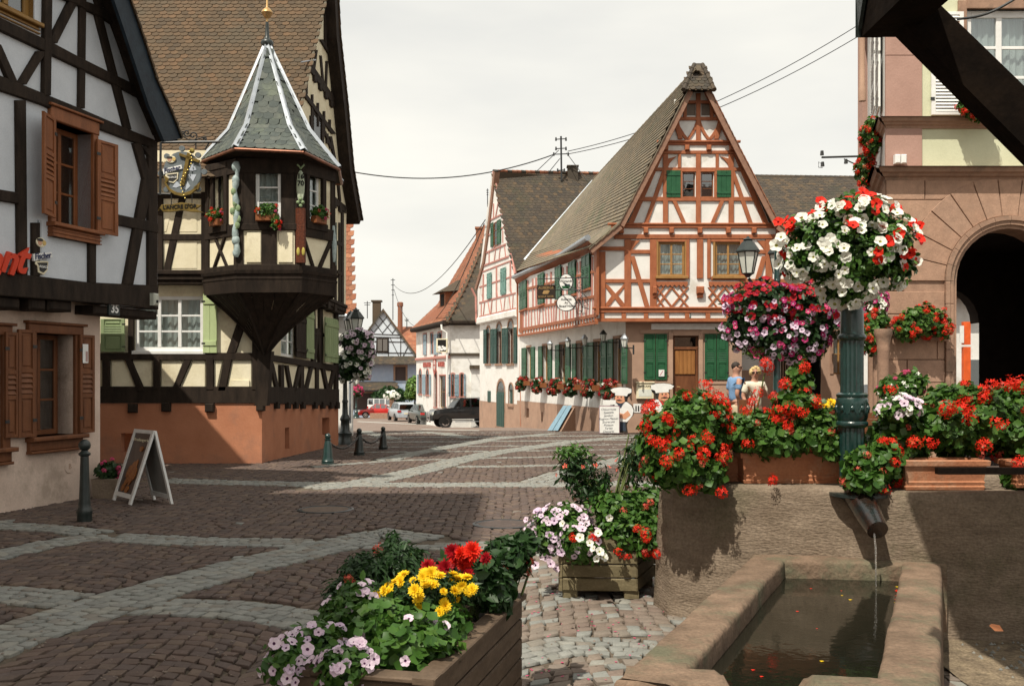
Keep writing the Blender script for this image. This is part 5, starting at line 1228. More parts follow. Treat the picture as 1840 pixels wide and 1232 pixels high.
wall(PF, PH, [(0,zpl),(LP,zpl),(LP,zc0),(0,zc0)], hp+[s2,(dr[0],dr[1],zpl+.01,dr[3])], WP, 0, .2, 'ground_wall')
wall(PF, PH, [(0,-2),(LP,-2.4),(LP,zpl),(0,zpl)], [], M['brownrender'], .02, .2, 'plinth')
ag = PF.q([(930,564),(931,488),(886,316),(855,516),(861,574)])
ag = [(0,zc0),(0,PF.hit(930,490)[1]),PF.hit(886.5,314),(LP+.1,PF.hit(855,518)[1]),(LP+.1,zc0)]
hg = [rect(PF, 889, 895.5, 400, 442)]
wall(PF, PH, ag, [], WP, .10, .15, 'gable_wall')
mb = MB(PF.W); mb.box(-.05,LP+.15,0,.20,zc0-.15,zc0+.22,.06); part('cornice', mb, WP, PH)
z = lambda x, y: (850+x/4.11, 300+y/4.11)
def zl(x1,y1,x2,y2,w): a = z(x1,y1); b = z(x2,y2); return (a[0],a[1],b[0],b[1],w/4.11)
beams(PF, PH, [zl(120,395,205,352,12),zl(103,508,135,494,10),zl(205,455,218,448,10),zl(85,637,240,570,12),zl(65,733,262,660,13),zl(65,775,275,693,11),zl(45,887,300,803,11),zl(45,1002,312,930,12),zl(45,1107,315,1045,15),
   zl(75,790,72,1000,8),zl(172,740,172,960,8),zl(275,700,275,920,8),zl(152,610,160,580,6),zl(118,625,118,720,4),zl(165,610,155,690,5),zl(200,592,190,680,5),zl(230,580,240,665,5),zl(150,270,150,380,5),zl(185,260,165,370,5),
   zl(60,1010,60,1100,4),zl(85,1000,75,1095,4),zl(110,995,125,1090,4),zl(140,985,130,1085,4),zl(170,980,170,1080,4),zl(200,975,215,1070,4),zl(235,965,225,1060,4),zl(265,955,275,1055,4),zl(295,945,290,1050,4),zl(66,940,78,1000,5),zl(170,890,180,960,5),zl(272,850,282,930,5),zl(140,505,140,580,5),zl(218,470,218,560,5)], PT, .10, .025, .006)
for x0, x1, yt, yb in ((132,150,412,590),(180,204,390,568),(105,136,782,972),(205,241,745,940)):
    a, b = z(x0,yt), z(x1,yb); q = rect(PF, a[0], b[0], a[1], b[1], .14)
    if x1-x0 > 28:
        mid = (q[0]+q[1])/2; shutter(PF, PH, q[0], q[2], q[3], mid-q[0]-.01, M['tealshutter'], .14, 1, 0, 'two'); shutter(PF, PH, q[1], q[2], q[3], q[1]-mid-.01, M['tealshutter'], .14, -1, 0, 'two')
    else: shutter(PF, PH, q[0], q[2], q[3], q[1]-q[0], M['green'], .14, 1, 0, 'two')
a, b = z(152,405), z(180,585); q = rect(PF, a[0], b[0], a[1], b[1], .14); window(PF, PH, *q, M['brownwood'], .20, 1, 3, .06, .06, .03, 0, M['glass_dk'])
def arched(F, par, h, m, fw=.12, gm=None):
    c = (h[0]+h[1])/2; r = (h[1]-h[0])/2; n = 8
    mb = MB(F.W)
    for k in range(n):
        a0, a1 = math.pi*k/n, math.pi*(k+1)/n
        mb.prism([(c+r*math.cos(a0), h[3]+r*.8*math.sin(a0)),(c+(r+fw)*math.cos(a0), h[3]+(r*.8+fw)*math.sin(a0)),(c+(r+fw)*math.cos(a1), h[3]+(r*.8+fw)*math.sin(a1)),(c+r*math.cos(a1), h[3]+r*.8*math.sin(a1))], 0, .035)
    mb.box(h[0]-fw,h[0],-.1,.035,h[2],h[3]); mb.box(h[1],h[1]+fw,-.1,.035,h[2],h[3]); mb.box(h[0]-fw-.04,h[1]+fw+.04,-.1,.08,h[2]-.1,h[2])
    s_ = part('stone_frame', mb, m, par)
    mb = MB(F.W); mb.prism([(c+r*math.cos(math.pi*k/n), h[3]+r*.8*math.sin(math.pi*k/n)) for k in range(n+1)], .002, .008); part('fanlight', mb, gm or M['glass_dk'], s_)
for h in hp:
    arched(PF, PH, h, M['sandtrim']); window(PF, PH, *h, M['brownwood_dk'], 0, 2, 3, .14, .06, .03, .8, M['glass_dk'])
for x0, x1 in ((869.3,874.3),(881.6,886.6),(887.2,892.3),(902.2,907.2),(907.6,912.8),(923.4,928.6)):
    q = rect(PF, x0, x1, 592-(x0-870)*.08, 653, .05); shutter(PF, PH, q[0], q[2], q[3], q[1]-q[0], M['dkgreen'], .05, 1, 0, 'two')
arched(PF, PH, dr, M['sandtrim'], .15); mb = MB(PF.W); mb.box(dr[0],dr[1],-.02,.04,-2,dr[3]); d_ = part('door', mb, M['dkgreen'], PH)
for k in range(4):
    mb = MB(PF.W); w_ = (dr[1]-dr[0])/4; mb.box(dr[0]+k*w_+.02,dr[0]+(k+1)*w_-.02,.04,.07,-1.1,dr[3]-.1,.01); part('plank', mb, M['dkgreen'], d_)
arched(PF, PH, s2, M['sandtrim'], .08); mb = MB(PF.W); mb.box(s2[0],s2[1],-.1,-.05,s2[2],s2[3]); part('shutter', mb, M['dkgreen'], PH)
q = rect(PF, 877, 882, 702, 722); mb = MB(PF.W); mb.box(q[0],q[1],0,.04,q[2],q[3],.01); part('shutter', mb, M['dkgreen'], PH)
mb = MB(PF.W);
pa = P(886,310,52.4); pe = P(927,492,47.4); pR = P(1080,314,54.6); pEr = pe+(pR-pa)*1.25
mb = MB(PF.W); V5 = PF.q([(886.5,308),(877,397),(867,470),(853,518)],.16)
W5 = [(a-.35,b-.1) for a, b in V5]; strip(PF, V5, W5, .18, .18, mb); strip(PF, W5, W5, .18, -.1, mb); part('barge_board', mb, mat_barge, PH)
mb = MB(); dv = (pR-pa)*.9+Vector((0,.9,-.1)); vv = [Vector(PF.W(a,.16,b)) for a,b in V5]
for a, b in zip(vv, vv[1:]): mb.quad(a, b, b+dv, a+dv)
part('rear_roof', mb, M['tile_dark'], PH)
mb = MB(); mb.tube([P(886.5,309,52.2), P(902,380,50.8), P(926,492,47.3)], .07, 4); part('barge_board', mb, PT, PH)
dk = tiled(PH, (pe, pEr, pR, pa), .24, .21, M['tile_dark'], big=0); part('roof', dk, M['tile_dark'], PH)
for k in range(24):
    a, b = pa.lerp(pR, k/24), pa.lerp(pR, (k+1.06)/24); mb = MB(); mb.tube([a+Vector((0,0,.05)), b+Vector((0,0,.05))], [.12,.10], 6); part('ridge_tile', mb, M['tile_red'] if k % 3 else M['tile_dark'], PH, smooth=True)
c_ = P(1029,312,53.8); mb = MB(); mb.box(c_.x-.28,c_.x+.28,c_.y-.2,c_.y+.3,c_.z-1,c_.z+.35,.0); mb.box(c_.x-.32,c_.x+.32,c_.y-.24,c_.y+.34,c_.z+.35,c_.z+.42); part('chimney', mb, M['tile_dark'], PH)
mb = MB(); mb.tube([PF.W(LP+.1,.45,PF.hit(855,520)[1]), PF.W(LP+.1,.2,PF.hit(855,520)[1]-.5), PF.W(LP+.0,.2,zc0)], .06, 6); part('downpipe', mb, PT, PH)
# rear roof behind the inn to the right
RR = thing('rear_building', 'long low building with dark tiled roof seen between the inn and the sandstone hall', 'building', (14, 46, 0))
d = 44; a = P(1330,420,d); b = P(1620,425,d)
dk = tiled(RR, (P(1340,425,d-1), P(1640,430,d-1), P(1640,321,d+4.5), P(1340,317,d+4.5)), .24, .21, M['tile_dark'], big=0); part('roof', dk, M['tile_dark'], RR)
mb = MB(); mb.box(P(1320,0,d).x, P(1640,0,d).x, d, d+.3, -1, P(0,430,d).z); part('wall', mb, M['brownrender'], RR)
for k in range(34):
    a = P(1340,317,d+4.5).lerp(P(1640,321,d+4.5), k/34); b = P(1340,317,d+4.5).lerp(P(1640,321,d+4.5), (k+1.05)/34); mb = MB(); mb.tube([a, b], [.11,.095], 6); part('ridge_tile', mb, M['tile_dark'], RR, smooth=True)
# passage building right of the inn
PB = thing('gatehouse', 'low building with white and brown walls, dark gateway and small window beside the inn', 'gatehouse', (11, 35, 0))
GB = Plane(P(1333,0,34).x, 34.0, 1, .03)
def gr(x0,x1,yt,yb,off=0.0): return rect(GB, x0, x1, yt, yb, off)
gw = gr(1412, 1475, 640, 770); gw2 = gr(1497, 1520, 600, 672); xe_ = GB.hit(1640,600)[0]
zt_ = GB.hit(1400, 548)[1]
wall(GB, PB, [(0,GB.hit(1400,665)[1]),(gw[0]-.2,GB.hit(1400,665)[1]),(gw[0]-.2,zt_),(0,zt_)], [], WP, 0, .3, 'white_wall')
wall(GB, PB, [(0,-.6),(gw[0]-.2,-.6),(gw[0]-.2,GB.hit(1400,665)[1]),(0,GB.hit(1400,665)[1])], [], M['brownrender'], .02, .3, 'brown_wall')
wall(GB, PB, [(gw[0]-.2,-.6),(gw[0],-.6),(gw[0],gw[3]),(gw[1],gw[3]),(gw[1],-.6),(xe_,-.6),(xe_,zt_),(gw[0]-.2,zt_)], [gw2], M['brownrender'], .01, .35, 'gate_wall')
mb = MB(GB.W); mb.quad((gw[0]-.5,-4,-.6),(gw[1]+.5,-4,-.6),(gw[1]+.5,-4,gw[3]+.5),(gw[0]-.5,-4,gw[3]+.5)); mb.quad((gw[0],0,-.6),(gw[0],-4,-.6),(gw[0],-4,gw[3]),(gw[0],0,gw[3])); mb.quad((gw[1],0,-.6),(gw[1],-4,-.6),(gw[1],-4,gw[3]),(gw[1],0,gw[3])); mb.quad((gw[0],0,gw[3]),(gw[1],0,gw[3]),(gw[1],-4,gw[3]),(gw[0],-4,gw[3]))
part('gateway', mb, M['dark'], PB)
q = gr(1404, 1420, 640, 684);
mb = MB(GB.W); q = gr(1399, 1421, 640, 682); mb.box(q[0],q[1],.05,.08,q[2],q[3],.01); wd_ = part('window_grille', mb, M['timber'], PB)
for k in range(5):
    mb = MB(GB.W); u = q[0]+(q[1]-q[0])*(k+.5)/5; mb.box(u-.015,u+.015,.08,.10,q[2],q[3]); part('bar', mb, M['sandtrim'], wd_)
window(GB, PB, *gw2, M['windowwood'], 0, 2, 2, .1, .05, .03, .5); frame(GB, PB, gw2, .12, M['sandtrim'], .04)
mb = MB(GB.W); q = gr(1480, 1600, 588, 596); mb.box(q[0],q[1],-.02,.12,q[2],q[3],.03); part('moulding', mb, M['sandtrim'], PB)
mb = MB(GB.W); q = gr(1470, 1600, 560, 572); mb.box(q[0],q[1],-.02,.10,q[2],q[3],.03); part('balcony_rail', mb, M['sandtrim'], PB)
q = gr(1535, 1580, 598, 665); mb = MB(GB.W); mb.box(q[0],q[1],.02,.03,q[2],q[3]); part('pale_panel', mb, WP, PB)
# ================================================= FAR WHITE HOUSE WITH LETTERING, BLUE HOUSE
BK = thing('bakery_house', 'white two-storey house with red lettering, blue-grey shutters and steep red tiled hipped roof', 'house', (-5, 75, 0))
zgk = zg(72)
WL = Plane(-4.38, 70, -.287, .958); WR = Plane(-4.38, 70, 1, .10)
LL = WL.hit(748, 650)[0]; LR = WR.hit(880, 650)[0]; ze = WR.hit(820, 583)[1]
def zz3(x, y): return (730+x/6.843, 560+y/6.844)
def r3(F, x0, x1, yt, yb, off=0.0): a = zz3(x0,yt); b = zz3(x1,yb); return rect(F, a[0], b[0], a[1], b[1], off)
hl = [r3(WL,160,192,770,1010), r3(WL,248,280,770,1020), r3(WL,208,252,275,530), r3(WL,297,330,265,525), r3(WL,392,436,255,520), r3(WL,408,486,785,1180), r3(WL,345,380,770,1170)]
wall(WL, BK, [(0,-2.6),(LL,-2.8),(LL,ze),(0,ze)], hl, WP, 0, .15, 'wall')
hr = [r3(WR,556,590,775,1040), r3(WR,665,700,775,1040)]
wall(WR, BK, [(0,-2.6),(LR,-2.6),(LR,ze),(0,ze)], hr, WP, 0, .15, 'wall')
for F, hh in ((WL, hl[:2]+[hl[6]]), (WR, hr)):
    for h in hh: arched(F, BK, h, PT, .10); window(F, BK, *h, M['brownwood_dk'], 0, 1, 3, .1, .05, .03, .6, M['glass_dk'])
for h in hl[2:5]: frame(WL, BK, h, .10, PT, .03); window(WL, BK, *h, M['blueshutter'], 0, 1, 2, .05, .05, .03, 0, M['glass_dk'])
frame(WL, BK, hl[5], .10, PT, .03); window(WL, BK, *hl[5], M['yellowwood'], 0, 1, 2, .1, .06, .03, .4, M['glass_dk'])
for F, a, b, c, d_ in ((WL,136,152,770,1010),(WL,196,214,770,1010),(WL,216,236,770,1015),(WL,282,300,770,1020),(WL,340,386,275,525),(WL,212,248,280,530),(WR,520,545,770,1040),(WR,595,618,770,1035),(WR,620,645,770,1035),(WR,706,728,765,1035)):
    q = r3(F, a, b, c, d_, .05); shutter(F, BK, q[0], q[2], q[3], q[1]-q[0], M['blueshutter'], .05, 1, 0, 'two')
for F, u1, y in ((WL, LL, 552), (WR, LR, 520)):
    zc_ = F.hit(*zz3(500, y))[1]; mb = MB(F.W); mb.box(-.1, u1, -.02, .12, zc_-.12, zc_+.08, .03); part('string_course', mb, PT if F is WL else M['tile_dark'], BK)
    mb = MB(F.W); mb.box(-.5, u1, -.02, .55, ze-.05, ze+.28, .1); part('eaves_board', mb, M['redtimber'] if False else M['timber'], BK)
# lean-to on the right
q = r3(WR, 795, 930, 700, 1100); mb = MB(WR.W); mb.box(q[0], q[1]+1, -.02, .25, -2.6, q[3]); part('annexe', mb, WP, BK); mb = MB(WR.W); mb.box(q[0]-.1, q[1]+1, -.02, .45, q[3], q[3]+.25); part('annexe_roof', mb, M['tile_dark'], BK)
LB = thing('shop_lettering', 'red painted lettering with round emblem across the white bakery wall', 'lettering', WL.W(5, .05, 2))
mr2 = mat('faded_red_paint', (.42,.11,.09), (.34,.09,.07), .6, 9)
for s_, x, y, sz_ in (('BOULANGER',254,655,.92),('PATISSIER',430,648,.92)):
    u, zz_ = WL.hit(*zz3(x, y), .04); text_on(WL, LB, s_, u, zz_, sz_*.56, mr2, .05, .02, .006, sx_=.95 if s_[0] == 'B' else .95)
u, zz_ = WL.hit(*zz3(348, 655), .04); mb = MB(WL.W); n = 20
mb.prism([(u+.55*math.cos(2*math.pi*i/n), zz_+.75*math.sin(2*math.pi*i/n)) for i in range(n)], .03, .06); mb.m = 1; mb.prism([(u+.30*math.cos(2*math.pi*i/n), zz_+.42*math.sin(2*math.pi*i/n)) for i in range(n)], .06, .075); mb.m = 0
mb.box(u-.06,u+.06,.075,.09,zz_-.42,zz_+.42); mb.box(u-.3,u+.3,.075,.09,zz_-.05,zz_+.05); part('emblem', mb, [mr2, WP], LB)
u, zz_ = WL.hit(*zz3(437, 415), .8); SGN = thing('shop_sign', 'square dark hanging sign with white pastry motif on the corner of the bakery', 'sign', WL.W(u,.6,zz_))
a, b = zz3(390,345), zz3(486,487); SP_ = Plane(P(797,620,69.6).x, 69.6, 1, 0); q = rect(SP_, 784+2.5, 801.5, 610, 631)
mb = MB(SP_.W); mb.box(q[0]-.1,q[1]+.1,-.06,.0,q[2]-.08,q[3]+.08); mb.m = 1; mb.box(q[0],q[1],.0,.01,q[2],q[3]); part('board', mb, [M['cream'], M['dark']], SGN)
mb = MB(SP_.W); cx_, cz_ = (q[0]+q[1])/2, q[2]
for dx, dz, r in ((-.18,.28,.12),(-.02,.14,.10),(-.20,.08,.09),(.20,.20,.13),(.05,.33,.08)): mb.prism([(cx_+dx+r*math.cos(2*math.pi*i/10), cz_+dz+r*math.sin(2*math.pi*i/10)) for i in range(10)], .01, .02)
part('motif', mb, M['whitepaint'], SGN)
# hipped bell-cast roof
c0 = P(803,580,69.4); l0 = P(741,590,83); r0 = P(900,583,70.5); r0.z = c0.z
kk = P(838,512,72.5); kl = P(786,548,83); kr = P(930,512,73)
t0 = P(886,398,77.5); tl = P(868,408,80); tr = P(950,400,78)
for q in ((l0,c0,kk,kl),(kl,kk,t0,tl)): dk = tiled(BK, q, .30, .26, M['tile_red'], big=0); part('roof', dk, M['tile_red'], BK)
for q in ((c0,r0,kr,kk),(kk,kr,tr,t0)): dk = tiled(BK, q, .30, .26, M['tile_dark'], big=0); part('roof', dk, M['tile_dark'], BK)
mb = MB(); mb.tube([c0, kk, t0], .14, 6); part('hip_tiles', mb, M['tile_dark'], BK)
# dormer
dm = P(795,545,76); DF = Plane(dm.x, dm.y, .287, -.958)
dp = thing  # noqa
u0_, u1_ = -1.0, 1.0
mb = MB(DF.W); zd0 = P(0,552,76).z; zd1 = P(0,526,76).z
mb.box(u0_,u1_,-3,0,zd0-.4,zd1); part('dormer_wall', mb, M['tile_red'], BK)
mb = MB(DF.W); mb.box(u0_+.45,u1_-.45,0,.03,zd0+.1,zd1-.1); part('window', mb, M['dark'], BK)
mb = MB(DF.W); mb.add([(u0_-.5,.5,zd1-.05),(u1_+.5,.5,zd1-.05),(0,-1.2,zd1+1.0),(u0_-.5,-3,zd1+.3),(u1_+.5,-3,zd1+.3),(0,-3.4,zd1+1.1)], [(0,1,2),(0,2,5,3),(1,4,5,2)]); part('dormer_roof', mb, M['tile_dark'], BK)
ch = P(863,414,80); mb = MB(); mb.box(ch.x-.35,ch.x+.35,ch.y-.3,ch.y+.3,ch.z-2.2,ch.z+.1); mb.box(ch.x-.42,ch.x+.42,ch.y-.37,ch.y+.37,ch.z+.1,ch.z+.25); part('chimney', mb, M['tile_red'], BK)
mb = MB(); mb.tube([P(793,583,69.8), P(794,592,69.7), P(803,598,69.7), P(804,765,69.8)], .07, 6); part('downpipe', mb, WP, BK)
BL = thing('blue_house', 'pale blue rendered house with half-timbered gable and brown garage doors, far end of the street', 'house', (-13, 112, 0))
M['bluerender'] = mat('pale_blue_render', (.36,.43,.54), (.31,.37,.48), .9, 2, bump=.3, bscale=8, c3=(.42,.46,.52,.6))
M['bluewhite'] = mat('bluish_white_plaster', (.58,.63,.68), (.52,.57,.62), .9, 2, bump=.2)
BF = Plane(P(600,0,112).x, 112.0, 1, 0); xb1 = BF.hit(758,600)[0]
def zb4(x, y): return (600+x/5.6, 540+y/5.6)
def r4(x0, x1, yt, yb, off=0.0): a = zb4(x0,yt); b = zb4(x1,yb); return rect(BF, a[0], b[0], a[1], b[1], off)
zr_ = BF.hit(700, 653)[1]
hb = [r4(250,350,665,800), r4(618,722,665,805), r4(185,395,930,1095)]
wall(BF, BL, [(0,-4),(xb1,-4),(xb1,zr_),(0,zr_)], hb, M['bluerender'], 0, .25, 'wall')
apx_ = BF.hit(688, 556); gq = BF.q([(645,640),(748,640)]);
zE = BF.hit(700, 642)[1]
slope_r = (apx_[1]-BF.hit(748,642)[1])/(BF.hit(748,642)[0]-apx_[0]); xl = apx_[0]-(apx_[1]-zE)/slope_r
wall(BF, BL, [(xl,zE),(BF.hit(748,642)[0],zE),apx_], [], M['bluewhite'], -.6, .2, 'gable_wall')
dkt = M['timber']
dia = [(z_[0],z_[1],z_[2],z_[3],1.1) for z_ in ((662,599,750,599,0),(655,606,750,606,0))]
def b4(x1,y1,x2,y2,w=6): a = zb4(x1,y1); b = zb4(x2,y2); return (a[0],a[1],b[0],b[1],w/5.6)
beams(BF, BL, [b4(305,332,670,345,7),b4(290,362,690,372,7),b4(270,408,715,415,6),b4(230,520,790,527,7),b4(240,565,830,570,8),b4(445,148,590,330),b4(535,155,395,325),b4(400,205,490,328),b4(580,212,485,328),b4(352,262,402,325),b4(625,275,585,330),
    b4(672,345,670,565),b4(548,372,548,565),b4(430,372,425,565),b4(565,375,655,562),b4(745,460,693,562),b4(400,375,345,560),b4(350,362,350,520,5)], dkt, -.6, .06, .0)
q = r4(432,548,375,520,-.5); mb = MB(BF.W); mb.box(*q[:2],-.6,-.45,*q[2:]); w_ = part('window', mb, M['timber'], BL)
for k in (0,1): mb = MB(BF.W); c = q[0]+(q[1]-q[0])*(.08+.46*k); mb.box(c, c+(q[1]-q[0])*.38, -.45,-.40,q[2]+.15,q[3]-.15); part('shutter', mb, flat('grey_brown_shutter'+str(k),(.13,.12,.11)), w_)
for h in hb: frame(BF, BL, h, .22, M['pinktimber'] if False else M['sandtrim'], .05); mb = MB(BF.W); mb.box(h[0],h[1],-.2,-.12,h[2],h[3]); part('garage_door' if h is hb[2] else 'shutter', mb, M['brownwood_dk'] if False else flat('dark_brown_boards'+str(h is hb[2]),(.07,.045,.04)), BL)
# roofs of the blue house
A0 = Vector(BF.W(apx_[0], -.25, apx_[1]+.15))
for sg in (1, -1):
    e = Vector(BF.W(apx_[0]+sg*(BF.hit(748,642)[0]-apx_[0]+.4), -.25, zE-.2)); back = Vector((2.0*(-1 if sg == -1 else 1)*0-1.5, 9, 0))
    mb = MB(); mb.quad(e, A0, A0+back, e+back); mb.quad(e, A0, A0-Vector((0,0,.35)), e-Vector((0,0,.35))); part('roof', mb, M['tile_dark'], BL)
dk = tiled(BL, (Vector(BF.W(0,1.2,zr_-.1)), Vector(BF.W(xb1,1.2,zr_-.1)), Vector(BF.W(xb1,-.5,zE+.1)), Vector(BF.W(0,-.5,zE+.1))), .4, .35, M['tile_dark'], big=0); part('pent_roof', dk, M['tile_dark'], BL)
z1_ = BF.hit(*zb4(400,900))[1]; dk = tiled(BL, (Vector(BF.W(0,1.3,z1_)), Vector(BF.hit(*zb4(640,900)) and BF.W(BF.hit(*zb4(640,900))[0],1.3,z1_)), Vector(BF.W(BF.hit(*zb4(620,860))[0],0,z1_+.9)), Vector(BF.W(0,0,z1_+.9))), .4, .35, M['tile_dark'], big=0); part('pent_roof', dk, M['tile_dark'], BL)
c = P(677,552,115); mb = MB(); mb.box(c.x-.45,c.x+.45,c.y-.4,c.y+.4,c.z-3,c.z+.6); mb.box(c.x-.6,c.x+.6,c.y-.5,c.y+.5,c.z+.6,c.z+.8); part('chimney', mb, M['tile_dark'], BL)
# houses and roofs beyond
FR = thing('distant_house', 'distant brown tiled roof between the blue house and the bakery', 'house', (-20, 150, 0))
dk = tiled(FR, (P(690,650,140), P(790,650,140), P(790,588,150), P(690,588,150)), .6, .5, M['tile_red'], big=0); part('roof', dk, M['tile_dark'], FR)
mb = MB(); mb.box(P(690,0,141).x, P(790,0,141).x, 141, 150, -6, P(0,645,141).z); part('wall', mb, M['brownrender'], FR)
c = P(719,545,148); mb = MB(); mb.lathe([(.42,-8),(.36,3.3),(.46,3.4),(.46,3.9),(.3,4.0)], 12, (c.x, c.y, c.z-3.8)); solo('factory_chimney', mb, M['tile_red'], 'tall thin brick chimney rising behind the blue house', 'chimney')
# ================================================= SANDSTONE HALL (right)
from mathutils import noise as mnoise
SH = thing('sandstone_hall', 'large sandstone hall with arched passage, moulded cornices and pale green upper floor, right edge', 'hall', (8, 18, 0))
SD = 16.6
SF = Plane(6.23, SD, 1, 0); SS = Plane(6.23, SD, 530, 1790)
SST = M['sandstone']; TRM = M['sandtrim']
def sf(x, y, off=0.0): return SF.hit(x, y, off)
ac = sf(1815, 505); ri = 95/107.83; ro = 117/107.83; XR = sf(2080,0)[0]
# wall core behind the blocks (with the arch cut out)
ztop = sf(1700, 318)[1]
core = [(0,-.1),(ac[0]-ri,-.1),(ac[0]-ri,ac[1])]+[(ac[0]-ri*math.cos(math.pi*k/16), ac[1]+ri*math.sin(math.pi*k/16)) for k in range(1,16)]+[(ac[0]+ri,ac[1]),(ac[0]+ri,-.1),(XR,-.1),(XR,ztop),(0,ztop)]
mb = MB(SF.W); mb.add([(u,-.03,z) for u,z in core], [tuple(t) for t in tessellate_polygon([[Vector((u,z,0)) for u,z in core]])])
for i in range(1, 18): a, b = core[i], core[i+1]; mb.quad((a[0],-.03,a[1]),(b[0],-.03,b[1]),(b[0],-.55,b[1]),(a[0],-.55,a[1]))
part('wall_core', mb, M['sandtrim'], SH)
hc = 41/107.83
rows = [ztop-hc*k for k in range(16)]
JN = {0:[1662,1728],1:[1701],2:[1663],3:[1640],4:[1663],5:[1700],6:[1650],7:[1684],8:[1630],9:[1667],10:[1690],11:[1645],12:[1675],13:[1655],14:[1690]}
g_ = .006
def block(poly, pr=.0, name='stone_block', m=SST):
    mb = MB(SF.W); mb.prism(poly, -.04, pr+random.uniform(0,.007), .009); return part(name, mb, m, SH)
R2 = 190/107.83
for k in range(15):
    zt_, zb_ = rows[k], max(rows[k+1] if k < 14 else -.1, -.1)
    if zt_ < -.05: break
    jamb = ac[0]-ro
    # limit of the coursed stone: the jamb, or the voussoir ring above the springing
    zm = (zt_+zb_)/2
    if zm > ac[1]:
        dz = zt_-ac[1]; lim = ac[0]-math.sqrt(max(.0, (R2 if k > 0 else R2)**2-dz*dz)) if dz < R2 else ac[0]+.2
        dzb = max(zb_-ac[1], 0); limb = ac[0]-math.sqrt(max(0, R2**2-dzb*dzb))
    else: lim = limb = jamb
    xs = [0]+[sf(j,0)[0] for j in JN[k] if sf(j,0)[0] < min(lim,limb)-.12]+[None]
    for a, b in zip(xs, xs[1:]):
        if b is None: poly = [(a+g_,zb_+g_),(limb-g_,zb_+g_),(lim-g_,zt_-g_),(a+g_,zt_-g_)]
        else: poly = [(a+g_,zb_+g_),(b-g_,zb_+g_),(b-g_,zt_-g_),(a+g_,zt_-g_)]
        block(poly)
# voussoirs
nv_ = 13
for k in range(nv_):
    a0, a1 = math.pi*k/nv_+.004, math.pi*(k+1)/nv_-.004
    def pr(a, r):
        p = (ac[0]-r*math.cos(a), ac[1]+r*math.sin(a)); return p
    def cl(p): return (p[0], min(p[1], ztop-.005))
    def outer(a):
        r = R2; p = pr(a, r)
        if p[1] > ztop-.005: r = (ztop-.005-ac[1])/math.sin(a); p = pr(a, r)
        return p
    am = (a0+a1)/2
    block([pr(a0,ro+.004),pr(am,ro+.004),pr(a1,ro+.004),outer(a1),outer(am),outer(a0)], .004)
for k in range(12):                               # moulded archivolt in pieces
    a0, a1 = math.pi*k/12+.003, math.pi*(k+1)/12-.003; n = 4
    for r0, r1, pp in ((ri,ri+.06,-.05),(ri+.06,ri+.13,.02),(ri+.13,ro,.05)):
        mb = MB(SF.W)
        for i in range(n):
            b0, b1 = a0+(a1-a0)*i/n, a0+(a1-a0)*(i+1)/n; mb.prism([pr(b0,r0),pr(b1,r0),pr(b1,r1),pr(b0,r1)], -.10, pp)
        part('arch_moulding', mb, TRM, SH)
for sg in (1,-1):
    for r0, r1, pp in ((ri,ri+.06,-.05),(ri+.06,ri+.13,.02),(ri+.13,ro,.05)):
        a, b = sorted((ac[0]-sg*r0, ac[0]-sg*r1))
        for z0_ in range(8):
            zA, zB = ac[1]-hc*z0_*1.0, max(ac[1]-hc*(z0_+1), -.1)
            if zA < 0: break
            mb = MB(SF.W); mb.box(a, b, -.10, pp, zB+.004, zA-.004, .006); part('jamb_moulding', mb, TRM, SH)
# stones right of the arch (outside the frame, simple courses)
for k in range(15):
    zt_, zb_ = rows[k], max(rows[k+1] if k < 14 else -.1, -.1); lo = ac[0]+ro
    if (zt_+zb_)/2 > ac[1]: dz = zt_-ac[1]; lo = ac[0]+math.sqrt(max(0,R2**2-dz*dz)) if dz < R2 else ac[0]+.2
    if lo < XR-.2 and zt_ > 0: block([(lo+g_,zb_+g_),(XR-g_,zb_+g_),(XR-g_,zt_-g_),(lo+g_,zt_-g_)])
# cornices on both faces
def cornice(zc, h, pr_, name='cornice'):
    prof = [(0,0),(.25,.10),(.35,.30),(.55,.42),(.62,.62),(1,.78),(1,1)]
    for F, L_ in ((SF, XR), (SS, 5.2)):
        mb = MB(F.W)
        for (z0,p0),(z1,p1) in zip(prof, prof[1:]):
            mb.quad((-pr_*p0,pr_*p0,zc+h*z0),(L_,pr_*p0,zc+h*z0),(L_,pr_*p1,zc+h*z1),(-pr_*p1,pr_*p1,zc+h*z1))
        mb.quad((-pr_,pr_,zc+h),(L_,pr_,zc+h),(L_,-.05,zc+h),(0,-.05,zc+h)); mb.quad((0,0,zc),(L_,0,zc),(L_,-.05,zc),(0,-.05,zc))
        part(name, mb, TRM, SH)
zA = sf(1700,325)[1]; cornice(zA, .20, .24); zB = sf(1700,231)[1]; cornice(zB, .165, .16)
M['palegreen'] = mat('pale_green_render', (.62,.63,.45), (.55,.56,.39), .9, 2, bump=.25, bscale=26, fine=.05)
M['mauve'] = mat('mauve_render', (.44,.275,.225), (.38,.235,.19), .9, 2, bump=.35, bscale=26, fine=.07)
zf0, zf1 = zA+.20, zB; uq = sf(1657,0)[0]
wall(SF, SH, [(uq,zf0),(XR,zf0),(XR,zf1),(uq,zf1)], [], M['palegreen'], -.03, .1, 'frieze')
mb = MB(SF.W); mb.box(0, uq, -.05, .005, zf0, zf1, .006); part('quoin', mb, M['mauve'], SH)
q = rect(SF, 1737, 1862, 16, 203); wh = (q[0], q[1], q[2], q[3]); ztp = 9.6
wall(SF, SH, [(uq,zB+.165),(XR,zB+.165),(XR,ztp),(uq,ztp)], [wh], M['palegreen'], -.03, .18, 'upper_wall')
zq = zB+.165; k = 0
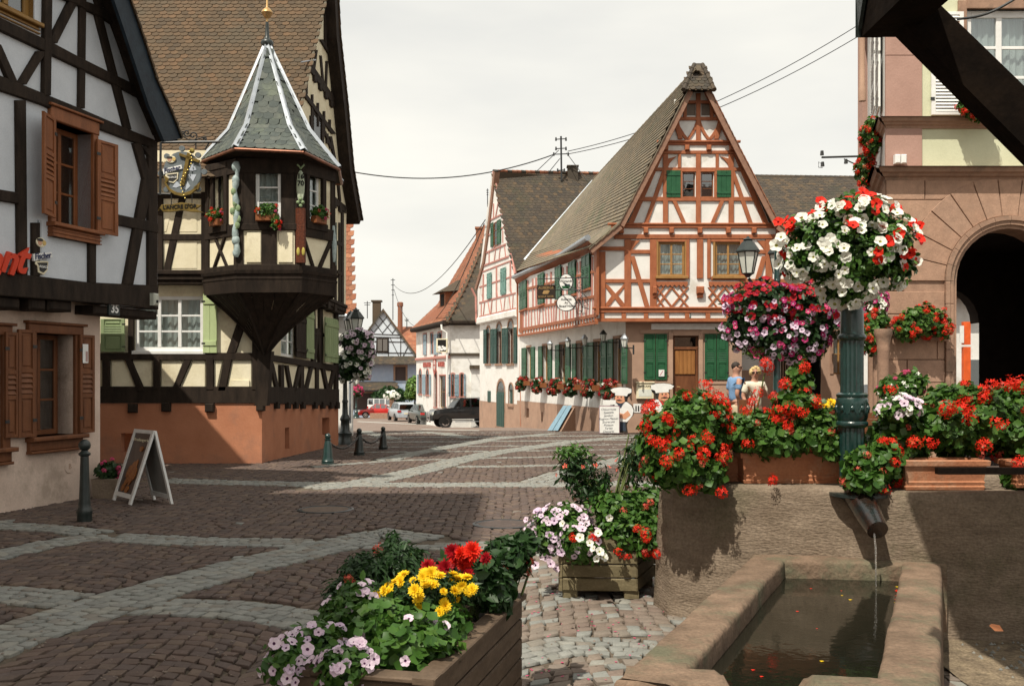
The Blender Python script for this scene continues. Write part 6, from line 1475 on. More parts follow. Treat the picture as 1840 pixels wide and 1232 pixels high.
while zq < ztp:
    mb = MB(SF.W); mb.box(0, uq, -.05, .006+.003*(k % 2), zq+.003, zq+1.05-.003, .006); part('quoin', mb, M['mauve'], SH); zq += 1.05; k += 1
window(SF, SH, *wh, M['whitepaint'], -.03, 2, 3, .06, .12, .05, .98, casements=2)
frame(SF, SH, wh, .14, TRM, .04, -.02, head=.06)
q = rect(SF, 1673, 1731, 22, 207); shutter(SF, SH, q[0], q[2], q[3], q[1]-q[0], M['whitepaint'], -.01, 1, 0, 'louvre')
# side face
wall(SS, SH, [(0,-.1),(5.2,-.1),(5.2,ztop),(0,ztop)], [], SST, -.0, .2, 'side_wall')
wall(SS, SH, [(0,ztop),(5.2,ztop),(5.2,ztp),(0,ztp)], [], M['white'], -.0, .2, 'side_wall')
mb = MB(); a = SS.W(5.0,.15,0); mb.box(SS.W(5.2,0,0)[0], XR+6, 21.9, 22.2, ztop+.1, ztp);
part('rear_block', mb, M['mauve'], SH)
for px in (1571,1579):
    for yy in (12, 110):
        u0 = SS.hit(px-3,0,.05)[0]; u1 = SS.hit(px+3,0,.05)[0]; lo, hi = min(u0,u1), max(u0,u1); z1_ = SS.hit(px,yy,.05)[1]; z0_ = SS.hit(px,yy+92,.05)[1]
        shutter(SS, SH, lo, z0_, z1_, hi-lo, M['whitepaint'], .05, 1, 0, 'louvre')
for px, r, y0 in ((1568,.075,600),(1577,.075,596),(1587,.085,597)):
    u, z = SS.hit(px, y0, .16); c = SS.W(u,.16,0); mb = MB(); mb.lathe([(r*1.5,-.1),(r*1.5,.18),(r*1.15,.22),(r,.28),(r,z-.28),(r*1.1,z-.24),(r*1.05,z-.2),(r*1.4,z-.06),(r*1.55,z-.03),(r*1.55,z+.05)], 14, (c[0],c[1],0)); part('column_shaft', mb, TRM, SH, smooth=True)
c = P(1549, 100, 20.6); mb = MB(); mb.tube([P(1549,-60,20.6), P(1549,155,20.6), P(1549.5,160,20.6), P(1549.5,182,20.6)], [.06,.06,.078,.078], 8); part('downpipe', mb, M['copper'] if False else M['brownrender'], SH, smooth=True)
# passage interior and opening on its far side
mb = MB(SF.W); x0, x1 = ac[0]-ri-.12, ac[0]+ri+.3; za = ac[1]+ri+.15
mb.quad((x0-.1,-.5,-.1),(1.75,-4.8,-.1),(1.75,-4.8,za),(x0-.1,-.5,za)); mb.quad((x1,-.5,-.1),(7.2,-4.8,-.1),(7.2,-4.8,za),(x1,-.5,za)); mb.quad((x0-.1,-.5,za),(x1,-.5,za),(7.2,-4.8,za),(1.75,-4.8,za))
M['passage_shade'] = mat('shade_dark_passage', (.050,.036,.028), (.03,.022,.018), .95, 3, bump=.3)  # shade inside the passage put into a near-black plaster colour
part('passage_wall', mb, M['passage_shade'], SH)
SB = Plane(6.23, SD+4.8, 1, 0); p1 = SB.hit(1759, 600); c1 = (p1[0]-.75, SB.hit(1759,580)[1]);
outl = [(1.6,-.1),(c1[0]-.75,-.1),(c1[0]-.75,c1[1])]+[(c1[0]-.75*math.cos(math.pi*k/12), c1[1]+.75*math.sin(math.pi*k/12)) for k in range(1,12)]+[(c1[0]+.75,c1[1]),(c1[0]+.75,-.1),(8,-.1),(8,ztop+.5),(1.6,ztop+.5)]
mb = MB(SB.W); mb.add([(u,0,z) for u,z in outl], [tuple(t) for t in tessellate_polygon([[Vector((u,z,0)) for u,z in outl]])])
for i in range(1, 14): a, b = outl[i], outl[i+1]; mb.quad((a[0],0,a[1]),(b[0],0,b[1]),(b[0],-.4,b[1]),(a[0],-.4,a[1]))
part('passage_end_wall', mb, M['passage_shade'], SH)
# hall roof line above, out of the frame: keeps the light inside right
mb = MB(SF.W); mb.quad((-.3,.5,ztp),(XR,.5,ztp),(XR,-5,ztp+.1),(1.3,-5,ztp+.1)); part('eaves', mb, M['timber'], SH)
# yard house seen through the passage
YH = thing('yard_house', 'white house wall with brown eaves glimpsed through the sandstone archway', 'house', (12, 29, 0))
mb = MB(); mb.box(10.5, 19.5, 31, 31.3, -.4, 4.1); part('wall', mb, M['white'], YH); mb = MB(); mb.box(10.3, 19.7, 30.4, 33, 4.1, 4.35); part('roof', mb, M['brownwood_dk'], YH)
mb = MB(); q = P(1752,650,30.9); mb.box(q.x-.25,q.x+.3,30.9,31.0,.9,2.2); part('window', mb, M['glass_dk'], YH)
TP = thing('painted_post', 'slim orange and blue painted post standing behind the sandstone archway', 'post', (P(1736,0,28.4).x, 28.4, 0))
for y0, y1, c, w_ in ((578,619,'o',.10),(623,692,'o',.10),(692,725,'b',.07),(725,760,'b',.06)):
    a, b = P(1736.5,y0,28.4), P(1736.5,y1,28.4); mb = MB(); mb.box(a.x-w_, a.x+w_, 28.35, 28.5, b.z, a.z, .01)
    part('post_section', mb, mat('post_'+str(y0), (.80,.13,.03) if c == 'o' else (.04,.10,.16), None, .5), TP)
a, b = P(1729,585,28.3), P(1729,616,28.3); mb = MB(); mb.box(a.x-.06,a.x+.05,28.3,28.34,b.z,a.z); part('white_board', mb, M['whitepaint'], TP)
for x, lab in ((1609,'left one of two small white boxes on the ledge of the sandstone hall'),(1620,'right one of two small white boxes on the ledge of the sandstone hall')):
    a = sf(x, 296); mb = MB(SF.W); mb.box(a[0]-.045,a[0]+.045,.02,.12,a[1],a[1]+.15,.015); solo('flood_lamp', mb, M['whitepaint'], lab, 'lamp', group='white boxes on the ledge of the hall')
CB = thing('cable_bracket', 'thin iron arm with insulators reaching left from the hall towards the inn', 'bracket', tuple(P(1510,285,20)))
mb = MB(); mb.tube([P(1477,283,20), P(1546,281,20.5)], .022, 5); part('arm', mb, M['iron'], CB)
mb = MB(); mb.tube([P(1517,286,20.2), P(1543,298,20.5)], .015, 4); part('strut', mb, M['iron'], CB)
for x, y in ((1477,275),(1478,295),(1520,290)): mb = MB(); mb.tube([P(x,y+4,20), P(x,y-4,20)], [.04,.03], 6); part('insulator', mb, M['iron'], CB)
pts = [P(1477,295,20), P(1471,291,20), P(1471,301,20), P(1478,301,20)]; mb = MB(); mb.tube(pts, .008, 4); part('loop', mb, M['iron'], CB)
mb = MB(); mb.tube([P(1720+(1826-1720)*t, 35-38*t+9*math.sin(math.pi*t), 13) for t in [i/10 for i in range(11)]], .018, 5); solo('cable', mb, M['iron'], 'thick black cable sagging in front of the hall window, upper right', 'cable')

# ================================================= WELL SHELTER (foreground timber)
WS = thing('well_shelter', 'dark timber shelter over the fountain: thick diagonal brace and beam end at upper right', 'shelter', (2.2, 3.2, 0))
BT = mat('blackened_timber', (.014,.009,.006), (.006,.004,.003), .95, 7, (1,1,1), spec=.08, bump=.6, bscale=20, fine=.2)
DB = 3.2
def wp(px, py, d=DB): return P(px, py, d)
mb = MB(); pq = [wp(1613,34), wp(1840,262), wp(2160,584), wp(2160,470), wp(1840,154), wp(1660,-20), wp(1580,-60), wp(1575,0)]
n = len(pq); mb.add([tuple(p) for p in pq]+[(p.x,p.y+.09,p.z) for p in pq], [tuple(range(n)), tuple(range(2*n-1,n-1,-1))]+[(i,(i+1) % n,n+(i+1) % n,n+i) for i in range(n)]); part('brace', mb, BT, WS)
mb = MB(); xa, xb = wp(1548,0,3.32).x, wp(1600,0,3.32).x; zb0 = wp(0,67,3.32).z; mb.box(xa, xb+.05, -1.2, 3.32, zb0, zb0+.22); part('plate_beam', mb, BT, WS)
mb = MB(); xa = wp(1545,0,3.30).x-.006
mb.add([(xa,3.30,zb0+.02),(xa,3.16,zb0+.28),(xa,3.34,zb0+.28),(xa+.012,3.30,zb0+.02),(xa+.012,3.16,zb0+.28),(xa+.012,3.34,zb0+.28)], [(0,1,2),(3,5,4),(0,3,4,1),(0,2,5,3)]); mb.add([(xa,3.325,zb0+.0),(xa+.09,3.325,zb0+.0),(xa+.09,3.325,zb0+.24),(xa,3.325,zb0+.24)],[(0,1,2,3)])
part('metal_strap', mb, M['castblack'], WS)
mb = MB(); xp = wp(2130,0).x; mb.box(xp, xp+.2, DB, DB+.2, 0, 3.3); part('post', mb, BT, WS)
mb = MB(); mb.box(xp+1.9, xp+2.1, DB, DB+.2, 0, 3.4); part('post', mb, BT, WS)
mb = MB(); mb.add([(1.62,-1.0,3.75),(5.2,-1.0,3.75),(5.2,4.9,3.72),(1.62,4.9,3.72),(1.62,-1.0,3.85),(5.2,-1.0,3.85),(5.2,4.9,3.82),(1.62,4.9,3.82)], [(0,1,2,3),(4,5,6,7),(0,1,5,4),(1,2,6,5),(2,3,7,6),(3,0,4,7)]); part('roof', mb, M['tile_brown'], WS)  # roof out of view, shaped to shade the right of the trough

# ================================================= FOUNTAIN
FT = thing('stone_fountain', 'large weathered stone fountain trough crowned with flower boxes', 'fountain', (2.4, 7.0, 0))
def rough(mb, amp=.012, sc_=6.0, sc2=25, amp2=.004):
    for i, v in enumerate(mb.v):
        p = Vector(v); n1 = mnoise.noise_vector(p*sc_)*amp+mnoise.noise_vector(p*sc2)*amp2; mb.v[i] = (p.x+n1.x, p.y+n1.y, p.z+n1.z*.6)
def stone_ring(poly, th, z0, z1, seg=.06, rnd=.045, batter=0.0):
    # hollow polygonal trough: outer skin, rounded rim, inner skin
    pts = []; n = len(poly)
    c = Vector((sum(p[0] for p in poly)/n, sum(p[1] for p in poly)/n))
    out_ = []
    for i in range(n):
        a, b = Vector(poly[i]), Vector(poly[(i+1) % n]); k = max(1, int((b-a).length/seg))
        for j in range(k): out_.append(a.lerp(b, j/k))
    m_ = len(out_)
    # inward normals, smoothed at corners
    nr = []
    for i in range(m_):
        t = out_[(i+1) % m_]-out_[i-1]; v = Vector((-t.y, t.x)).normalized();
        if v.dot(c-out_[i]) < 0: v = -v
        nr.append(v)
    prof = []; nz_ = max(2, int((z1-z0-rnd)/seg))
    for j in range(nz_+1): z = z0+(z1-rnd-z0)*j/nz_; prof.append((-batter*(1-j/nz_), z))
    for a in (30,60,90): prof.append((rnd*(1-math.cos(R(a))), z1-rnd+rnd*math.sin(R(a))))
    for a in (1,2,3): prof.append((rnd+(th-2*rnd)*a/3, z1))
    for a in (60,30,0): prof.append((th-rnd*(1-math.cos(R(a))), z1-rnd+rnd*math.sin(R(a))))
    for j in range(1,4): prof.append((th, z1-rnd-(z1-rnd-z0)*.8*j/3))
    mb = MB(); K = len(prof)
    mb.add([tuple(p+v*o)+(z,) for p, v in zip(out_, nr) for o, z in prof], [(i*K+j, ((i+1) % m_)*K+j, ((i+1) % m_)*K+j+1, i*K+j+1) for i in range(m_) for j in range(K-1)])
    return mb
TPOLY = [(1.10,7.42),(1.16,7.12),(1.50,6.90),(1.85,6.78),(2.28,6.60),(2.50,6.47),(3.0,6.42),(4.3,6.36),(4.3,7.8),(1.4,8.1)]
mb = stone_ring(TPOLY, .26, -.03, .95, .05, .05, .05); rough(mb, .010, 2.5, 14, .004); part('trough_wall', mb, M['trough'], FT, smooth=60)
mb = MB(); mb.add([(p[0]+(2.6-p[0])*.08, p[1]+(7.2-p[1])*.16, .80) for p in TPOLY], [tuple(range(len(TPOLY)))]); part('planting_bed', mb, M['soil'], FT)
mb = MB(); q = P(1428,943,6.87); mb.ball(tuple(q), .022, 8, 5, (1,.6,1)); part('drain_hole', mb, M['dark'], FT)
# basin
BSN = thing('stone_basin', 'low rectangular sandstone basin full of dark water in front of the fountain', 'basin', (1.6, 5.1, 0))
o0, o1, o2, o3 = (.40,3.93), (1.60,3.72), (2.84,6.58), (1.63,6.74)
mb = stone_ring([o0,o1,o2,o3], .235, -.03, .5, .035, .028, .01); rough(mb, .006, 3, 20, .0035)
# V notch in the front rim
nc_ = Vector((1.02, 3.83));
for i, v in enumerate(mb.v):
    dx = abs((v[0]-nc_.x)*math.cos(-.16));
    if v[1] < 4.25 and dx < .16 and v[2] > .2 and abs(v[1]-3.95) < .32 and v[0] < 1.3: mb.v[i] = (v[0], v[1], min(v[2], .22+.26*(dx/.16)))
part('basin_wall', mb, M['basinstone'], BSN, smooth=55)
wm = bpy.data.materials.new('dark_water'); wm.use_nodes = True; t = wm.node_tree; b = t.nodes['Principled BSDF']; b.inputs['Base Color'].default_value = (.012,.012,.008,1); b.inputs['Roughness'].default_value = .03; b.inputs['Specular IOR Level'].default_value = .32
nz = N(t, 'ShaderNodeTexNoise'); nz.inputs['Scale'].default_value = 14; nz.inputs['Detail'].default_value = 3; ge = N(t, 'ShaderNodeNewGeometry'); bp = N(t, 'ShaderNodeBump'); bp.inputs['Strength'].default_value = .10; bp.inputs['Distance'].default_value = .012
t.links.new(ge.outputs['Position'], nz.inputs['Vector']); t.links.new(nz.outputs['Fac'], bp.inputs['Height']); t.links.new(bp.outputs[0], b.inputs['Normal']); M['water'] = wm
mb = MB(); ins = lambda p, c=(1.6,5.15), f=.88: (c[0]+(p[0]-c[0])*f, c[1]+(p[1]-c[1])*f, .385); mb.add([ins(p) for p in (o0,o1,o2,o3)], [(0,1,2,3)]); wt = part('water', mb, M['water'], BSN)
for k in range(26):
    u_, v_ = random.random(), random.random(); x = .95+.35*u_+v_*.9; y = 4.2+v_*2.0; r = random.uniform(.008,.02)
    if k % 3: x = 1.62+.80*v_*1.02-.04
    mb = MB(); mb.add([(x,y,.388),(x+r,y+.004,.39),(x+r*.7,y+r,.389),(x-r*.3,y+r*.8,.39)], [(0,1,2,3)]); part('floating_petal', mb, M['petal_red'] if k % 4 else M['petal_yellow'], BSN)
mb = MB(); mb.add([(2.26,4.66,.507),(2.29,4.64,.512),(2.33,4.76,.51),(2.31,4.80,.507),(2.27,4.74,.513)], [(0,1,2,3,4)]); solo('dead_leaf', mb, M['brownwood'], 'single dry brown leaf lying on the right rim of the basin', 'leaf')
# column of the fountain: cast-iron, fluted
FC = thing('cast_iron_column', 'thick dark green fluted cast-iron column rising from the fountain trough', 'column', (P(1531,0,6.75).x, 6.75, 0))
cX = P(1531,0,6.75).x; zc = lambda y: P(0,y,6.75).z
def lz(name, prof, n=24, fl=0.0, m=None, sm=True): mb = MB(); mb.lathe([(r/265.0, zc(y)) for r, y in prof], n, (cX, 6.75, 0), fl); return part(name, mb, m or M['castgreen'], FC, smooth=sm)
lz('lower_shaft', [(23,905),(22,880),(21.5,768)], 32, .10, sm=False)
lz('ring', [(22,768),(27,765),(28,761),(27,757),(24,755)]); lz('ornamental_band', [(25,755),(27,750),(28.5,740),(27.5,725),(28,718),(26,714)])
lz('ring', [(25,715),(27.5,712),(27.5,708),(23,705)]); lz('fluted_shaft', [(20.5,706),(20,690),(20,625),(20.5,612)], 32, .10, sm=False)
lz('ring', [(21,612),(24.5,608),(25,604),(22,600)]); lz('upper_shaft', [(21,602),(20.5,590),(20,560),(17.5,550),(17,515),(15,430)])
for k in range(10):
    a = 2*math.pi*k/10; mb = MB(); r = 28/265; mb.ball((cX+r*math.cos(a), 6.75+r*math.sin(a), zc(733)), .016, 8, 5, (1,1,1.5)); mb.tube([(cX+(r+.002)*math.cos(a+.2*s_), 6.75+(r+.002)*math.sin(a+.2*s_), zc(733)+.03*math.cos(s_*3.1)) for s_ in (-1,-.5,0,.5,1)], .006, 4); part('boss', mb, M['castgreen'], FC, smooth=True)
SPT = thing('water_spout', 'wide tilted metal spout under the green column pouring a thin stream into the basin', 'spout', tuple(P(1560,920,6.3)))
mb = MB(); d5 = 6.42
mb.tube([P(1545,893,6.55), P(1562,925,6.40), P(1577,952,6.26)], [.10,.082,.066], 16, cap=True)
M['wetmetal'] = mat('wet_dark_metal', (.016,.022,.022), (.035,.018,.012), .15, 14, spec=.6, metal=.3, bump=.3, coat=.6); part('pipe', mb, M['wetmetal'], SPT, smooth=True)
mb = MB(); mb.lathe([(.05,-.06),(.13,-.01),(.19,.0),(.19,.02),(.05,.02)], 18, tuple(P(1543,890,6.62))); part('dish', mb, M['castblack'], SPT, smooth=True)
M['stream'] = bpy.data.materials.new('clear_water'); M['stream'].use_nodes = True; b = M['stream'].node_tree.nodes['Principled BSDF']; b.inputs['Transmission Weight'].default_value = .9; b.inputs['Roughness'].default_value = .05; b.inputs['IOR'].default_value = 1.33
mb = MB(); a = P(1571,958,6.24); mb.tube([(a.x, a.y, a.z), (a.x+.002, a.y-.02, a.z-.10), (a.x, a.y-.03, .39)], [.005,.006,.004], 7); part('water_stream', mb, M['stream'], SPT, smooth=True)
mb = MB();
for px, py, r in ((1528,905,.07),(1533,925,.075),(1540,945,.07),(1532,965,.06),(1592,905,.07),(1590,928,.06),(1545,975,.06)): mb.ball(tuple(P(px,py,6.66)), r, 8, 5, (.9,.45,1.5))
rough(mb, .014, 14); part('lime_crust', mb, M['trough'] if False else mat('lime_crust',(.42,.42,.30),(.20,.24,.10),.9,12,bump=.8), SPT, smooth=True)
# tall unseen house added beside the camera to shade the near paving
mb = MB(); mb.box(-16, -6.9, -12, 3.6, -.2, 19.5); TH = solo('shade_house', mb, M['pinkrender'], 'unseen tall house added left of the viewpoint to shade the near paving', 'house')
# ================================================= BOLLARDS AND CHAINS
def bollard(px, yt, yb, label, wr=1.0, m=None, slim=True, group=None, name='bollard'):
    x, y = G(px, yb); z0 = zg(y); s_ = FPX/y; h = (yb-yt)/s_
    t = thing(name, label, 'bollard', (x, y, z0), group); m = m or M['castblack']
    mb = MB()
    if slim:
        k = h; mb.lathe([(.105*k*wr,0),(.105*k*wr,.09*k),(.115*k*wr,.12*k),(.105*k*wr,.15*k),(.085*k*wr,.18*k),(.088*k*wr,.22*k),(.078*k*wr,.28*k),(.068*k*wr,.5*k),(.060*k*wr,.76*k),(.058*k*wr,.80*k)], 20, (x,y,z0), .03)
    else:
        k = h; mb.lathe([(.20*k*wr,0),(.20*k*wr,.05*k),(.21*k*wr,.10*k),(.185*k*wr,.14*k),(.17*k*wr,.22*k),(.135*k*wr,.55*k),(.10*k*wr,.74*k),(.085*k*wr,.78*k)], 20, (x,y,z0))
    part('shaft', mb, m, t, smooth=40)
    mb = MB(); q = .075 if slim else .105; mb.lathe([(.058*k*wr,.795*k),(.082*k*wr,.81*k),(.085*k*wr,.83*k),(.055*k*wr,.85*k),(.045*k*wr,.865*k)] if slim else [(.09*k,.775*k),(.115*k,.79*k),(.12*k,.81*k),(.07*k,.83*k)], 20, (x,y,z0)); part('collar', mb, m, t, smooth=40)
    mb = MB(); r = .072*k if slim else .10*k; mb.ball((x,y,z0+k-r), r, 16, 10); part('ball', mb, m, t, smooth=True)
    if not slim: mb = MB(); mb.lathe([(.215*k,.0),(.215*k,.03*k),(.20*k,.04*k)], 20, (x,y,z0)); part('base', mb, m, t, smooth=40)
    return t, Vector((x, y, z0+k*.74))
bollard(152, 789, 936, 'tall slim dark bollard with ball top in front of the pink wall, left foreground', .84)
_, c1 = bollard(589, 778, 833, 'nearest of three chained bollards, greener than the others, by the orange corner', m=M['castgreen'], slim=False, group='chained bollards')
_, c2 = bollard(645.5, 769, 817, 'middle of the three chained bollards, dark, in front of the street lamp foot', slim=False, group='chained bollards')
_, c3 = bollard(688.5, 766, 807, 'farthest of the three chained bollards, at the right end of the chain', slim=False, group='chained bollards')
for a, b, lab in ((c1, c2, 'sagging iron chain between the nearest and the middle bollard'),(c2, c3, 'sagging iron chain between the middle and the farthest bollard')):
    CHN = thing('chain', lab, 'chain', tuple((a+b)/2), 'chains between the bollards'); n = 22; L0 = None
    pts = [a.lerp(b, i/n)+Vector((0,0,-1.1*(i/n)*(1-i/n)*.75)) for i in range(n+1)]
    mb = MB(); mb.tube(pts, [.020 if i % 2 else .028 for i in range(n+1)], 6); part('links', mb, M['iron'], CHN)
# ================================================= SANDWICH BOARD
sx0, sy0 = G(232, 903); sx1, sy1 = G(305, 905)
# apex near x=262..283,y=772: ground corners from the photo
gA = Vector((*G(205, 898), 0)); gB = Vector((*G(237, 907), 0)); gC = Vector((*G(312, 905), 0)); gD = Vector((*G(283, 893), 0))
dA = P(246, 771, gA.y+.28); dB = P(279, 774, gB.y+.10)
topA = Vector(((gA.x+gD.x)/2+.02, (gA.y+gD.y)/2, dA.z)); topB = Vector((P(280,774,gB.y+.02).x, gB.y+.02, P(280,774,gB.y+.02).z)); topA = Vector((P(245,771,gA.y+.15).x, gA.y+.15, P(245,771,gA.y+.15).z))
gD = gC+(gA-gB)
SBD = thing('sandwich_board', 'white-framed A-board with dark poster of golden loaves standing by the left house', 'sandwich board', tuple((gA+gB+gC+gD)/4))
def leaf_frame(q0, q1, t1, t0, nm, poster):
    ux = (q1-q0); H = (t0-q0); n_ = ux.cross(H).normalized();
    if n_.y > 0: n_ = -n_
    def W(a, o, b): p = q0.lerp(q1, a).lerp(t0.lerp(t1, a), b)+n_*o; return (p.x, p.y, p.z)
    mb = MB(W)
    mb.box(0,.09,0,.03,0,1); mb.box(.91,1,0,.03,0,1); mb.box(.09,.91,0,.028,.07,.13); mb.box(.09,.91,0,.028,.95,1); f_ = part(nm, mb, M['whitepaint'], SBD)
    mb = MB(W); mb.box(.09,.91,.004,.014,.13,.95); return W, f_, mb
W1, f1, mb = leaf_frame(gA, gB, topB, topA, 'front_leaf', True)
pm = bpy.data.materials.new('bread_poster'); pm.use_nodes = True; t_ = pm.node_tree; bs_ = t_.nodes['Principled BSDF']; bs_.inputs['Roughness'].default_value = .35; bs_.inputs['Base Color'].default_value = (.035,.016,.010,1)
part('poster', mb, pm, f1)
lm = mat('loaf_print', (.42,.17,.045), (.20,.065,.02), .4, 30);
for k, (cx_, cz_, l_, a_) in enumerate(((.35,.42,.24,70),(.48,.46,.28,75),(.60,.50,.26,68),(.42,.30,.24,55),(.58,.33,.24,80),(.70,.40,.22,85),(.33,.20,.16,60),(.55,.18,.14,40),(.66,.74,.09,90))):
    mb = MB(W1); ca, sa = math.cos(R(a_)), math.sin(R(a_)); mb.prism([(cx_+l_*.5*math.cos(t)*ca*1.3-.06*math.sin(t)*sa*1.3, cz_+(l_*.5*math.cos(t)*sa+.05*math.sin(t)*ca)*.8) for t in [2*math.pi*i/12 for i in range(12)]], .014, .017+.001*k); part('loaf_print', mb, lm, f1)
vs, fs = text_mb('Boulangerie', .17, .002); mb = MB(W1); mb.add([(.5+x, .017+z, .86+y*.35) for x, y, z in vs], fs); part('lettering', mb, M['cream'], f1)
W2, f2, mb = leaf_frame(gD, gC, topB+Vector((.012,0,0)), topA+Vector((.012,0,0)), 'rear_leaf', False); part('backing', mb, mat('grey_backing',(.30,.29,.27),None,.7), f2)
# small stone pot with red geraniums behind it
px_, py_ = G(195, 893); SPOT = thing('stone_pot', 'small square stone flower pot in shade between left house and sandwich board', 'flower pot', (px_, py_, 0))
mb = MB(); r = .155; mb.add([(px_-r,py_-r,0),(px_+r,py_-r,0),(px_+r,py_+r,0),(px_-r,py_+r,0),(px_-r*1.12,py_-r*1.12,.27),(px_+r*1.12,py_-r*1.12,.27),(px_+r*1.12,py_+r*1.12,.27),(px_-r*1.12,py_+r*1.12,.27)], [(0,1,5,4),(1,2,6,5),(2,3,7,6),(3,0,4,7),(4,5,6,7)]); part('pot', mb, M['trough'], SPOT)
POTP = Vector((px_, py_, .27))
# ================================================= STREET LAMPS
def lantern(t, c, s_, m=None, name='lantern'):
    # c = bottom centre of the lantern cage, s_ its height
    m = m or M['castblack']; x, y, z = c
    mb = MB(); mb.lathe([(.05*s_,-.10*s_),(.10*s_,-.04*s_),(.16*s_,0),(.17*s_,.02*s_)], 6, c)
    for k in range(6):
        a = 2*math.pi*k/6; mb.tube([(x+.16*s_*math.cos(a), y+.16*s_*math.sin(a), z), (x+.29*s_*math.cos(a), y+.29*s_*math.sin(a), z+.62*s_)], .016*s_, 4)
    l = part(name, mb, m, t)
    mb = MB(); mb.lathe([(.15*s_,.02*s_),(.275*s_,.61*s_)], 6, c); part('glass', mb, M['lampglass'], l)
    mb = MB(); mb.lathe([(.30*s_,.60*s_),(.35*s_,.63*s_),(.34*s_,.66*s_),(.24*s_,.80*s_),(.17*s_,.90*s_),(.15*s_,.90*s_),(.12*s_,.95*s_),(.16*s_,.97*s_),(.05*s_,1.02*s_),(.03*s_,1.06*s_)], 6, c); part('lantern_roof', mb, m, l)
    return l
def lamp_pole(t, x, y, z0, h, s_=1.0, m=None):
    m = m or M['castblack']; mb = MB(); mb.lathe([(.20*s_,0),(.20*s_,.06),(.17*s_,.12),(.15*s_,.20),(.17*s_,.30),(.11*s_,.36),(.10*s_,.62),(.125*s_,.66),(.11*s_,.72),(.07*s_,.80),(.062*s_,1.1),(.075*s_,1.14),(.055*s_,1.2),(.045*s_,h*.7),(.065*s_,h*.71),(.042*s_,h*.73),(.036*s_,h)], 14, (x,y,z0), .06); part('pole', mb, m, t, smooth=50)
def arm(t, p0, p1, m, r=.02, curl=1):
    mb = MB(); d = p1-p0; pts = []
    for i in range(9): f = i/8; pts.append(p0+d*f+Vector((0,0,-.16*math.sin(math.pi*f)*curl)))
    mb.tube(pts, r, 6)
    c = p0+d*.45+Vector((0,0,.03)); e = d.copy(); e.z = 0; e.normalize()
    mb.tube([c+e*(.09*(1-i/16)*math.cos(i*.6))+Vector((0,0,.09*(1-i/16)*math.sin(i*.6))) for i in range(14)], r*.6, 5)
    part('arm', mb, m, t, smooth=True)
# centre lamp (before the inn)
xc, yc = P(1396,0,17).x, 17.0; LC = thing('street_lamp', 'large two-armed green iron street lamp between inn and hall with magenta hanging flowers', 'street lamp', (xc, yc, 0), 'iron street lamps')
lamp_pole(LC, xc, yc, 0, P(0,440,17).z, 1.25, M['castgreen'])
mb = MB();
for k in range(7): mb.ball((xc, yc, P(0,505-9*k,17).z), .055-.004*k, 10, 6)
part('finial', mb, M['castgreen'], LC, smooth=True)
arm(LC, P(1392,515,17), P(1345,500,16.9), M['castgreen'], .028); arm(LC, P(1398,500,17.1), P(1400,492,17.5), M['castgreen'], .028)
arm(LC, P(1400,515,17), P(1448,500,17.1), M['castgreen'], .028)
lantern(LC, tuple(P(1344,492,16.9)), .60); lantern(LC, tuple(P(1399,492,17.5)), .56)
# left lamp
xl_, yl_ = G(620, 798); zl_ = zg(yl_); LL_ = thing('street_lamp', 'dark iron street lamp with flower baskets beside the orange-based house', 'street lamp', (xl_, yl_, zl_), 'iron street lamps')
lamp_pole(LL_, xl_, yl_, zl_, P(0,612,yl_).z-zl_, 1.15)
arm(LL_, P(620,632,yl_), P(639,625,yl_), M['castblack'], .022); arm(LL_, P(620,636,yl_), P(630,628,yl_+.5), M['castblack'], .022)
lantern(LL_, tuple(P(639.5,598+2,yl_)), .66); lantern(LL_, tuple(P(630,601,yl_+.7)), .62)
mb = MB(); q = P(617,605,yl_); mb.tube([q+Vector((.10*(1-i/20)*math.cos(i*.6), 0, .10*(1-i/20)*math.sin(i*.6))) for i in range(18)], .014, 5); part('scroll', mb, M['castblack'], LL_)
# middle lamp
xm_, ym_ = G(886, 768); zm_ = zg(ym_); LM = thing('street_lamp', 'single-lantern street lamp with two balls of scarlet geraniums in front of the arched door', 'street lamp', (xm_, ym_, zm_), 'iron street lamps')
lamp_pole(LM, xm_, ym_, zm_, P(0,665,ym_).z-zm_, 1.5); lantern(LM, tuple(P(886.5,662,ym_)), .60)
# far lamps
xf_, yf_ = P(640,0,105).x, 105.0; zf_ = zg(yf_); LFA = thing('street_lamp', 'distant green street lamp with a ball of pink flowers before the blue house', 'street lamp', (xf_, yf_, zf_), 'iron street lamps')
lamp_pole(LFA, xf_, yf_, zf_, P(0,693,yf_).z-zf_, 2.0, M['castgreen']); lantern(LFA, tuple(P(641,690,yf_)), 1.0, M['castgreen'])
# wall lanterns of the inn
LAB = ['leftmost of five wall lanterns on the inn side wall','second wall lantern from the left on the inn side wall','middle one of the five wall lanterns on the inn side wall','fourth wall lantern from the left, darkest, on the inn side wall','wall lantern nearest the brown corner of the inn']
for k, (px, py, hh) in enumerate(((988,622,17),(1020.5,617,18),(1050.5,613,19),(1084,606,21),(1122,615,24))):
    o_ = .55 if k < 4 else .3; u, z = CL.hit(px, py, o_); p = Vector(CL.W(u, o_, z)); s_ = hh/(FPX/p.y)/1.06
    t = thing('wall_lantern', LAB[k], 'wall lantern', tuple(p), 'wall lanterns on the inn')
    lantern(t, (p.x, p.y, p.z-.35*s_), s_, M['zinc'] if k != 3 else M['castblack'])
    mb = MB(); mb.tube([CL.W(u,0,p.z-.45*s_), CL.W(u,o_,p.z-.45*s_)], .018, 5); mb.tube([CL.W(u,0,p.z-.45*s_-.2), CL.W(u,0,p.z-.45*s_+.1)], .03, 5); part('bracket', mb, M['iron'], t)
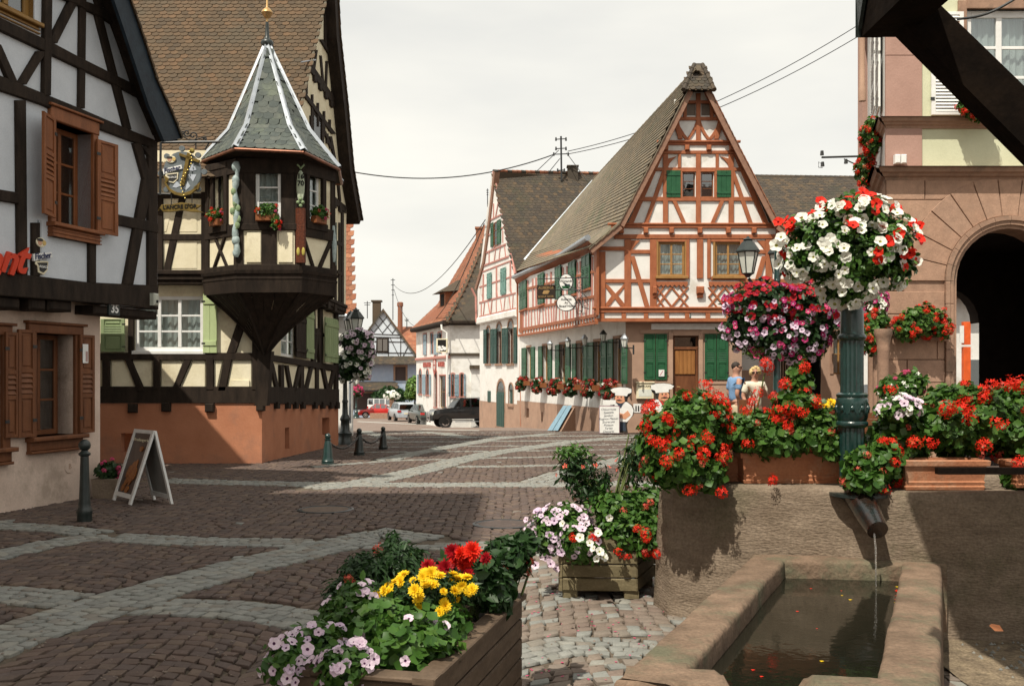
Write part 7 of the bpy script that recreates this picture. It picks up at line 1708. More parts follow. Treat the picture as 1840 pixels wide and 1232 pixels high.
# ================================================= THINGS AT THE INN
WB = M['whitepaint']
def px_of(F, x, y, off=0): return F.hit(x, y, off)
def round_sign(F, px, py, rx, ry, lab, texts, off=0):
    u, z = F.hit(px, py); a = abs(F.hit(px+rx, py)[0]-u); b = abs(F.hit(px, py-ry)[1]-z); t = thing('hanging_sign', lab, 'sign', F.W(u, 0, z), 'signs on the iron bracket of the inn')
    n = 28; mb = MB(F.W); mb.prism([(u+a*1.06*math.cos(2*math.pi*i/n), z+b*1.06*math.sin(2*math.pi*i/n)) for i in range(n)], -.03, .03, .006, cap0=True); part('rim', mb, M['iron'], t)
    mb = MB(F.W); mb.prism([(u+a*.97*math.cos(2*math.pi*i/n), z+b*.97*math.sin(2*math.pi*i/n)) for i in range(n)], .02, .036); part('disc', mb, WB, t)
    for s_, dz, sz_ in texts: text_on(F, t, s_, u, z+dz*b, sz_*b, M['dark'], .038, .002, .002)
    return t, u, z, a, b
SGN_ = Plane(P(1018,0,34).x, 34.0, 1, -.35)
t, u, z, a, b = round_sign(SGN_, 1017.5, 507, 11.8, 14.5, 'oval white sign with a green and blue emblem, upper one on the inn bracket', [('Wynandt', .12, .42)])
mb = MB(SGN_.W); mb.prism([(u-.7*a, z-.45*b),(u+.7*a, z-.45*b),(u+.5*a, z-.8*b),(u-.5*a, z-.8*b)], .036, .042); part('green_field', mb, M['green'], t)
mb = MB(SGN_.W); mb.prism([(u-.1*a, z-.28*b),(u+.6*a, z-.25*b),(u+.6*a, z-.42*b),(u-.2*a, z-.42*b)], .043, .046); part('blue_shape', mb, mat('navy_sign_blue',(.03,.07,.12)), t)
mb = MB(SGN_.W); mb.prism([(u+.1*a*math.cos(i), z+.62*b+.1*b*math.sin(i)) for i in range(6)], .036, .04); part('crest', mb, M['brownwood'], t)
round_sign(SGN_, 1018, 544, 17, 14.5, 'oval white sign reading Auberge Au Boeuf Noir, lower one on the inn bracket', [('Auberge', .42, .40), ('Au', .0, .36), ('Boeuf Noir', -.42, .40)])
q = rect(SGN_, 965, 998, 512, 537); t = thing('hanging_sign', 'dark rectangular wrought sign with old lettering on the inn bracket, in front of green shutters', 'sign', SGN_.W((q[0]+q[1])/2, 0, (q[2]+q[3])/2), 'signs on the iron bracket of the inn')
mb = MB(SGN_.W); mb.box(q[0],q[1],-.03,.02,q[2],q[3],.01); part('board', mb, mat('dark_sign_board',(.035,.025,.018)), t)
text_on(SGN_, t, 'AUBERGE', (q[0]+q[1])/2, q[3]-.10, .13, M['gold'], .024, .002); text_on(SGN_, t, 'BOEUF NOIR', (q[0]+q[1])/2, q[2]+.08, .095, M['gold'], .024, .002)
mb = MB(SGN_.W); u, z = (q[0]+q[1])/2, (q[2]+q[3])/2; mb.prism([(u-.13,z-.05),(u-.08,z+.05),(u+.08,z+.06),(u+.14,z+.02),(u+.10,z-.02),(u+.08,z-.07),(u-.08,z-.07)], .02, .03); part('emblem', mb, M['gold'], t)
BRK = thing('sign_bracket', 'wrought iron bracket with scrolls and vine holding three signs at the inn corner', 'bracket', tuple(P(1040,515,33)))
for pts in ([P(968,501,34.3),P(1020,499.5,33.6),P(1072,498,32.2)],[P(998,521,34.2),P(1044,521,33)],[P(1004,503,34.2),P(1030,517,33.6),P(1040,525,33.1)],[P(1046,500,33),P(1046,560,32.8)]):
    mb = MB(); mb.tube(pts, .018, 5); part('rod', mb, M['iron'], BRK)
random.seed(3)
for k in range(9):
    x, y = random.uniform(1033,1068), random.uniform(512,560); c = P(x, y, 32.8); r = random.uniform(.05,.14)
    mb = MB(); mb.tube([c+Vector((r*(1-i/14)*math.cos(i*.55+k), 0, r*(1-i/14)*math.sin(i*.55+k))) for i in range(12)], .010, 4); part('scroll', mb, M['iron'], BRK)
mb = MB(); mb.tube([P(1040,522,32.8),P(1048,528,32.8),P(1056,536,32.8),P(1066,540,32.7),P(1072,533,32.6)], .012, 4); mb.tube([P(1046,530,32.8),P(1040,540,32.8),P(1048,552,32.8),P(1062,556,32.7)], .012, 4); part('scroll', mb, M['iron'], BRK)
# menu case, poster, white notice on the shutter
q = rect(CG, 1143, 1174, 688, 716); t = thing('menu_case', 'white framed menu display case on the brown wall left of the inn door', 'menu case', CG.W((q[0]+q[1])/2, 0, q[2]))
mb = MB(CG.W); mb.box(q[0],q[1],0,.10,q[2],q[3],.01); part('case', mb, M['cream'], t); h = q[3]-q[2]; w = q[1]-q[0]
mb = MB(CG.W); mb.box(q[0]+w*.12,q[1]-w*.12,.10,.106,q[2]+h*.15,q[2]+h*.60); part('glass', mb, M['lampglass'], t); mb = MB(CG.W); mb.box(q[0]-.03,q[1]+.03,0,.13,q[3],q[3]+.04,.01); part('hood', mb, M['cream'], t)
text_on(CG, t, 'RESTAURANT', (q[0]+q[1])/2, q[2]+h*.80, .075, M['dark'], .104, .002)
q = rect(CG, 1138, 1152, 725, 741); t = thing('poster', 'small white poster with dark motif on the brown inn wall under the menu case', 'poster', CG.W((q[0]+q[1])/2, 0, q[2]))
mb = MB(CG.W); mb.box(q[0],q[1],0,.015,q[2],q[3]); part('sheet', mb, WB, t); u, z = (q[0]+q[1])/2, (q[2]+q[3])/2
for du in (-.04,.04): mb = MB(CG.W); mb.box(u+du-.02,u+du+.02,.015,.02,z-.10,z+.04); mb.ball((u+du,.018,z+.06), .022, 8, 5, (1,.3,1)); part('figure', mb, M['dark'], t)
q = rect(CG, 1183, 1193, 664, 676); mb = MB(CG.W); mb.box(q[0],q[1],.07,.08,q[2],q[3]); mb.m = 1; mb.prism([(q[0]+.03,q[2]+.04),(q[0]+.05,q[2]+.03),(q[1]-.03,q[3]-.04),(q[1]-.05,q[3]-.03)], .08, .083); solo('paper_notice', mb, [WB, flat('notice_red',(.5,.15,.2))], 'small white notice with a diagonal stripe on the green inn shutter', 'notice')
# chef figures (flat painted cut-outs) and chalk board
skin = mat('painted_skin', (.66,.33,.20), (.60,.29,.17), .6); navy = flat('painted_navy', (.03,.045,.07)); line = flat('painted_outline', (.03,.025,.02)); redp = flat('painted_red', (.55,.04,.03))
def chef(lab, cx, yb, s_, d, flip=1, facing=None):
    # generic cook cut-out; s_ pixel height unit
    Fp = Plane(P(cx,0,d).x, d, 1, -.12); U = lambda x, y: Fp.hit(cx+flip*x*s_, yb-y*s_)
    t = thing('chef_cutout', lab, 'cut-out figure', Fp.W(*(U(0,0)[0], 0, U(0,0)[1])), 'painted chef cut-outs')
    def pc(nm, pts, m, o, ol=True):
        mb = MB(Fp.W); mb.prism([U(*p) for p in pts], o-.008, o); part(nm, mb, m, t)
    def ell(cx_, cy_, rx, ry, n=16, a0=0, a1=360): return [(cx_+rx*math.cos(R(a0+(a1-a0)*i/n)), cy_+ry*math.sin(R(a0+(a1-a0)*i/n))) for i in range(n)]
    pc('backing', [(-.17,0),(.14,0),(.12,.16),(.16,.30),(.26,.38),(.29,.50),(.24,.62),(.13,.70),(.14,.78),(.20,.84),(.24,.96),(.16,1.02),(-.05,1.03),(-.24,1.0),(-.26,.94),(-.16,.88),(-.17,.72),(-.20,.6),(-.20,.35),(-.17,.2)], line, .0)
    pc('trousers', [(-.14,.04),(.10,.04),(.08,.20),(.10,.30),(-.14,.30)], navy, .012)
    pc('shoes', [(-.16,.0),(.12,.0),(.12,.04),(-.16,.04)], line, .014)
    pc('jacket', [(-.17,.26),(.12,.24),(.24,.38),(.27,.50),(.22,.61),(.12,.69),(-.10,.69),(-.17,.60)], WB, .020)
    pc('arm', [(-.10,.36),(.08,.30),(.20,.40),(.14,.50),(.04,.42),(-.10,.46)], skin, .028)
    pc('scarf', [(-.12,.68),(.06,.68),(.02,.63),(-.02,.55),(-.08,.62)], navy if flip == 1 else redp, .032)
    pc('face', ell(-.03,.765,.125,.105), skin, .036)
    pc('nose', ell(-.07,.76,.035,.03,10), flat('painted_pink'+lab[:3], (.62,.22,.15)), .044)
    pc('moustache', [(-.14,.725),(-.06,.745),(.02,.725),(-.06,.715)], line, .046)
    for ex in (-.085,-.01): pc('eye', ell(ex,.80,.014,.018,8), line, .044)
    pc('hair', [(.05,.83),(.10,.80),(.11,.72),(.07,.72)], line, .043)
    pc('hat', [(-.15,.84),(.12,.82),(.14,.87),(.22,.90),(.22,.98),(.12,1.01),(-.04,1.02),(-.18,1.0),(-.25,.96),(-.20,.90),(-.14,.89)], WB, .042)
    return t
chef('cut-out cook in white hat and jacket beside the white menu board at the inn corner', 1117, 777, 80, 31.2)
chef('second cut-out cook with red scarf, half hidden by flowers near the inn door', 1189, 778, 88, 31.5, -1)
BP = Plane(P(1096,0,31.0).x, 31.0, 1, -.06); q = rect(BP, 1077.5, 1112.5, 730, 777.5)
t = thing('menu_board', 'white standing board with handwritten menu at the brown corner of the inn', 'menu board', BP.W((q[0]+q[1])/2, 0, q[2]))
mb = MB(BP.W); mb.box(q[0]-.02,q[1]+.02,-.04,.0,q[2]-.02,q[3]+.02); part('frame', mb, flat('mauve_edge',(.22,.10,.14)), t); mb = MB(BP.W); mb.box(q[0],q[1],0,.012,q[2],q[3]); part('sheet', mb, WB, t)
for k, s_ in enumerate(('Choucroute','Spaetzle','Jambon','Rognon Maison','Entrecote','Poisson','Tartes','Desserts')): text_on(BP, t, s_, (q[0]+q[1])/2-.03, q[3]-.09-k*.098, .095, navy, .014, .001, 0, .3, tilt=random.uniform(-1,4))
mb = MB(BP.W); mb.box((q[0]+q[1])/2-.2,(q[0]+q[1])/2+.2,-.03,.01,q[3]+.06,q[3]+.20); part('header', mb, WB, t)
# blue cellar slide
a, b, c, d_ = [Vector(P(*v)) for v in ((1012,731,37.4),(1033,731,35.6),(1008,776,34.6),(983,776,36.2))]
t = thing('cellar_hatch', 'blue sloping cellar hatch with pale stone cheeks against the inn side wall', 'cellar hatch', tuple(d_))
mb = MB(); o_ = Vector((-.25,-.1,.03)); mb.add([a,b,c,d_,a-Vector((0,0,.5)),b-Vector((0,0,.5)),c-Vector((0,0,.1)),d_-Vector((0,0,.1))],[(0,1,2,3),(1,5,6,2),(0,4,7,3),(2,6,7,3)]); part('stone_cheek', mb, M['sandtrim'], t)
bl = mat('faded_blue_paint', (.22,.34,.42), (.15,.26,.33), .6, 8)
for s0, s1 in ((.12,.48),(.52,.88)): mb = MB(); n_ = Vector((-.05,-.05,.06)); mb.quad(a.lerp(b,s0)+n_, a.lerp(b,s1)+n_, d_.lerp(c,s1)+n_, d_.lerp(c,s0)+n_); part('leaf', mb, bl, t)
mb = MB(); mb.add([c, b, Vector((b.x+.55, b.y-1.0, b.z)), Vector((c.x+1.6, c.y-1.2, c.z))], [(0,1,2,3)]) if False else mb.add([c+Vector((.02,0,0)), b+Vector((.02,0,0)), b+Vector((.03,0,-1.5))], [(0,1,2)]); part('side_wall', mb, M['brownrender'], t)
# ================================================= POLES, WIRES, AERIALS
UP = thing('power_pole', 'metal power pole with insulators on the ridge of the pink-framed house', 'power pole', tuple(P(1009,322,53.2)))
mb = MB(); mb.tube([P(1009,325,53.2), P(1008,245,53.2)], .055, 6); part('mast', mb, M['iron'], UP)
for y, w_ in ((250,9),(267,9),(277,13),(306,6)):
    mb = MB(); mb.tube([P(1008-w_,y+.5,53.2), P(1008+w_,y-.5,53.2)], .03, 5); part('cross_arm', mb, M['iron'], UP)
    for sg in (-1,1): mb = MB(); mb.tube([P(1008+sg*w_,y+3,53.2), P(1008+sg*w_,y-3,53.2)], [.06,.04], 6); part('insulator', mb, M['iron'], UP)
for a, b in ((P(1004,270,53.2),P(962,310,53.4)),(P(1006,285,53.2),P(985,311,53.3)),(P(1018,275,53.2),P(1055,325,52.5))): mb = MB(); mb.tube([a, b], .02, 4); part('stay', mb, M['iron'], UP)
def wire(a, b, sag, lab, r=.024, n=24):
    mb = MB(); mb.tube([a.lerp(b, i/n)-Vector((0,0,4*sag*(i/n)*(1-i/n))) for i in range(n+1)], r, 4, cap=False); o = solo('overhead_wire', mb, M['iron'], lab, 'wire', group='overhead wires'); return o
wire(P(580,297,50), P(997,277,53.2), .95, 'single long wire sagging from the oriel house to the roof pole', .03)
wire(P(1020,272,53.2), P(1600,8,46), .9, 'upper of two wires from the roof pole past the red gable to the hall', .020)
wire(P(1020,277,53.2), P(1600,30,46), .9, 'lower of two wires from the roof pole past the red gable to the hall', .020)
wire(P(708,512,118), P(872,395,53), 2.2, 'thin wire rising from the far street mast to the pink-framed gable', .03)
wire(P(708,520,118), P(870,402,53), 5.0, 'lower sagging wire from the far street mast to the pink-framed gable', .03)
def aerial(px, yb, yt, d, lab, arms=4, w_=5):
    t = thing('aerial_mast', lab, 'aerial', tuple(P(px,yb,d))); mb = MB(); mb.tube([P(px,yb,d), P(px,yt,d)], .05*d/110, 5); part('mast', mb, M['iron'], t)
    for k in range(arms): y = yt+3+k*(yb-yt)*.12; mb = MB(); mb.tube([P(px-w_*(1-.15*k),y,d), P(px+w_*(1-.15*k),y,d)], .035*d/110, 4); part('cross_arm', mb, M['iron'], t)
aerial(706, 575, 500, 120, 'tall grey mast with short cross arms behind the blue house', 4, 4)
aerial(660, 572, 541, 118, 'thin television aerial left of the blue house chimney', 2, 6)
aerial(731, 590, 571, 130, 'small television aerial above the distant brown roof', 2, 4)
aerial(876, 372, 339, 54, 'short mast with wires at the left verge of the pink-framed house', 3, 2.5)
# ================================================= PLANTS
from mathutils import Matrix
def kite(L_, W_, z=.0, tip=.0): return [(0,0,0),(W_,L_*.5,z),(0,L_,tip),(-W_,L_*.5,z)]
def leaf_tpl(kind):
    if kind == 'round':
        n = 8; V = [(0,0,0)]+[(.52*(1 if i % 2 else .78)*math.sin(2*math.pi*i/n+.4), .5-.52*(1 if i % 2 else .78)*math.cos(2*math.pi*i/n+.4), .10 if i % 2 else .03) for i in range(n)]
        V[0] = (0,.45,-.04); F = [(0,1+i,1+(i+1) % n) for i in range(n)]
    elif kind == 'lance': V = [(0,0,0),(.17,.42,.06),(0,1,-.08),(-.17,.42,.06),(0,.45,-.01)]; F = [(0,1,4),(1,2,4),(2,3,4),(3,0,4)]
    elif kind == 'oval': V = [(0,0,0),(.27,.30,.06),(.24,.68,.04),(0,1,-.06),(-.24,.68,.04),(-.27,.30,.06),(0,.5,-.03)]; F = [(i,(i+1) % 6,6) for i in range(6)]
    else: V = [(0,0,0),(.22,.5,.05),(0,1,0),(-.22,.5,.05)]; F = [(0,1,2),(0,2,3)]
    return np.array(V, float), np.array(F)
def blob_pts(blobs, n, g, inner=.55, up=.35):
    w = np.array([b[1][0]*b[1][1]*b[1][2]*(b[2] if len(b) > 2 else 1) for b in blobs])**.75; w /= w.sum(); k = g.choice(len(blobs), n, p=w)
    d = g.normal(0, 1, (n,3)); d /= np.linalg.norm(d, axis=1, keepdims=True); r = inner+(1-inner)*g.random(n)**.6
    r *= 1+.24*np.sin(d[:,0]*7+k)*np.cos(d[:,2]*6+2*k)
    C = np.array([list(b[0]) for b in blobs])[k]; Rr = np.array([b[1] for b in blobs])[k]
    P_ = C+d*Rr*r[:,None]; nn = d/Rr; nn /= np.linalg.norm(nn, axis=1, keepdims=True); nn[:,2] += up; nn /= np.linalg.norm(nn, axis=1, keepdims=True)
    return P_, nn
def foliage(par, blobs, n, size, kind='round', m='leaf', seed=1, name='foliage', inner=.5, up=.4, rnd=.7):
    g = np.random.default_rng(seed); P_, nn = blob_pts(blobs, n, g, inner, up); tv, tf = leaf_tpl(kind)
    z = nn+g.normal(0, rnd, (n,3))*.6; z /= np.linalg.norm(z, axis=1, keepdims=True)
    y = g.normal(0, 1, (n,3)); y[:,2] -= .25; y -= (y*z).sum(1, keepdims=True)*z; y /= np.linalg.norm(y, axis=1, keepdims=True); x = np.cross(y, z)
    s_ = size*g.uniform(.6, 1.25, n)
    V = P_[:,None,:]+s_[:,None,None]*(tv[None,:,0,None]*x[:,None,:]+tv[None,:,1,None]*y[:,None,:]+tv[None,:,2,None]*z[:,None,:])
    F = tf[None]+(np.arange(n)*len(tv))[:,None,None]
    return np_mesh(name, V.reshape(-1,3), F.reshape(-1,3), M[m], par, kind='stuff')
def me_of(name, V, F, mats, mi=None):
    me = bpy.data.meshes.new(name); me.from_pydata(V, [], F)
    for m in mats: me.materials.append(m)
    if mi: me.polygons.foreach_set('material_index', mi)
    return me
def petunia(m, th='throat'):
    n = 15; rr = (.84,1.0,.98); V = [(0,0,-.55)]+[(.24*math.cos(2*math.pi*i/n), .24*math.sin(2*math.pi*i/n), -.18) for i in range(n)]+[(rr[i % 3]*math.cos(2*math.pi*i/n), rr[i % 3]*math.sin(2*math.pi*i/n), (.10,-.03,.06)[i % 3]) for i in range(n)]
    F = [(0,1+i,1+(i+1) % n) for i in range(n)]+[(1+i,1+n+i,1+n+(i+1) % n,1+(i+1) % n) for i in range(n)]
    return me_of('blossom', V, F, [M[m], M[th]], [1]*n+[0]*n)
def petals(rings, m, jit=.12, seed=1, core=None):
    # rings: (count, elevation deg, length, width, start radius)
    random.seed(seed); V = []; F = []
    for cnt, el, L_, W_, r0 in rings:
        for i in range(cnt):
            a = 2*math.pi*(i+random.uniform(-.2,.2))/cnt+el; e = R(el+random.uniform(-8,8)); u = Vector((math.cos(a)*math.cos(e), math.sin(a)*math.cos(e), math.sin(e))); s_ = Vector((-math.sin(a), math.cos(a), 0)); nn = u.cross(s_)
            o = len(V); b = u*r0; l = L_*random.uniform(1-jit,1+jit)
            V += [tuple(b), tuple(b+u*l*.6+s_*W_+nn*.03), tuple(b+u*l), tuple(b+u*l*.6-s_*W_+nn*.03)]; F.append((o,o+1,o+2,o+3))
    return me_of('blossom', V, F, [M[m]])
def gerhead(m, n=15, seed=2):
    random.seed(seed); V = []; F = []; q0 = Vector((random.uniform(.7,1.25), random.uniform(.6,1), random.uniform(.6,1)))
    for k in range(n):
        t = math.acos(1-1.25*(k+.5)/n); p = k*2.4; c = Vector((math.sin(t)*math.cos(p), math.sin(t)*math.sin(p), math.cos(t)))*random.uniform(.45,.95); c = Vector((c.x*q0.x, c.y*q0.y, c.z*q0.z)); z = c.normalized(); x = z.orthogonal().normalized(); y = z.cross(x); a0 = random.random()*6
        for i in range(5):
            a = a0+2*math.pi*i/5; u = (x*math.cos(a)+y*math.sin(a)); s_ = (-x*math.sin(a)+y*math.cos(a)); o = len(V); q = c+z*.05
            V += [tuple(q), tuple(q+u*.24+s_*.11+z*.05), tuple(q+u*.42+z*.10), tuple(q+u*.24-s_*.11+z*.05)]; F.append((o,o+1,o+2,o+3))
    return me_of('blossom', V, F, [M[m]])
FL = {'w': petunia('petal_white','throat_y'), 'l': petunia('petal_lilac'), 'p': petunia('petal_pale'), 'm': petunia('petal_magenta','petal_pale'), 'r': petunia('petal_red','petal_crimson'), 'k': petunia('petal_pink','petal_white'),
      'c': petunia('petal_crimson','petal_magenta'), 'G': gerhead('petal_red', 17), 'G1': gerhead('petal_red', 14, 12), 'G3': gerhead('petal_red', 11, 15), 'G2': gerhead('petal_red', 8, 5), 'C': gerhead('petal_coral', 9, 8), 'P': gerhead('petal_pink', 12, 4), 'Cr': gerhead('petal_crimson', 13, 6),
      'Y': petals([(16,5,.9,.16,.05),(14,25,.75,.15,.05),(10,48,.5,.13,.05),(6,72,.35,.1,.03)], 'petal_yellow'),
      'D': petals([(14,-25,.95,.17,.05),(16,0,1,.17,.05),(15,25,.95,.17,.05),(12,48,.85,.16,.05),(8,70,.75,.14,.05)], 'petal_red', seed=3), 'D2': petals([(14,-15,.95,.17,.05),(15,10,1,.17,.05),(13,35,.9,.16,.05),(9,60,.8,.15,.05)], 'petal_crimson', seed=4),
      's': petals([(5,10,1,.32,.05)], 'petal_white'), 'b': petals([(5,10,1,.3,.05)], 'petal_coral')}
def put(par, key, pos, nrm, sc_, g):
    if key == 'G': key = ('G','G1','G3')[int(g.random()*3)]
    z = Vector(nrm).normalized(); x = z.orthogonal().normalized(); a = g.random()*6.28; x = (x*math.cos(a)+z.cross(x)*math.sin(a)); y = z.cross(x); p = Vector(pos)-root_loc(par); s_ = sc_*g.uniform(.8,1.18)
    inst('blossom', FL[key], par, Matrix(((x.x*s_,y.x*s_,z.x*s_,p.x),(x.y*s_,y.y*s_,z.y*s_,p.y),(x.z*s_,y.z*s_,z.z*s_,p.z),(0,0,0,1))))
def to_px(p): return CX+p[0]/p[1]*FPX, HY-(p[2]-CAMH)/p[1]*FPX
def bloom(par, blobs, key, n, size, seed=1, where=None, out_=1.03, face=.5, low=-.75):
    g = np.random.default_rng(seed); got = 0; tries = 0
    while got < n and tries < n*60:
        tries += 1; P_, nn = blob_pts(blobs, 1, g, .97, 0); p, q = P_[0], nn[0]
        if q[2] < low: continue
        if face and q[1] > .35 and g.random() < face: continue
        ins = False
        for b in blobs:
            e = (p-np.array(list(b[0])))/np.array(b[1]);
            if (e*e).sum() < .80: ins = True; break
        if ins: continue
        if where and not where(*to_px(p)): continue
        c = np.array(list(blobs[0][0])); p = p+q*size*(out_-1)*8
        nr = q+np.array([-.10,-.45,.25])+g.normal(0,.22,3); put(par, key, p, nr, size, g); got += 1
def pin(par, key, pts, d, size, seed=3, spread=0):
    g = np.random.default_rng(seed)
    for px, py in pts: put(par, key, P(px, py, d+g.uniform(-.05,.05)), (g.normal(-.1,.3), -.8, .45+g.normal(0,.2)), size, g)
def B(px, py, d, rx, ry, rz=None, w=1): return (P(px, py, d), (rx*d/FPX, (rz if rz is not None else rx*d/FPX), ry*d/FPX), w)   # radii in photo pixels, depth radius in units
def stems(par, base, tops, m='stem', r=.006):
    mb = MB()
    for t in tops: b = Vector(base)+Vector((random.uniform(-.05,.05), random.uniform(-.05,.05), 0)); t = Vector(t); mb.tube([b, b.lerp(t,.5)+Vector((random.uniform(-.04,.04),random.uniform(-.03,.03),.02)), t], [r*1.3, r, r*.7], 4)
    part('stems', mb, M[m], par, kind='stuff')
def plant(name, label, cat, blobs, nleaf, lsize, kind='round', m='leaf', seed=1, group=None, base=None, **k):
    c = Vector(blobs[0][0]); base = Vector(base) if base is not None else Vector((c.x, c.y, c.z-blobs[0][1][2])); t = thing(name, label, cat, tuple(base), group)
    foliage(t, blobs, nleaf, lsize, kind, m, seed, **k)
    random.seed(seed); stems(t, base, [Vector(b[0])+Vector((random.uniform(-.6,.6)*b[1][0], random.uniform(-.5,.5)*b[1][1], random.uniform(0,.7)*b[1][2])) for b in blobs for _ in range(4)], r=.004+lsize*.03)
    return t
def shell(par, blobs, sc_=.62):                    # inner leaves coloured dark for the shaded heart of the plant
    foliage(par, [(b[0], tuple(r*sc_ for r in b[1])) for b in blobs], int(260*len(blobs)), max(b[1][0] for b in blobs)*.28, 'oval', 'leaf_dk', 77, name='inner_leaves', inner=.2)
# ---- ball of white and red petunias on the column
bl = [B(1528,462,6.75,96,70,.33),B(1470,430,6.75,60,50,.24),B(1525,520,6.75,50,34,.2),B(1590,430,6.75,52,50,.24),B(1535,385,6.75,62,34,.24),B(1450,470,6.75,42,34,.2),B(1610,475,6.75,34,30,.15)]
t = plant('petunia_plant', 'huge ball of white petunias with red ones at top and right, crowning the green column', 'petunias', bl, 5600, .046, 'oval', 'leaf', 21, base=(cX,6.75,zc(515)))
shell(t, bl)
bloom(t, bl, 'w', 205, .037, 5, lambda x,y: (y > 425 and x < 1625) or (y > 355 and x > 1470 and x < 1600), low=-.95); bloom(t, bl, 'w', 24, .036, 6, lambda x,y: y < 430 and x > 1540)
bloom(t, bl, 'r', 24, .038, 7, lambda x,y: x > 1560 and y < 480); bloom(t, bl, 'r', 18, .038, 8, lambda x,y: y < 415 and x < 1560); bloom(t, bl, 'r', 12, .04, 9, lambda x,y: x < 1430)
pin(t, 'w', [(1418,475),(1440,500),(1500,545),(1512,552),(1538,540),(1640,462),(1648,470),(1610,505),(1590,515),(1600,492),(1395,440),(1403,425),(1460,395),(1440,390)], 6.7, .045)
pin(t, 'r', [(1640,400),(1652,405),(1610,375),(1545,352),(1553,345),(1575,362),(1398,398),(1480,372),(1475,360)], 6.7, .042)
# ---- hanging baskets of the centre lamp
def basket(lamp, px, py, d, lab):
    t = thing('hanging_basket', lab, 'basket', tuple(P(px,py,d)), 'flower baskets on the street lamps'); mb = MB(); r = .16*d/17; mb.lathe([(.08*d/17,-.12*d/17),(r*.8,-.1*d/17),(r,.05*d/17),(r*.92,.06*d/17)], 14, tuple(P(px,py,d))); part('bowl', mb, M['iron'], t); return t
basket(LC, 1368, 570, 17, 'left bowl hidden in magenta flowers on the centre lamp'); basket(LC, 1448, 575, 17, 'right bowl hidden in magenta flowers on the centre lamp')
for k, (cxp, bl, lab) in enumerate(((1368, [B(1365,545,17,66,40,.55),B(1345,580,17,48,44,.4),B(1390,600,17,46,45,.4)], 'left cascade of lilac and magenta petunias on the centre lamp, crimson on top'),
        (1448, [B(1445,550,17,62,40,.5),B(1440,600,17,46,46,.4),B(1480,575,17,34,40,.3)], 'right cascade of lilac and magenta petunias on the centre lamp, behind the white ball'))):
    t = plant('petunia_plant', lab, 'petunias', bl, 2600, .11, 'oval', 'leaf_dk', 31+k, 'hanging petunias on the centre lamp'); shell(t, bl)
    bloom(t, bl, 'c', 85, .062, 5, lambda x,y: y < 572); bloom(t, bl, 'm', 66, .054, 6); bloom(t, bl, 'l', 100, .052, 7, lambda x,y: y > 540, low=-1); bloom(t, bl, 'k', 34, .052, 8, lambda x,y: y > 540, low=-1)
    bl2 = [B(cxp-10,632,17,22,12,.2),B(cxp+18,628,17,16,14,.2)]; foliage(t, bl2, 500, .10, 'lance', 'leaf_lt', 9, name='trailing_leaves')
pin(t, 'k', [(1352,628),(1360,632),(1368,630),(1374,636),(1358,638)], 16.9, .07)
# ---- left lamp baskets
basket(LL_, 640, 618, yl_, 'upper bowl of the lamp by the orange-based house'); basket(LL_, 632, 655, yl_, 'lower bowl of the lamp by the orange-based house')
for k, (bl, lab) in enumerate((([B(640,612,yl_,30,20,.45),B(652,630,yl_,22,18,.4)], 'upper basket of pale petunias on the lamp by the orange-based house'),([B(634,650,yl_,32,22,.45),B(624,668,yl_,18,16,.3),B(650,664,yl_,16,16,.3)], 'lower basket of white flowers on the lamp by the orange-based house'))):
    t = plant('petunia_plant', lab, 'petunias', bl, 1500, .13, 'oval', 'leaf_dk', 41+k, 'hanging petunias on the lamp by the orange-based house'); shell(t, bl); bloom(t, bl, 'p', 90 if k == 0 else 14, .065, 4, low=-1); bloom(t, bl, 'w', 14 if k == 0 else 70, .065, 5, low=-1)
for k, (y, lab) in enumerate(((676,'upper ball of scarlet geraniums on the single street lamp'),(697,'lower ball of scarlet geraniums on the single street lamp'))):
    bl = [B(886,y,ym_,14+2*(k == 0),9,.4)]; t = plant('geranium_plant', lab, 'geraniums', bl, 500, .20, 'round', 'leaf_dk', 51+k, 'geranium balls on the single street lamp'); bloom(t, bl, 'Cr', 26, .11, 4, low=-1); bloom(t, bl, 'C', 14, .12, 5, low=-1)
bl = [B(641,703,yf_,10.5,9,.6)]; t = plant('geranium_plant', 'ball of pink flowers on the distant lamp before the blue house', 'geraniums', bl, 400, .35, 'round', 'leaf_dk', 55); bloom(t, bl, 'P', 90, .15, 4, low=-1)
# ---- window boxes
def wbox(F, u0, u1, z, off, dpt, hgt, lab, group, m='brownwood'):
    t = thing('window_box', lab, 'flower box', F.W((u0+u1)/2, off, z), group); mb = MB(F.W); mb.box(u0,u1,off,off+dpt,z,z+hgt,.01); part('box', mb, M[m], t); return t
ORD = ['leftmost','second','third','fourth','fifth','rightmost']
for k, h in enumerate(holes):
    wbox(CL, h[0]-.1, h[1]+.1, h[2]-.28, .08, .26, .20, f'{ORD[k]} flower box from the left under the inn side windows', 'window boxes of the inn')
    c = Vector(CL.W((h[0]+h[1])/2, .28, h[2]-.08)); bl = [(c, (.26,.34,.18)), (c-Vector((.10,.1,.22)), (.20,.28,.20))]
    t = plant('geranium_plant', f'{ORD[k]} red and pink geraniums from the left under the inn side windows', 'geraniums', bl, 620, .13, 'round', 'leaf_dk', 60+k, 'window geraniums of the inn'); bloom(t, bl, 'Cr', 16, .085, 3+k); bloom(t, bl, 'C', 14, .085, 13+k); bloom(t, bl, 's', 8, .06, 23+k)
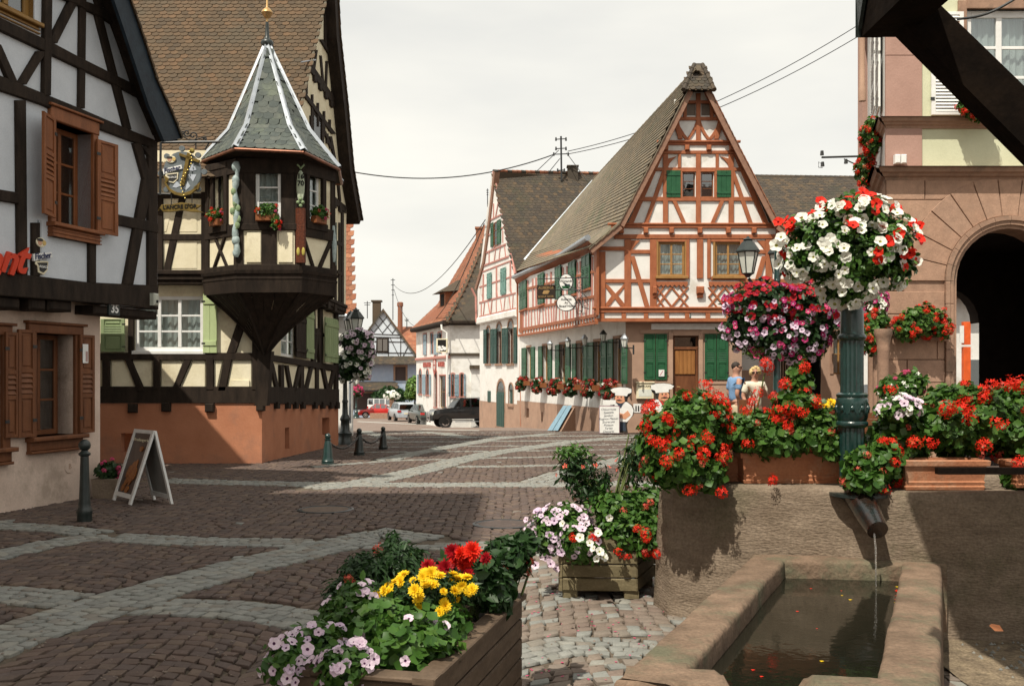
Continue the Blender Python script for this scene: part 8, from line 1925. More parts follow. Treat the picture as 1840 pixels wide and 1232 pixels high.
for F, w, lab, g_, kk in ((oF0, wz[0], 'box of red geraniums in the narrow left window of the oriel', 'P', 1),(oF1, wz[1], 'box of red and pink geraniums at the front window of the oriel', 'G', 2),(oF2, wz[2], 'flower box in the narrow right window of the oriel', 'C', 3)):
    zb1 = w[2]-.02; wbox(F, w[0]+.04, w[1]-.03, zb1, .03, .14, .13, lab.replace('box of','wooden trough for') if kk < 3 else 'wooden trough in the narrow right window of the oriel', 'flower boxes of the oriel')
    c = Vector(F.W((w[0]+w[1])/2, .12, zb1+.20)); bl = [(c, ((w[1]-w[0])*.42, .12, .13))] + ([(Vector(F.W(w[1]-.05 if kk == 2 and not F.hand() else w[1]-.06, .16, zb1-.02)), (.08,.08,.14))] if kk == 2 else [])
    t = plant('geranium_plant', lab.replace('box of ','').replace('flower box','dark-leaved flowers'), 'geraniums', bl, 420, .05, 'round', 'leaf', 70+kk, 'geraniums of the oriel'); bloom(t, bl, 'G' if kk < 3 else 'C', 6 if kk < 3 else 3, .045, 4); bloom(t, bl, 'P', 4, .04, 6)
# hall: box on the sandstone front, box on the upper ledge, side balcony geraniums
t = wbox(SF, sf(1667,0)[0], sf(1700,0)[0], sf(0,613)[1], .0, .1, .07, 'plain sandstone bracket under the geraniums on the hall front', None, 'sandtrim')
HG = [([B(1655,575,16.35,44,26,.22),B(1628,590,16.35,24,22,.18),B(1690,590,16.35,18,18,.15)],'scarlet geraniums spreading over the sandstone wall left of the arch',1500,30,.055),
      ([B(1757,195,16.3,30,20,.2),B(1735,185,16.3,12,18,.12)],'scarlet geraniums on the hall ledge under the diagonal beam',700,14,.055),
      ([B(1563,240,17.6,13,26,.3),B(1567,262,17.6,9,16,.2)],'upper tuft of red geraniums hanging at the left edge of the hall',800,24,.055),
      ([B(1553,300,18.0,13,24,.3),B(1556,322,18.0,12,14,.2)],'second tuft of red geraniums at the left edge of the hall',800,26,.055),
      ([B(1566,600,16.2,22,36,.25),B(1578,575,16.2,16,18,.2)],'red geraniums hanging on the column cluster right of the green column',1000,24,.055)]
for k, (bl, lab, nl, nb_, s_) in enumerate(HG):
    t = plant('geranium_plant', lab, 'geraniums', bl, nl, .075, 'round', 'leaf', 80+k); bloom(t, bl, 'G', nb_, s_, 4+k, low=-1, face=.8); bloom(t, bl, 'C', nb_//2, s_*.9, 9+k, low=-1, face=.8)
bl = [B(1574,548,16.4,18,28,.22)]; t = plant('petunia_plant', 'magenta and white petunias beside the upper shaft of the green column', 'petunias', bl, 500, .07, 'oval', 'leaf', 90); bloom(t, bl, 'm', 45, .05, 3, low=-1); bloom(t, bl, 'w', 35, .045, 4, low=-1)
# ---- terracotta boxes on the trough and what grows in them
tcm = mat('terracotta', (.46,.20,.105), (.36,.145,.075), .85, 6, bump=.4, bscale=40, c3=(.42,.26,.17,3.2), fine=.12)
def terra(px0, px1, yt, yb, d, lab, dep=.20):
    a, b = P(px0,yb,d), P(px1,yb,d); h = P(0,yt,d).z-a.z; t = thing('terracotta_box', lab, 'flower box', tuple((a+b)/2), 'terracotta boxes on the fountain'); x0, x1, z0 = a.x, b.x, a.z
    def ringb(s0, z, g): return [(x0-s0,d-s0,z),(x1+s0,d-s0,z),(x1+s0,d+dep+s0,z),(x0-s0,d+dep+s0,z)]
    mb = MB(); lv = [(.0,0),(.006,.02),(.0,.03),(.006,.05),(.0,.06),(.012,h*.8),(.028,h*.81),(.032,h*.97),(.022,h),(-.015,h),(-.02,h*.85)]
    vs = [p for s0, z in lv for p in ringb(s0, z0+z, 0)]; mb.add(vs, [(4*i+k,4*i+(k+1) % 4,4*i+4+(k+1) % 4,4*i+4+k) for i in range(len(lv)-1) for k in range(4)]); part('box', mb, tcm, t)
    mb = MB(); mb.quad((x0,d,z0+h*.9),(x1,d,z0+h*.9),(x1,d+dep,z0+h*.9),(x0,d+dep,z0+h*.9)); part('soil', mb, M['soil'], t)
terra(1337, 1508, 812, 868, 6.92, 'long weathered terracotta box with lime stains, left of the green column'); terra(1628, 1768, 826, 880, 6.52, 'clean terracotta box on the trough right of the green column'); terra(1826, 1980, 828, 876, 6.5, 'terracotta box cut off by the right edge of the photo')
terra(1255, 1330, 818, 868, 7.1, 'short terracotta box buried in hanging geraniums at the left end of the trough')
mb = MB(); a, b = P(1684,846,6.38), P(1900,842,6.38); mb.box(a.x, b.x, 6.36, 6.42, a.z-.02, a.z+.022, .004); solo('wooden_rail', mb, M['timber'], 'narrow dark wooden rail in front of the clean terracotta box', 'rail')
GR = [ # blobs, label, leaves, [(key,n,size)], seed, leaf material
 ([B(1235,780,6.95,72,66,.26),B(1215,830,6.8,58,42,.22),B(1250,738,6.95,48,32,.24),B(1180,800,6.85,30,60,.2),B(1270,850,6.75,32,30,.12)],'big bush of scarlet geraniums hanging over the left end of the fountain',5200,[('G',16,.050),('G2',16,.040),('C',12,.035)],101,'leaf'),
 ([B(1350,778,7.0,66,36,.22),B(1390,790,6.95,55,30,.2)],'scarlet geraniums in the stained terracotta box beside the hanging bush',3000,[('G',8,.050),('C',8,.038)],102,'leaf'),
 ([B(1455,775,7.0,50,40,.22),B(1430,730,7.05,42,24,.2),B(1490,800,6.9,26,26,.14)],'scarlet geraniums close to the left of the green column',2600,[('G',6,.050),('C',6,.038)],103,'leaf'),
 ([B(1612,790,6.85,52,44,.22),B(1585,830,6.6,34,36,.14),B(1640,745,7.0,50,28,.22)],'geraniums trailing right of the green column over the box corner',2800,[('G',5,.048),('C',6,.036)],104,'leaf'),
 ([B(1700,765,6.85,60,50,.24),B(1760,755,6.85,50,56,.24),B(1720,720,6.95,50,28,.22)],'dense scarlet geraniums above the clean terracotta box',4000,[('G',10,.050),('C',10,.038)],105,'leaf'),
 ([B(1830,770,6.8,50,60,.24),B(1870,740,6.8,50,60,.24),B(1815,725,6.9,36,30,.2),B(1830,862,6.6,26,18,.1)],'tall scarlet geraniums at the right edge of the photo',3600,[('G',9,.052),('C',6,.04)],106,'leaf'),
 ([B(1552,862,6.5,34,22,.12),B(1545,835,6.55,26,22,.10)],'small geranium hanging over the spout dish at the foot of the column',1000,[('C',7,.040),('G2',3,.045)],107,'leaf')]
for bl, lab, nl, fl, sd, lmn in GR:
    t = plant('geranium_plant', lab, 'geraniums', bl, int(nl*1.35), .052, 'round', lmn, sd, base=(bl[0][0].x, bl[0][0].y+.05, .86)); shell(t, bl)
    for kk, n_, s_ in fl: bloom(t, bl, kk, n_, s_, sd+n_, low=-.9)
    if sd == 101: pin(t, 'G', [(1163,735),(1160,765),(1172,790),(1268,690),(1290,715),(1272,785),(1265,815),(1303,820),(1240,880),(1297,885),(1220,815),(1190,800)], 6.6, .055)
    if sd == 102: pin(t, 'G', [(1352,722),(1362,706),(1340,738),(1285,745),(1388,862)], 6.7, .045); stems(t, bl[0][0], [P(1377,655,7.0), P(1357,710,6.8)]); pin(t, 'G', [(1375,652),(1381,660)], 7.0, .05)
    if sd == 103: pin(t, 'G', [(1410,690),(1420,735),(1440,740),(1400,735),(1445,660)], 6.8, .055); foliage(t, [B(1435,690,7.1,22,34,.1)], 300, .06, 'round', 'leaf', 8, name='upright_leaves'); stems(t, bl[1][0], [P(1445,665,7.1)])
    if sd == 104: pin(t, 'G', [(1642,795),(1612,812),(1672,795),(1600,700)], 6.55, .055)
    if sd == 105: pin(t, 'G', [(1768,800),(1700,735),(1735,735),(1785,690),(1815,690)], 6.55, .06)
    if sd == 106: pin(t, 'G', [(1832,832),(1838,690),(1795,760)], 6.5, .06)
bl = [B(1480,742,7.9,55,14,.2)]; t = plant('marigold_plant', 'band of yellow marigolds behind the red geraniums left of the green column', 'marigolds', bl, 800, .06, 'lance', 'leaf', 110); bloom(t, bl, 'Y', 26, .055, 3, lambda x,y: y < 748); bloom(t, bl, 'Cr', 4, .05, 5)
bl = [B(1612,735,6.7,36,22,.16)]; t = plant('petunia_plant', 'small white and pink flowers right of the green column', 'petunias', bl, 900, .05, 'oval', 'leaf', 111); bloom(t, bl, 'p', 34, .030, 3); bloom(t, bl, 'w', 12, .028, 4)
bl = [B(1610,700,8.2,30,24,.2),B(1640,688,8.2,20,22,.16)]; t = plant('rose_bush', 'small rose bush with tiny pink buds in front of the sandstone wall', 'bush', bl, 1300, .055, 'oval', 'leaf', 112); bloom(t, bl, 's', 16, .02, 3); bloom(t, bl, 'P', 5, .03, 4)
# slatted trough behind the column
t = thing('slatted_planter', 'brown slatted wooden planter standing behind the green column', 'planter', (2.7, 8.7, 0));
for k in range(6): z0_ = P(0,812-k*12,8.6).z; mb = MB(); mb.box(P(1290,0,8.6).x, P(1600,0,8.6).x, 8.6, 8.64, z0_, z0_+.052, .006); part('slat', mb, M['brownwood_dk'], t)
mb = MB(); mb.box(P(1290,0,8.6).x, P(1600,0,8.6).x, 8.65, 9.1, 0, P(0,757,8.6).z); part('box', mb, M['timber'], t)
# ---- square planter in the middle
Pm = M['olivewood'] = mat('olive_stained_wood', (.20,.165,.095), (.14,.115,.065), .7, 7, (1,1,3), bump=.35, bscale=20, fine=.15)
A_, B_, C_ = Vector((.355,7.62,0)), Vector((.955,7.58,0)), Vector((1.175,8.18,0)); D_ = A_+(C_-B_)
t = thing('square_planter', 'square olive wooden planter on block feet, overflowing with flowers', 'planter', tuple((A_+C_)/2))
def boards(t, cs, z0, z1, n, m, gap=.008, bev=.02, name='board'):
    for i in range(n):
        a_, b_ = z0+(z1-z0)*i/n+gap/2, z0+(z1-z0)*(i+1)/n-gap/2
        for k in range(len(cs)-1):
            p, q = cs[k], cs[k+1]; u = (q-p).normalized(); nr = Vector((u.y,-u.x,0)); mid = sum(cs[:4], Vector())/4
            if nr.dot(p-mid) < 0: nr = -nr
            mb = MB(lambda s0, o, z: tuple(p+u*s0+nr*o+Vector((0,0,z)))); mb.box(.0, (q-p).length, -.03, .0+.001*(k % 2), a_, b_, .007); part(name, mb, m, t)
boards(t, [A_,B_,C_,D_,A_], .055, .47, 4, Pm)
for p in (A_,B_,C_,D_):
    q = p+((A_+C_)/2-p)*.22; mb = MB(); mb.box(q.x-.055,q.x+.055,q.y-.05,q.y+.05,0,.06,.005); part('foot', mb, Pm, t)
mb = MB(); mb.quad(A_+Vector((0,0,.42)),B_+Vector((0,0,.42)),C_+Vector((0,0,.42)),D_+Vector((0,0,.42))); part('soil', mb, M['soil'], t)
base = (.77,7.9,.42)
bl = [B(1010,940,7.75,48,36,.2),B(1045,975,7.5,40,34,.14),B(985,960,7.7,34,40,.16)]; t = plant('petunia_plant', 'pale pink petunias with dark throats spilling left from the square planter', 'petunias', bl, 1700, .055, 'oval', 'leaf', 120, base=base); shell(t, bl); bloom(t, bl, 'p', 78, .030, 3, lambda x,y: x < 1075); bloom(t, bl, 'l', 44, .028, 4, lambda x,y: x < 1010); pin(t, 'w', [(1065,900+85),(1010,940),(1042,965),(1060,975),(1078,990),(1086,1000),(1072,1003),(1095,930),(1075,957)], 7.3, .033)
pin(t, 'p', [(945,933),(950,975),(962,1015),(975,1000),(990,1012),(1000,1020),(948,950)], 7.6, .032)
bl = [B(1130,950,7.7,60,44,.24),B(1175,965,7.6,38,40,.2),B(1110,915,7.8,52,34,.22),B(1165,905,7.9,36,34,.2)]; t = plant('geranium_plant', 'trailing ivy geraniums with a few red heads on the right of the square planter', 'geraniums', bl, 3200, .055, 'oval', 'leaf', 121, base=base); shell(t, bl); bloom(t, bl, 'G', 8, .05, 3, lambda x,y: y > 930); bloom(t, bl, 'C', 8, .04, 4, lambda x,y: y > 900); pin(t, 'G', [(1145,950),(1198,968),(1160,968),(1070,967),(1062,965),(1030,966),(1180,995),(1128,1000)], 7.35, .040)
bl = [B(1040,845,7.95,42,38,.2),B(1060,880,7.95,34,24,.18),B(1085,870,7.95,14,30,.1)]; t = plant('fuchsia_bush', 'upright fuchsia bush with drooping red buds, left one in the square planter', 'fuchsia', bl, 1150, .066, 'lance', 'leaf_dk', 122, base=base, rnd=.9, inner=.1); bloom(t, bl, 'b', 10, .022, 3); stems(t, base, [P(1030,815,7.9), P(1060,820,7.9), P(1045,830,7.95), P(1000,822,7.9), P(1020,800,7.9)], r=.008); foliage(t, [B(1030,812,7.9,34,14,.12)], 260, .06, 'lance', 'leaf', 3, name='upper_leaves', inner=.1)
bl = [B(1138,835,8.0,30,44,.16),B(1150,800,8.0,20,20,.12)]; t = plant('fuchsia_bush', 'slimmer fuchsia shoots right of the first, against the red geraniums', 'fuchsia', bl, 620, .064, 'lance', 'leaf_dk', 123, base=base, rnd=.9, inner=.05); bloom(t, bl, 'b', 6, .022, 3); stems(t, base, [P(1120,830,8), P(1145,790,8), P(1130,780,8), P(1150,850,8)], r=.008)
# ---- long planter in front
wl = mat('brown_planter_wood', (.135,.095,.065), (.09,.062,.042), .7, 6, (1,1,3), bump=.4, bscale=18, fine=.18)
ra, rb = Vector((-.306,3.78,0)), Vector((.053,5.24,0)); lv = Vector((-.97,.24,0)).normalized()*.56; q0, q1 = ra+lv, rb+lv
t = thing('long_planter', 'long brown wooden planter in the foreground seen along its right side', 'planter', tuple((ra+q1)/2))
boards(t, [q0,ra,rb,q1,q0], .02, .53, 5, wl)
for p, q in ((q0,ra),(ra,rb),(rb,q1),(q1,q0)):
    u = (q-p).normalized(); nr = Vector((u.y,-u.x,0)); mid = (ra+q1)/2
    if nr.dot(p-mid) < 0: nr = -nr
    mb = MB(lambda s0, o, z: tuple(p+u*s0+nr*o+Vector((0,0,z)))); e_ = .002 if (p-q).length > 1 else 0; mb.box(-.02,(q-p).length+.02,-.07,.018+e_,.53,.553+e_,.006); part('rim', mb, wl, t)
mb = MB(); mb.quad(*[v+Vector((0,0,.49)) for v in (q0,ra,rb,q1)]); part('soil', mb, M['soil'], t)
fp = [ # blobs,label,kind,leaf,nleaf,flowers
 ('petunia_plant','pale lilac petunias spilling over the near left corner of the long planter','petunias',[B(560,1165,4.1,58,46,.15),B(515,1190,3.95,40,38,.10),B(620,1200,3.9,52,42,.12)],'oval','leaf',1500,.042,[('p',50,.022),('l',40,.020)],131),
 ('geranium_plant','bright green leafy geraniums filling the near half of the long planter','geraniums',[B(735,1165,4.15,82,58,.2),B(690,1120,4.3,56,44,.18),B(800,1130,4.4,42,44,.14)],'round','leaf',3000,.050,[('p',5,.026)],132),
 ('petunia_plant','loose lilac petunias between yellow marigolds in the long planter','petunias',[B(640,1085,4.6,48,40,.16),B(610,1110,4.5,34,36,.12)],'oval','leaf',1300,.045,[('p',18,.025),('l',12,.024)],133),
 ('marigold_plant','clump of bright yellow marigolds in the middle of the long planter','marigolds',[B(760,1062,4.5,66,30,.16),B(835,1062,4.6,30,24,.1),B(690,1060,4.6,22,18,.08)],'lance','leaf_dk',900,.05,[('Y',44,.028)],134),
 ('dahlia_plant','crimson and scarlet dahlias at the far end of the long planter','dahlias',[B(845,1025,4.95,52,36,.16),B(790,1035,4.9,36,26,.12),B(890,1060,4.9,34,34,.14)],'oval','leaf_dk',1500,.07,[],135),
 ('geranium_plant','ivy-leaved geranium reaching out at the far right of the long planter','geraniums',[B(920,1000,5.2,32,30,.14),B(945,975,5.3,18,16,.10),B(900,985,5.2,24,16,.12)],'round','leaf_dk',900,.055,[('C',4,.03)],136),
 ('tagetes_plant','dark feathery green plants along the far left side of the long planter','foliage plant',[B(655,1030,5.0,46,38,.18),B(720,1010,5.1,46,36,.18),B(610,1075,4.8,28,36,.14),B(705,975,5.15,14,18,.08)],'lance','leaf_dk',3200,.045,[('C',4,.035)],137)]
for nm, lab, cat, bl, kd, lmn, nl, ls, fl, sd in fp:
    t = plant(nm, lab, cat, bl, nl, ls, kd, lmn, sd, base=(bl[0][0].x*.9, bl[0][0].y, .50)); shell(t, bl)
    for kk, n_, s_ in fl: bloom(t, bl, kk, n_, s_, sd+n_)
    if sd == 135: pin(t, 'D', [(828,993),(832,1012),(838,1003),(820,1005),(848,990)], 4.75, .044); pin(t, 'D2', [(873,1002),(842,1030),(770,1018),(793,1028),(800,1020),(812,990)], 4.72, .040)
    if sd == 134: pin(t, 'Y', [(690,1060),(720,1045),(745,1060),(760,1037),(775,1030),(800,1088),(790,1100),(830,1052),(848,1058),(752,1075)], 4.3, .034)
    if sd == 131: pin(t, 'p', [(580,1222),(683,1218),(515,1218),(500,1190),(553,1165),(493,1155),(530,1225),(608,1170)], 3.85, .024)
# ---- pot geranium, far greenery
bl = [(POTP+Vector((.0,0,.10)), (.17,.17,.13))]; t = plant('geranium_plant', 'dark geranium with pinkish red heads in the small stone pot', 'geraniums', bl, 420, .06, 'round', 'leaf_dk', 140); bloom(t, bl, 'P', 9, .05, 4)
def tree(lab, blobs, n, ls, m, seed, gx, name='garden_tree', cat='tree'):
    b = Vector(blobs[0][0]); t = thing(name, lab, cat, (b.x, b.y, zg(b.y))); foliage(t, blobs, n, ls, 'oval', m, seed, name='crown'); mb = MB(); mb.tube([(b.x,b.y,zg(b.y)),(b.x+.05,b.y,b.z),], [.12,.05], 6); part('trunk', mb, M['timber'], t)
tree('bright green small tree beside the white bakery', [B(745,695,95,15,18,.9),B(738,708,95,10,10,.7)], 1500, .35, 'leaf_lt', 7, 0)
tree('dark rounded bush behind the red car', [B(697,706,110.6,18,11,.8),B(718,709,110.6,14,10,.7),B(682,711,110.6,12,8,.7)], 2200, .42, 'leaf_dk', 8, 0, 'bush', 'bush')
px_, py_ = P(704,0,102).x, 102.0; t = thing('stone_pillar', 'square stone pillar with a bowl of white flowers in front of the red car', 'pillar', (px_, py_, zg(py_))); a = P(703,714,py_); mb = MB(); mb.box(px_-.22,px_+.22,py_-.2,py_+.2,zg(py_),a.z,.05); part('shaft', mb, M['sandstone'], t); mb = MB(); mb.box(px_-2.2,px_+1.5,py_-.3,py_+.3,zg(py_),zg(py_)+.55,.05); part('low_wall', mb, M['sandtrim'], t)
bl = [(a+Vector((0,0,.2)), (.75,.6,.4))]; t = plant('petunia_plant', 'white flowers on top of the distant stone pillar', 'petunias', bl, 300, .25, 'oval', 'leaf', 9); bloom(t, bl, 's', 60, .17, 4)
# ================================================= CARS
def car(label, px, py, d, yaw, paint, L_=4.6, W_=1.92, H_=1.60, kind='hatch', name='parked_car'):
    # x forward, y left; wheels on the ground
    x0, y0 = P(px, py, d).x, d; z0 = zg(d); t = thing(name, label, 'car', (x0, y0, z0), 'parked cars'); ca, sa = math.cos(R(yaw)), math.sin(R(yaw))
    xf = lambda a, b, c: (x0+a*ca-b*sa, y0+a*sa+b*ca, z0+c); w = W_/2; h = H_
    k = {'hatch': [(-.50,.42,.55,.42),(-.485,.62,.62,.62),(-.44,.62,.66,.93),(-.36,.62,.66,1.0),(.02,.60,.64,1.0),(.20,.60,.62,.64),(.44,.54,.58,.54),(.50,.40,.50,.40)],
         'sedan': [(-.50,.50,.60,.50),(-.47,.64,.64,.64),(-.34,.66,.68,.68),(-.18,.66,.68,.97),(.08,.64,.68,1.0),(.23,.62,.66,.66),(.45,.54,.60,.54),(.50,.42,.50,.42)],
         'jeep': [(-.50,.62,.66,.96),(-.48,.64,.68,1.0),(-.2,.64,.68,1.0),(.10,.64,.68,.99),(.20,.64,.66,.68),(.40,.60,.64,.62),(.47,.58,.62,.59),(.50,.46,.56,.48)]}[kind]
    zb = .30 if kind == 'jeep' else .20; rows = []
    for fx, zm, zbelt, zr in k:
        x = fx*L_; tap = 1-.16*abs(2*fx)**4; ww = w*tap; roof = zr > zbelt+.03; rw = ww*.76 if roof else ww*.93
        rows.append([(x,-ww*.92,zb*h),(x,-ww,h*zb+.12),(x,-ww,h*zm*.85),(x,-ww*.97,h*zbelt if roof else h*min(zbelt,zr)),(x,-rw,h*zr-(.03 if roof else .0)),(x,-rw*.6,h*zr),(x,rw*.6,h*zr),(x,rw,h*zr-(.03 if roof else 0)),(x,ww*.97,h*zbelt if roof else h*min(zbelt,zr)),(x,ww,h*zm*.85),(x,ww,h*zb+.12),(x,ww*.92,zb*h)])
    mb = MB(xf); n = 12; mb.add([p for r in rows for p in r], [(i*n+j,i*n+(j+1) % n,(i+1)*n+(j+1) % n,(i+1)*n+j) for i in range(len(rows)-1) for j in range(n)]+[tuple(range(n)), tuple((len(rows)-1)*n+j for j in reversed(range(n)))])
    part('body', mb, paint, t, smooth=38)
    def lerp3(a, b, f): return tuple(a[i]+(b[i]-a[i])*f for i in range(3))
    def pane(a, b, c, d_, o, ins=.10):
        m_ = [sum(q[i] for q in (a,b,c,d_))/4 for i in range(3)]; q = [tuple(v[i]+(m_[i]-v[i])*ins+o[i] for i in range(3)) for v in (a,b,c,d_)]; mb = MB(xf); mb.quad(*q); part('window', mb, carg, t)
    for i in range(len(rows)-1):
        r0, r1 = rows[i], rows[i+1]
        for sd, a, b in ((-1,3,4),(1,8,7)):
            if k[i][3] > k[i][2]+.12 and k[i+1][3] > k[i+1][2]+.12:
                for f0, f1 in ((0,.48),(.52,1)) if (k[i+1][0]-k[i][0]) > .22 else ((0,1),): pane(lerp3(r0[a],r1[a],f0), lerp3(r0[a],r1[a],f1), lerp3(r0[b],r1[b],f1), lerp3(r0[b],r1[b],f0), (0,sd*.012,.01))
            elif (k[i][3] > k[i][2]+.12) != (k[i+1][3] > k[i+1][2]+.12):
                hi, lo = (r0, r1) if k[i][3] > k[i+1][3] else (r1, r0); mb = MB(xf); p = [hi[a], hi[b], lo[b]]; m_ = [sum(v[j] for v in p)/3 for j in range(3)]; mb.add([tuple(v[j]+(m_[j]-v[j])*.22+(0,sd*.014,.01)[j] for j in range(3)) for v in p], [(0,1,2)]); part('window', mb, carg, t)
        if (k[i][3] > k[i][2]+.12) != (k[i+1][3] > k[i+1][2]+.12):
            s_ = 1 if k[i][3] > k[i+1][3] else -1; pane(r0[4], r0[7], r1[7], r1[4], (s_*.015,0,.015), .12)
    if kind != 'sedan': r0 = rows[0 if kind == 'jeep' else 1]; r1 = rows[1 if kind == 'jeep' else 2]; pane((r0[3][0]-.03,r0[3][1]*.85,h*.64),(r0[8][0]-.03,r0[8][1]*.85,h*.64),(r1[7][0]-.03,r1[7][1],h*.90),(r1[4][0]-.03,r1[4][1],h*.90),(-.02,0,0),.06)
    rw = (.42 if kind == 'jeep' else .34)
    for fx in (-.30,.32):
        for sd in (-1,1):
            c = xf(fx*L_, sd*w*.90, rw); u = Vector(xf(0,1,0))-Vector(xf(0,0,0)); e1 = Vector(xf(1,0,0))-Vector(xf(0,0,0));
            def disc(r, o0, o1, nn=18): m2 = MB(); cc0 = Vector(c)+u*sd*o0; cc1 = Vector(c)+u*sd*o1; m2.tube([cc0, cc1], r, nn); return m2
            wh_ = part('wheel', disc(rw, -.16, .09), M['rubber'], t, smooth=40); part('rim', disc(rw*.62, .09, .10), M['chrome'], wh_)
            for q in range(5):
                a = 2*math.pi*q/5; m2 = MB(); p = Vector(c)+u*sd*.105; dd = (e1*math.cos(a)+Vector((0,0,math.sin(a))))*rw*.42; s2 = (e1*-math.sin(a)+Vector((0,0,math.cos(a))))*rw*.13; m2.add([p+dd*.45-s2, p+dd*1.15-s2, p+dd*1.15+s2, p+dd*.45+s2], [(0,1,2,3)]); part('rim_opening', m2, M['dark'], wh_)
            m2 = MB(xf); m2.add([(fx*L_+rw*1.12*math.cos(math.pi*q/10), sd*(w*1.0), rw+rw*1.12*math.sin(math.pi*q/10)) for q in range(11)]+[(fx*L_,sd*w*1.0,rw*.6)], [tuple(range(12))]); part('wheel_arch', m2, M['dark'], t)
    xr_, xfr = -L_/2, L_/2
    for sd in (-1,1):
        mb = MB(xf); mb.box(xr_-.03, xr_+.10, min(sd*w*.55,sd*w*.88), max(sd*w*.55,sd*w*.88), h*.50, h*.60, 0); part('tail_light', mb, flat('tail_red'+label[:5]+str(sd),(.45,.02,.02),.2), t)
        mb = MB(xf); mb.box(xfr-.14, xfr+.02, min(sd*w*.50,sd*w*.84), max(sd*w*.50,sd*w*.84), h*.44, h*.53, 0); part('headlight', mb, M['lampglass'], t)
        mb = MB(xf); mb.box(L_*.13, L_*.16, min(sd*w,sd*(w+.18)), max(sd*w,sd*(w+.18)), h*.62, h*.70, .02); part('mirror', mb, paint, t)
    for xx in (xr_-.05, xfr-.05): mb = MB(xf); mb.box(xx, xx+.12, -w*.84, w*.84, h*.24, h*.38, .03); part('bumper', mb, M['rubber'] if kind != 'hatch' else paint, t)
    mb = MB(xf); mb.box(xr_-.07, xr_-.05, -.28, .28, h*.40, h*.47); part('number_plate', mb, M['petal_yellow'] if False else M['cream'], t)
    if kind == 'jeep':
        mb = MB()
        for z in (.55,.80,1.05): mb.tube([xf(xfr+.12,-.5,z), xf(xfr+.12,.5,z)], .03, 6)
        for y in (-.55,-.25,.25,.55): mb.tube([xf(xfr+.10,y,.40), xf(xfr+.14,y,.8), xf(xfr+.10,y,1.10)], .035, 6)
        part('bull_bar', mb, M['chrome'], t, smooth=True)
        mb = MB(xf); mb.box(-L_*.18, L_*.18, -w-.06, -w+.05, .42, .48); mb.box(-L_*.18, L_*.18, w-.05, w+.06, .42, .48); part('side_step', mb, M['zinc'], t)
    return t
carg = glass_mat('car_window_glass', (.25,.28,.28), .30)
cp = lambda n, c: mat(n, c, tuple(x*.85 for x in c), .25, 3, spec=.6, coat=.6)
car('black off-road car with chrome bull bar, partly behind the pink-framed house', 834, 0, 68, 196, cp('black_paint',(.012,.013,.014)), 4.7, 2.0, 2.05, 'jeep')
car('dark green saloon parked between the silver car and the black off-road car', 762, 0, 80, 108, cp('bottle_green_paint',(.025,.045,.038)), 4.9, 1.92, 1.58, 'sedan')
car('silver hatchback parked left of the dark green saloon', 722, 0, 89, 108, cp('silver_paint',(.42,.46,.50)), 4.5, 1.92, 1.66, 'hatch')
car('bright red car behind the stone pillar', 680, 0, 107.5, 188, cp('red_paint',(.55,.02,.015)), 4.3, 1.8, 1.50, 'sedan')
car('white van half hidden behind the red car', 696, 0, 110, 5, cp('white_car_paint',(.75,.75,.74)), 4.3, 1.6, 2.1, 'jeep')
car('white car mostly hidden behind the silver hatchback', 752, 0, 98, 108, cp('white_car_paint_b',(.72,.73,.74)), 4.6, 1.92, 1.7, 'hatch')
car('dark car glimpsed between green column and sandstone columns', 1590, 0, 27, 250, cp('dark_grey_paint',(.05,.055,.06)), 4.6, 1.92, 1.6, 'sedan')
# ================================================= PEOPLE
def skin(name, verts, edges, radii, m, par, sub=2):
    me = bpy.data.meshes.new(name); me.from_pydata([Vector(v)-root_loc(par) for v in verts], edges, []); o = bpy.data.objects.new(name, me); COL.objects.link(o)
    md = o.modifiers.new('s', 'SKIN'); md.use_smooth_shade = True
    for i, r in enumerate(radii): v = me.skin_vertices[0].data[i]; v.radius = r if isinstance(r, tuple) else (r, r); v.use_root = (i == 0)
    o.modifiers.new('d', 'SUBSURF').levels = sub
    dg = bpy.context.evaluated_depsgraph_get(); dg.update(); nm = bpy.data.meshes.new_from_object(o.evaluated_get(dg)); bpy.data.objects.remove(o); nm.materials.clear(); nm.materials.append(m)
    nm.polygons.foreach_set('use_smooth', [True]*len(nm.polygons)); q = bpy.data.objects.new(name, nm); COL.objects.link(q); q.parent = par; return q
skm = mat('skin', (.50,.28,.20), (.44,.23,.16), .55, 12, trans=.05)
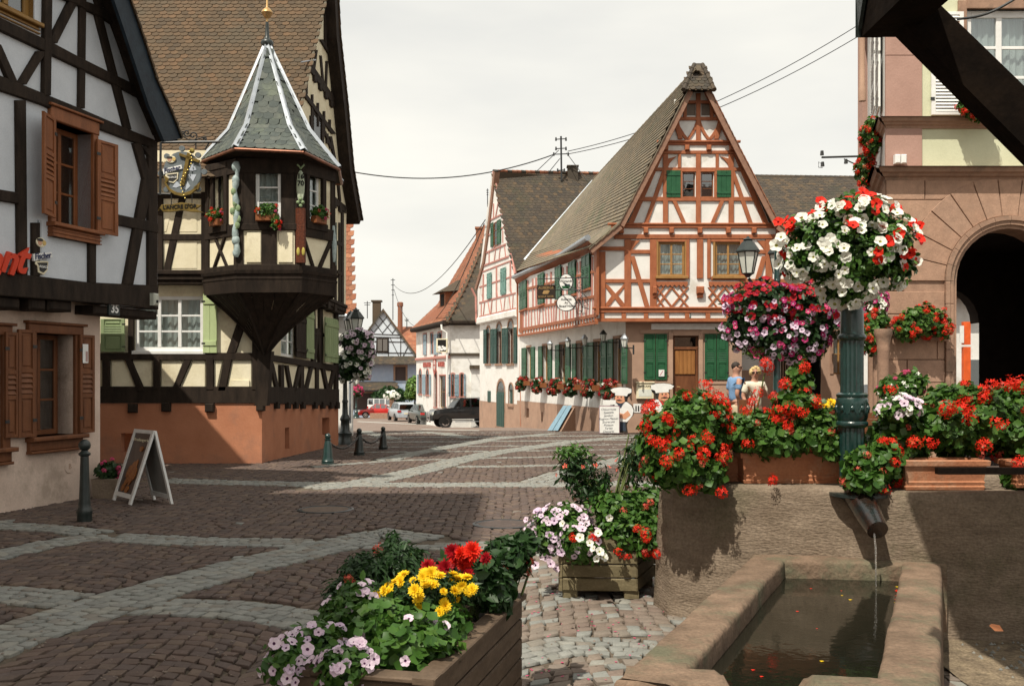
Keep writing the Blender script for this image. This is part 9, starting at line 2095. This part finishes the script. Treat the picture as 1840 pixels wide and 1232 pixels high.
def person(label, px, d, H_, yaw, head_yaw, hairm, topm, legm, arms, female=False, shoe=None):
    x0 = P(px,0,d).x; z0 = zg(d); t = thing('person', label, 'person', (x0, d, z0), 'couple beside the fountain flowers'); ca, sa = math.cos(R(yaw)), math.sin(R(yaw)); k = H_
    W = lambda a, b, c: (x0+(a*ca-b*sa)*k, d+(a*sa+b*ca)*k, z0+c*k)      # a: to the person's left, b: back, c: up (fractions of height)
    sw = .105 if female else .118; hp = .052
    V = [W(0,0,.53),W(0,.0,.60),W(0,-.005,.70),W(0,0,.78),W(0,.005,.825),W(0,-.005,.865),W(0,-.012,.91),W(0,-.01,.955)]; E = [(0,1),(1,2),(2,3),(3,4),(4,5),(5,6),(6,7)]; r = [.066,.058,.062,.058,.038,.034,.056,.050]
    def add(chain, rs, root):
        i = root
        for p, q in zip(chain, rs): V.append(W(*p)); r.append(q); E.append((i, len(V)-1)); i = len(V)-1
    for sg in (1,-1):
        add([(sg*hp,0,.49),(sg*(hp+.01),-.005,.28),(sg*(hp+.012),.01,.06),(sg*(hp+.014),.0,.025),(sg*(hp+.02),-.07,.018)], [.058,.036,.026,.024,.018], 0)
    for sg, (el, wr, hd) in zip((1,-1), arms): add([(sg*sw,.0,.80), el, wr, hd], [.036,.026,.019,.017], 3)
    skin('body', V, E, [q*k for q in r], skm, t)
    # hands: four fingers and a thumb each
    for sg, (el, wr, hd) in zip((1,-1), arms):
        h_, w_ = Vector(W(*hd)), Vector(W(*wr)); dr = (h_-w_).normalized(); sd = dr.cross(Vector((0,.3,1))).normalized()
        for f in range(5):
            o = (f-1.5)*.011*k if f < 4 else -.022*k; L2 = (.030,.036,.034,.028,.022)[f]*k; b = h_+sd*o-(dr*.015*k if f == 4 else Vector()); dd = (dr+sd*((f-1.5)*.08 if f < 4 else -.8)).normalized()
            m2 = MB(); m2.tube([b, b+dd*L2*.55, b+dd*L2-Vector((0,0,.008*k))], [.0055*k,.005*k,.003*k], 6); part('finger', m2, skm, t, smooth=True)
    # clothes
    V = [W(0,0,.535 if not female else .49),W(0,0,.62),W(0,-.003,.72),W(0,0,.795),W(0,.004,.828)]; E = [(0,1),(1,2),(2,3),(3,4)]; r = [(.086,.078) if not female else (.096,.086),(.082,.076),(.092,.080),(.086,.074),(.048,.046)]; r = [q for q in r]
    for sg, (el, wr, hd) in zip((1,-1), arms):
        mid = tuple(el[i]*.8+(sg*sw,0,.80)[i]*.2 for i in range(3)); V += [W(sg*sw,.0,.795), W(*mid)]; E += [(3,len(V)-2),(len(V)-2,len(V)-1)]; r += [(.050,.048),(.044,.042)]
    skin('shirt' if not female else 'blouse', V, E, [(a*k, b*k) for a, b in r], topm, t)
    V = [W(0,0,.545),W(0,0,.50)]; E = [(0,1)]; r = [.080,.084]
    for sg in (1,-1): V += [W(sg*hp,0,.46),W(sg*(hp+.01),-.005,.28),W(sg*(hp+.012),.008,.05)]; n_ = len(V); E += [(1,n_-3),(n_-3,n_-2),(n_-2,n_-1)]; r += [.068,.050,.044]
    skin('trousers', V, E, [q*k for q in r], legm, t)
    m2 = MB(); m2.lathe([(.083*k,0),(.085*k,.018*k)], 16, W(0,0,.533));
    if not female: part('belt', m2, M['brownwood_dk'], t)
    # head: hair, face, ears, glasses
    hy = R(head_yaw); f = Vector((math.sin(hy), -math.cos(hy), 0)); s_ = Vector((math.cos(hy), math.sin(hy), 0)); c = Vector(W(0,-.012,.93)); up = Vector((0,0,1))
    def ep(nm, o, rx, ry, rz, m, seg=(12,8)):
        m2 = MB(lambda a, b, g: tuple(c+o+s_*a+f*b+up*g)); m2.ball((0,0,0), 1, *seg, sq=(rx*k,ry*k,rz*k)); return part(nm, m2, m, t, smooth=True)
    ep('head', up*.0, .043, .050, .062, skm); ep('nose', f*.052*k-up*.004*k, .009, .014, .014, skm, (8,5))
    for sg in (1,-1): ep('ear', s_*sg*.044*k-f*.004*k, .008, .013, .017, skm, (8,5)); ep('eye', s_*sg*.018*k+f*.045*k+up*.008*k, .007, .005, .005, M['dark'], (8,5))
    ep('mouth', f*.047*k-up*.030*k, .016, .005, .005, mat('lips'+label[:3],(.40,.12,.10)), (8,5))
    if female:
        random.seed(4)
        for q in range(30):
            a = random.uniform(0,6.28); e = random.uniform(-.35,1.4); o = s_*math.cos(a)*math.cos(e)*.047*k-f*(.012*k+abs(math.sin(a))*math.cos(e)*.048*k*(1 if math.sin(a) < 0 else .30)*1.0 if math.sin(a) < .2 else -.012*k)+up*(math.sin(e)*.058+.008)*k
            ep('hair', o, .026, .026, .026, hairm, (8,6))
    else: ep('hair', up*.020*k-f*.010*k, .047, .052, .052, hairm)
    m2 = MB(lambda a, b, g: tuple(c+s_*a*k+f*b*k+up*g*k))
    for sg in (1,-1): m2.box(*sorted((sg*.005,sg*.034)), .048, .056, .0, .018, .003); m2.box(*sorted((sg*.034,sg*.045)), -.01, .054, .010, .015)
    part('sunglasses', m2, M['dark'], t)
    return t
person('man with short dark hair in light blue polo shirt, turned towards the blond woman', 1322, 23.6, 2.10, 100, 75, flat('dark_hair',(.03,.02,.015)), mat('light_blue_cotton',(.20,.34,.55),(.16,.28,.47),.85,20,bump=.3), mat('beige_cotton',(.55,.47,.33),(.48,.40,.27),.85,20,bump=.3), [((.15,.03,.64),(.12,-.05,.545),(.11,-.06,.52)),((-.15,.05,.64),(-.11,.0,.545),(-.10,-.02,.52))])
person('woman with curly blond hair and sunglasses in cream blouse, hand raised to her chest', 1356, 23.2, 1.96, 20, -12, mat('blond_hair',(.62,.47,.24),(.48,.34,.15),.7,30,bump=.5), mat('cream_cotton',(.70,.66,.54),(.62,.58,.46),.85,20,bump=.3), mat('cream_trousers',(.60,.54,.42),None,.85,20), [((.145,-.03,.66),(.06,-.11,.73),(.03,-.12,.76)),((-.15,.02,.655),(-.14,-.05,.56),(-.135,-.07,.53))], True)
wx = P(1356,0,23.2).x; mb = MB(); mb.tube([(wx-.26,23.1,1.55),(wx-.10,23.0,1.30),(wx-.20,23.0,.95)], [.02,.02,.02], 6); mb.box(wx-.42,wx-.20,22.98,23.14,.55,1.15,.03); solo('shoulder_bag', mb, M['brownwood_dk'], 'dark brown bag hanging at the side of the blond woman', 'bag')

# fallen petals and grit on the paving round the planters
random.seed(12); mb = MB()
for k in range(150):
    px, py = random.uniform(880,1215), random.uniform(960,1225); x, y = G(px, py); r = random.uniform(.006,.016); a = random.random()*6
    mb.add([(x+r*math.cos(a+b)*(1,.6)[i%2], y+r*math.sin(a+b)*(1,.6)[i%2], zg(y)+.008) for i, b in enumerate((0,1.5,3,4.6))], [(0,1,2,3)])
part('fallen_petals', mb, M['petal_pink'], pav, kind='stuff')
mb = MB()
for k in range(1400):
    y = 5.4+random.random()**1.5*12; x = random.uniform(-.52,.3)*y; r = random.uniform(.003,.009)
    mb.add([(x-r,y-r,zg(y)+.004),(x+r,y-r,zg(y)+.004),(x+r,y+r,zg(y)+.004),(x-r,y+r,zg(y)+.004),(x,y,zg(y)+.004+r)], [(0,1,4),(1,2,4),(2,3,4),(3,0,4)])
part('grit', mb, M['sett_light'], pav, kind='stuff')
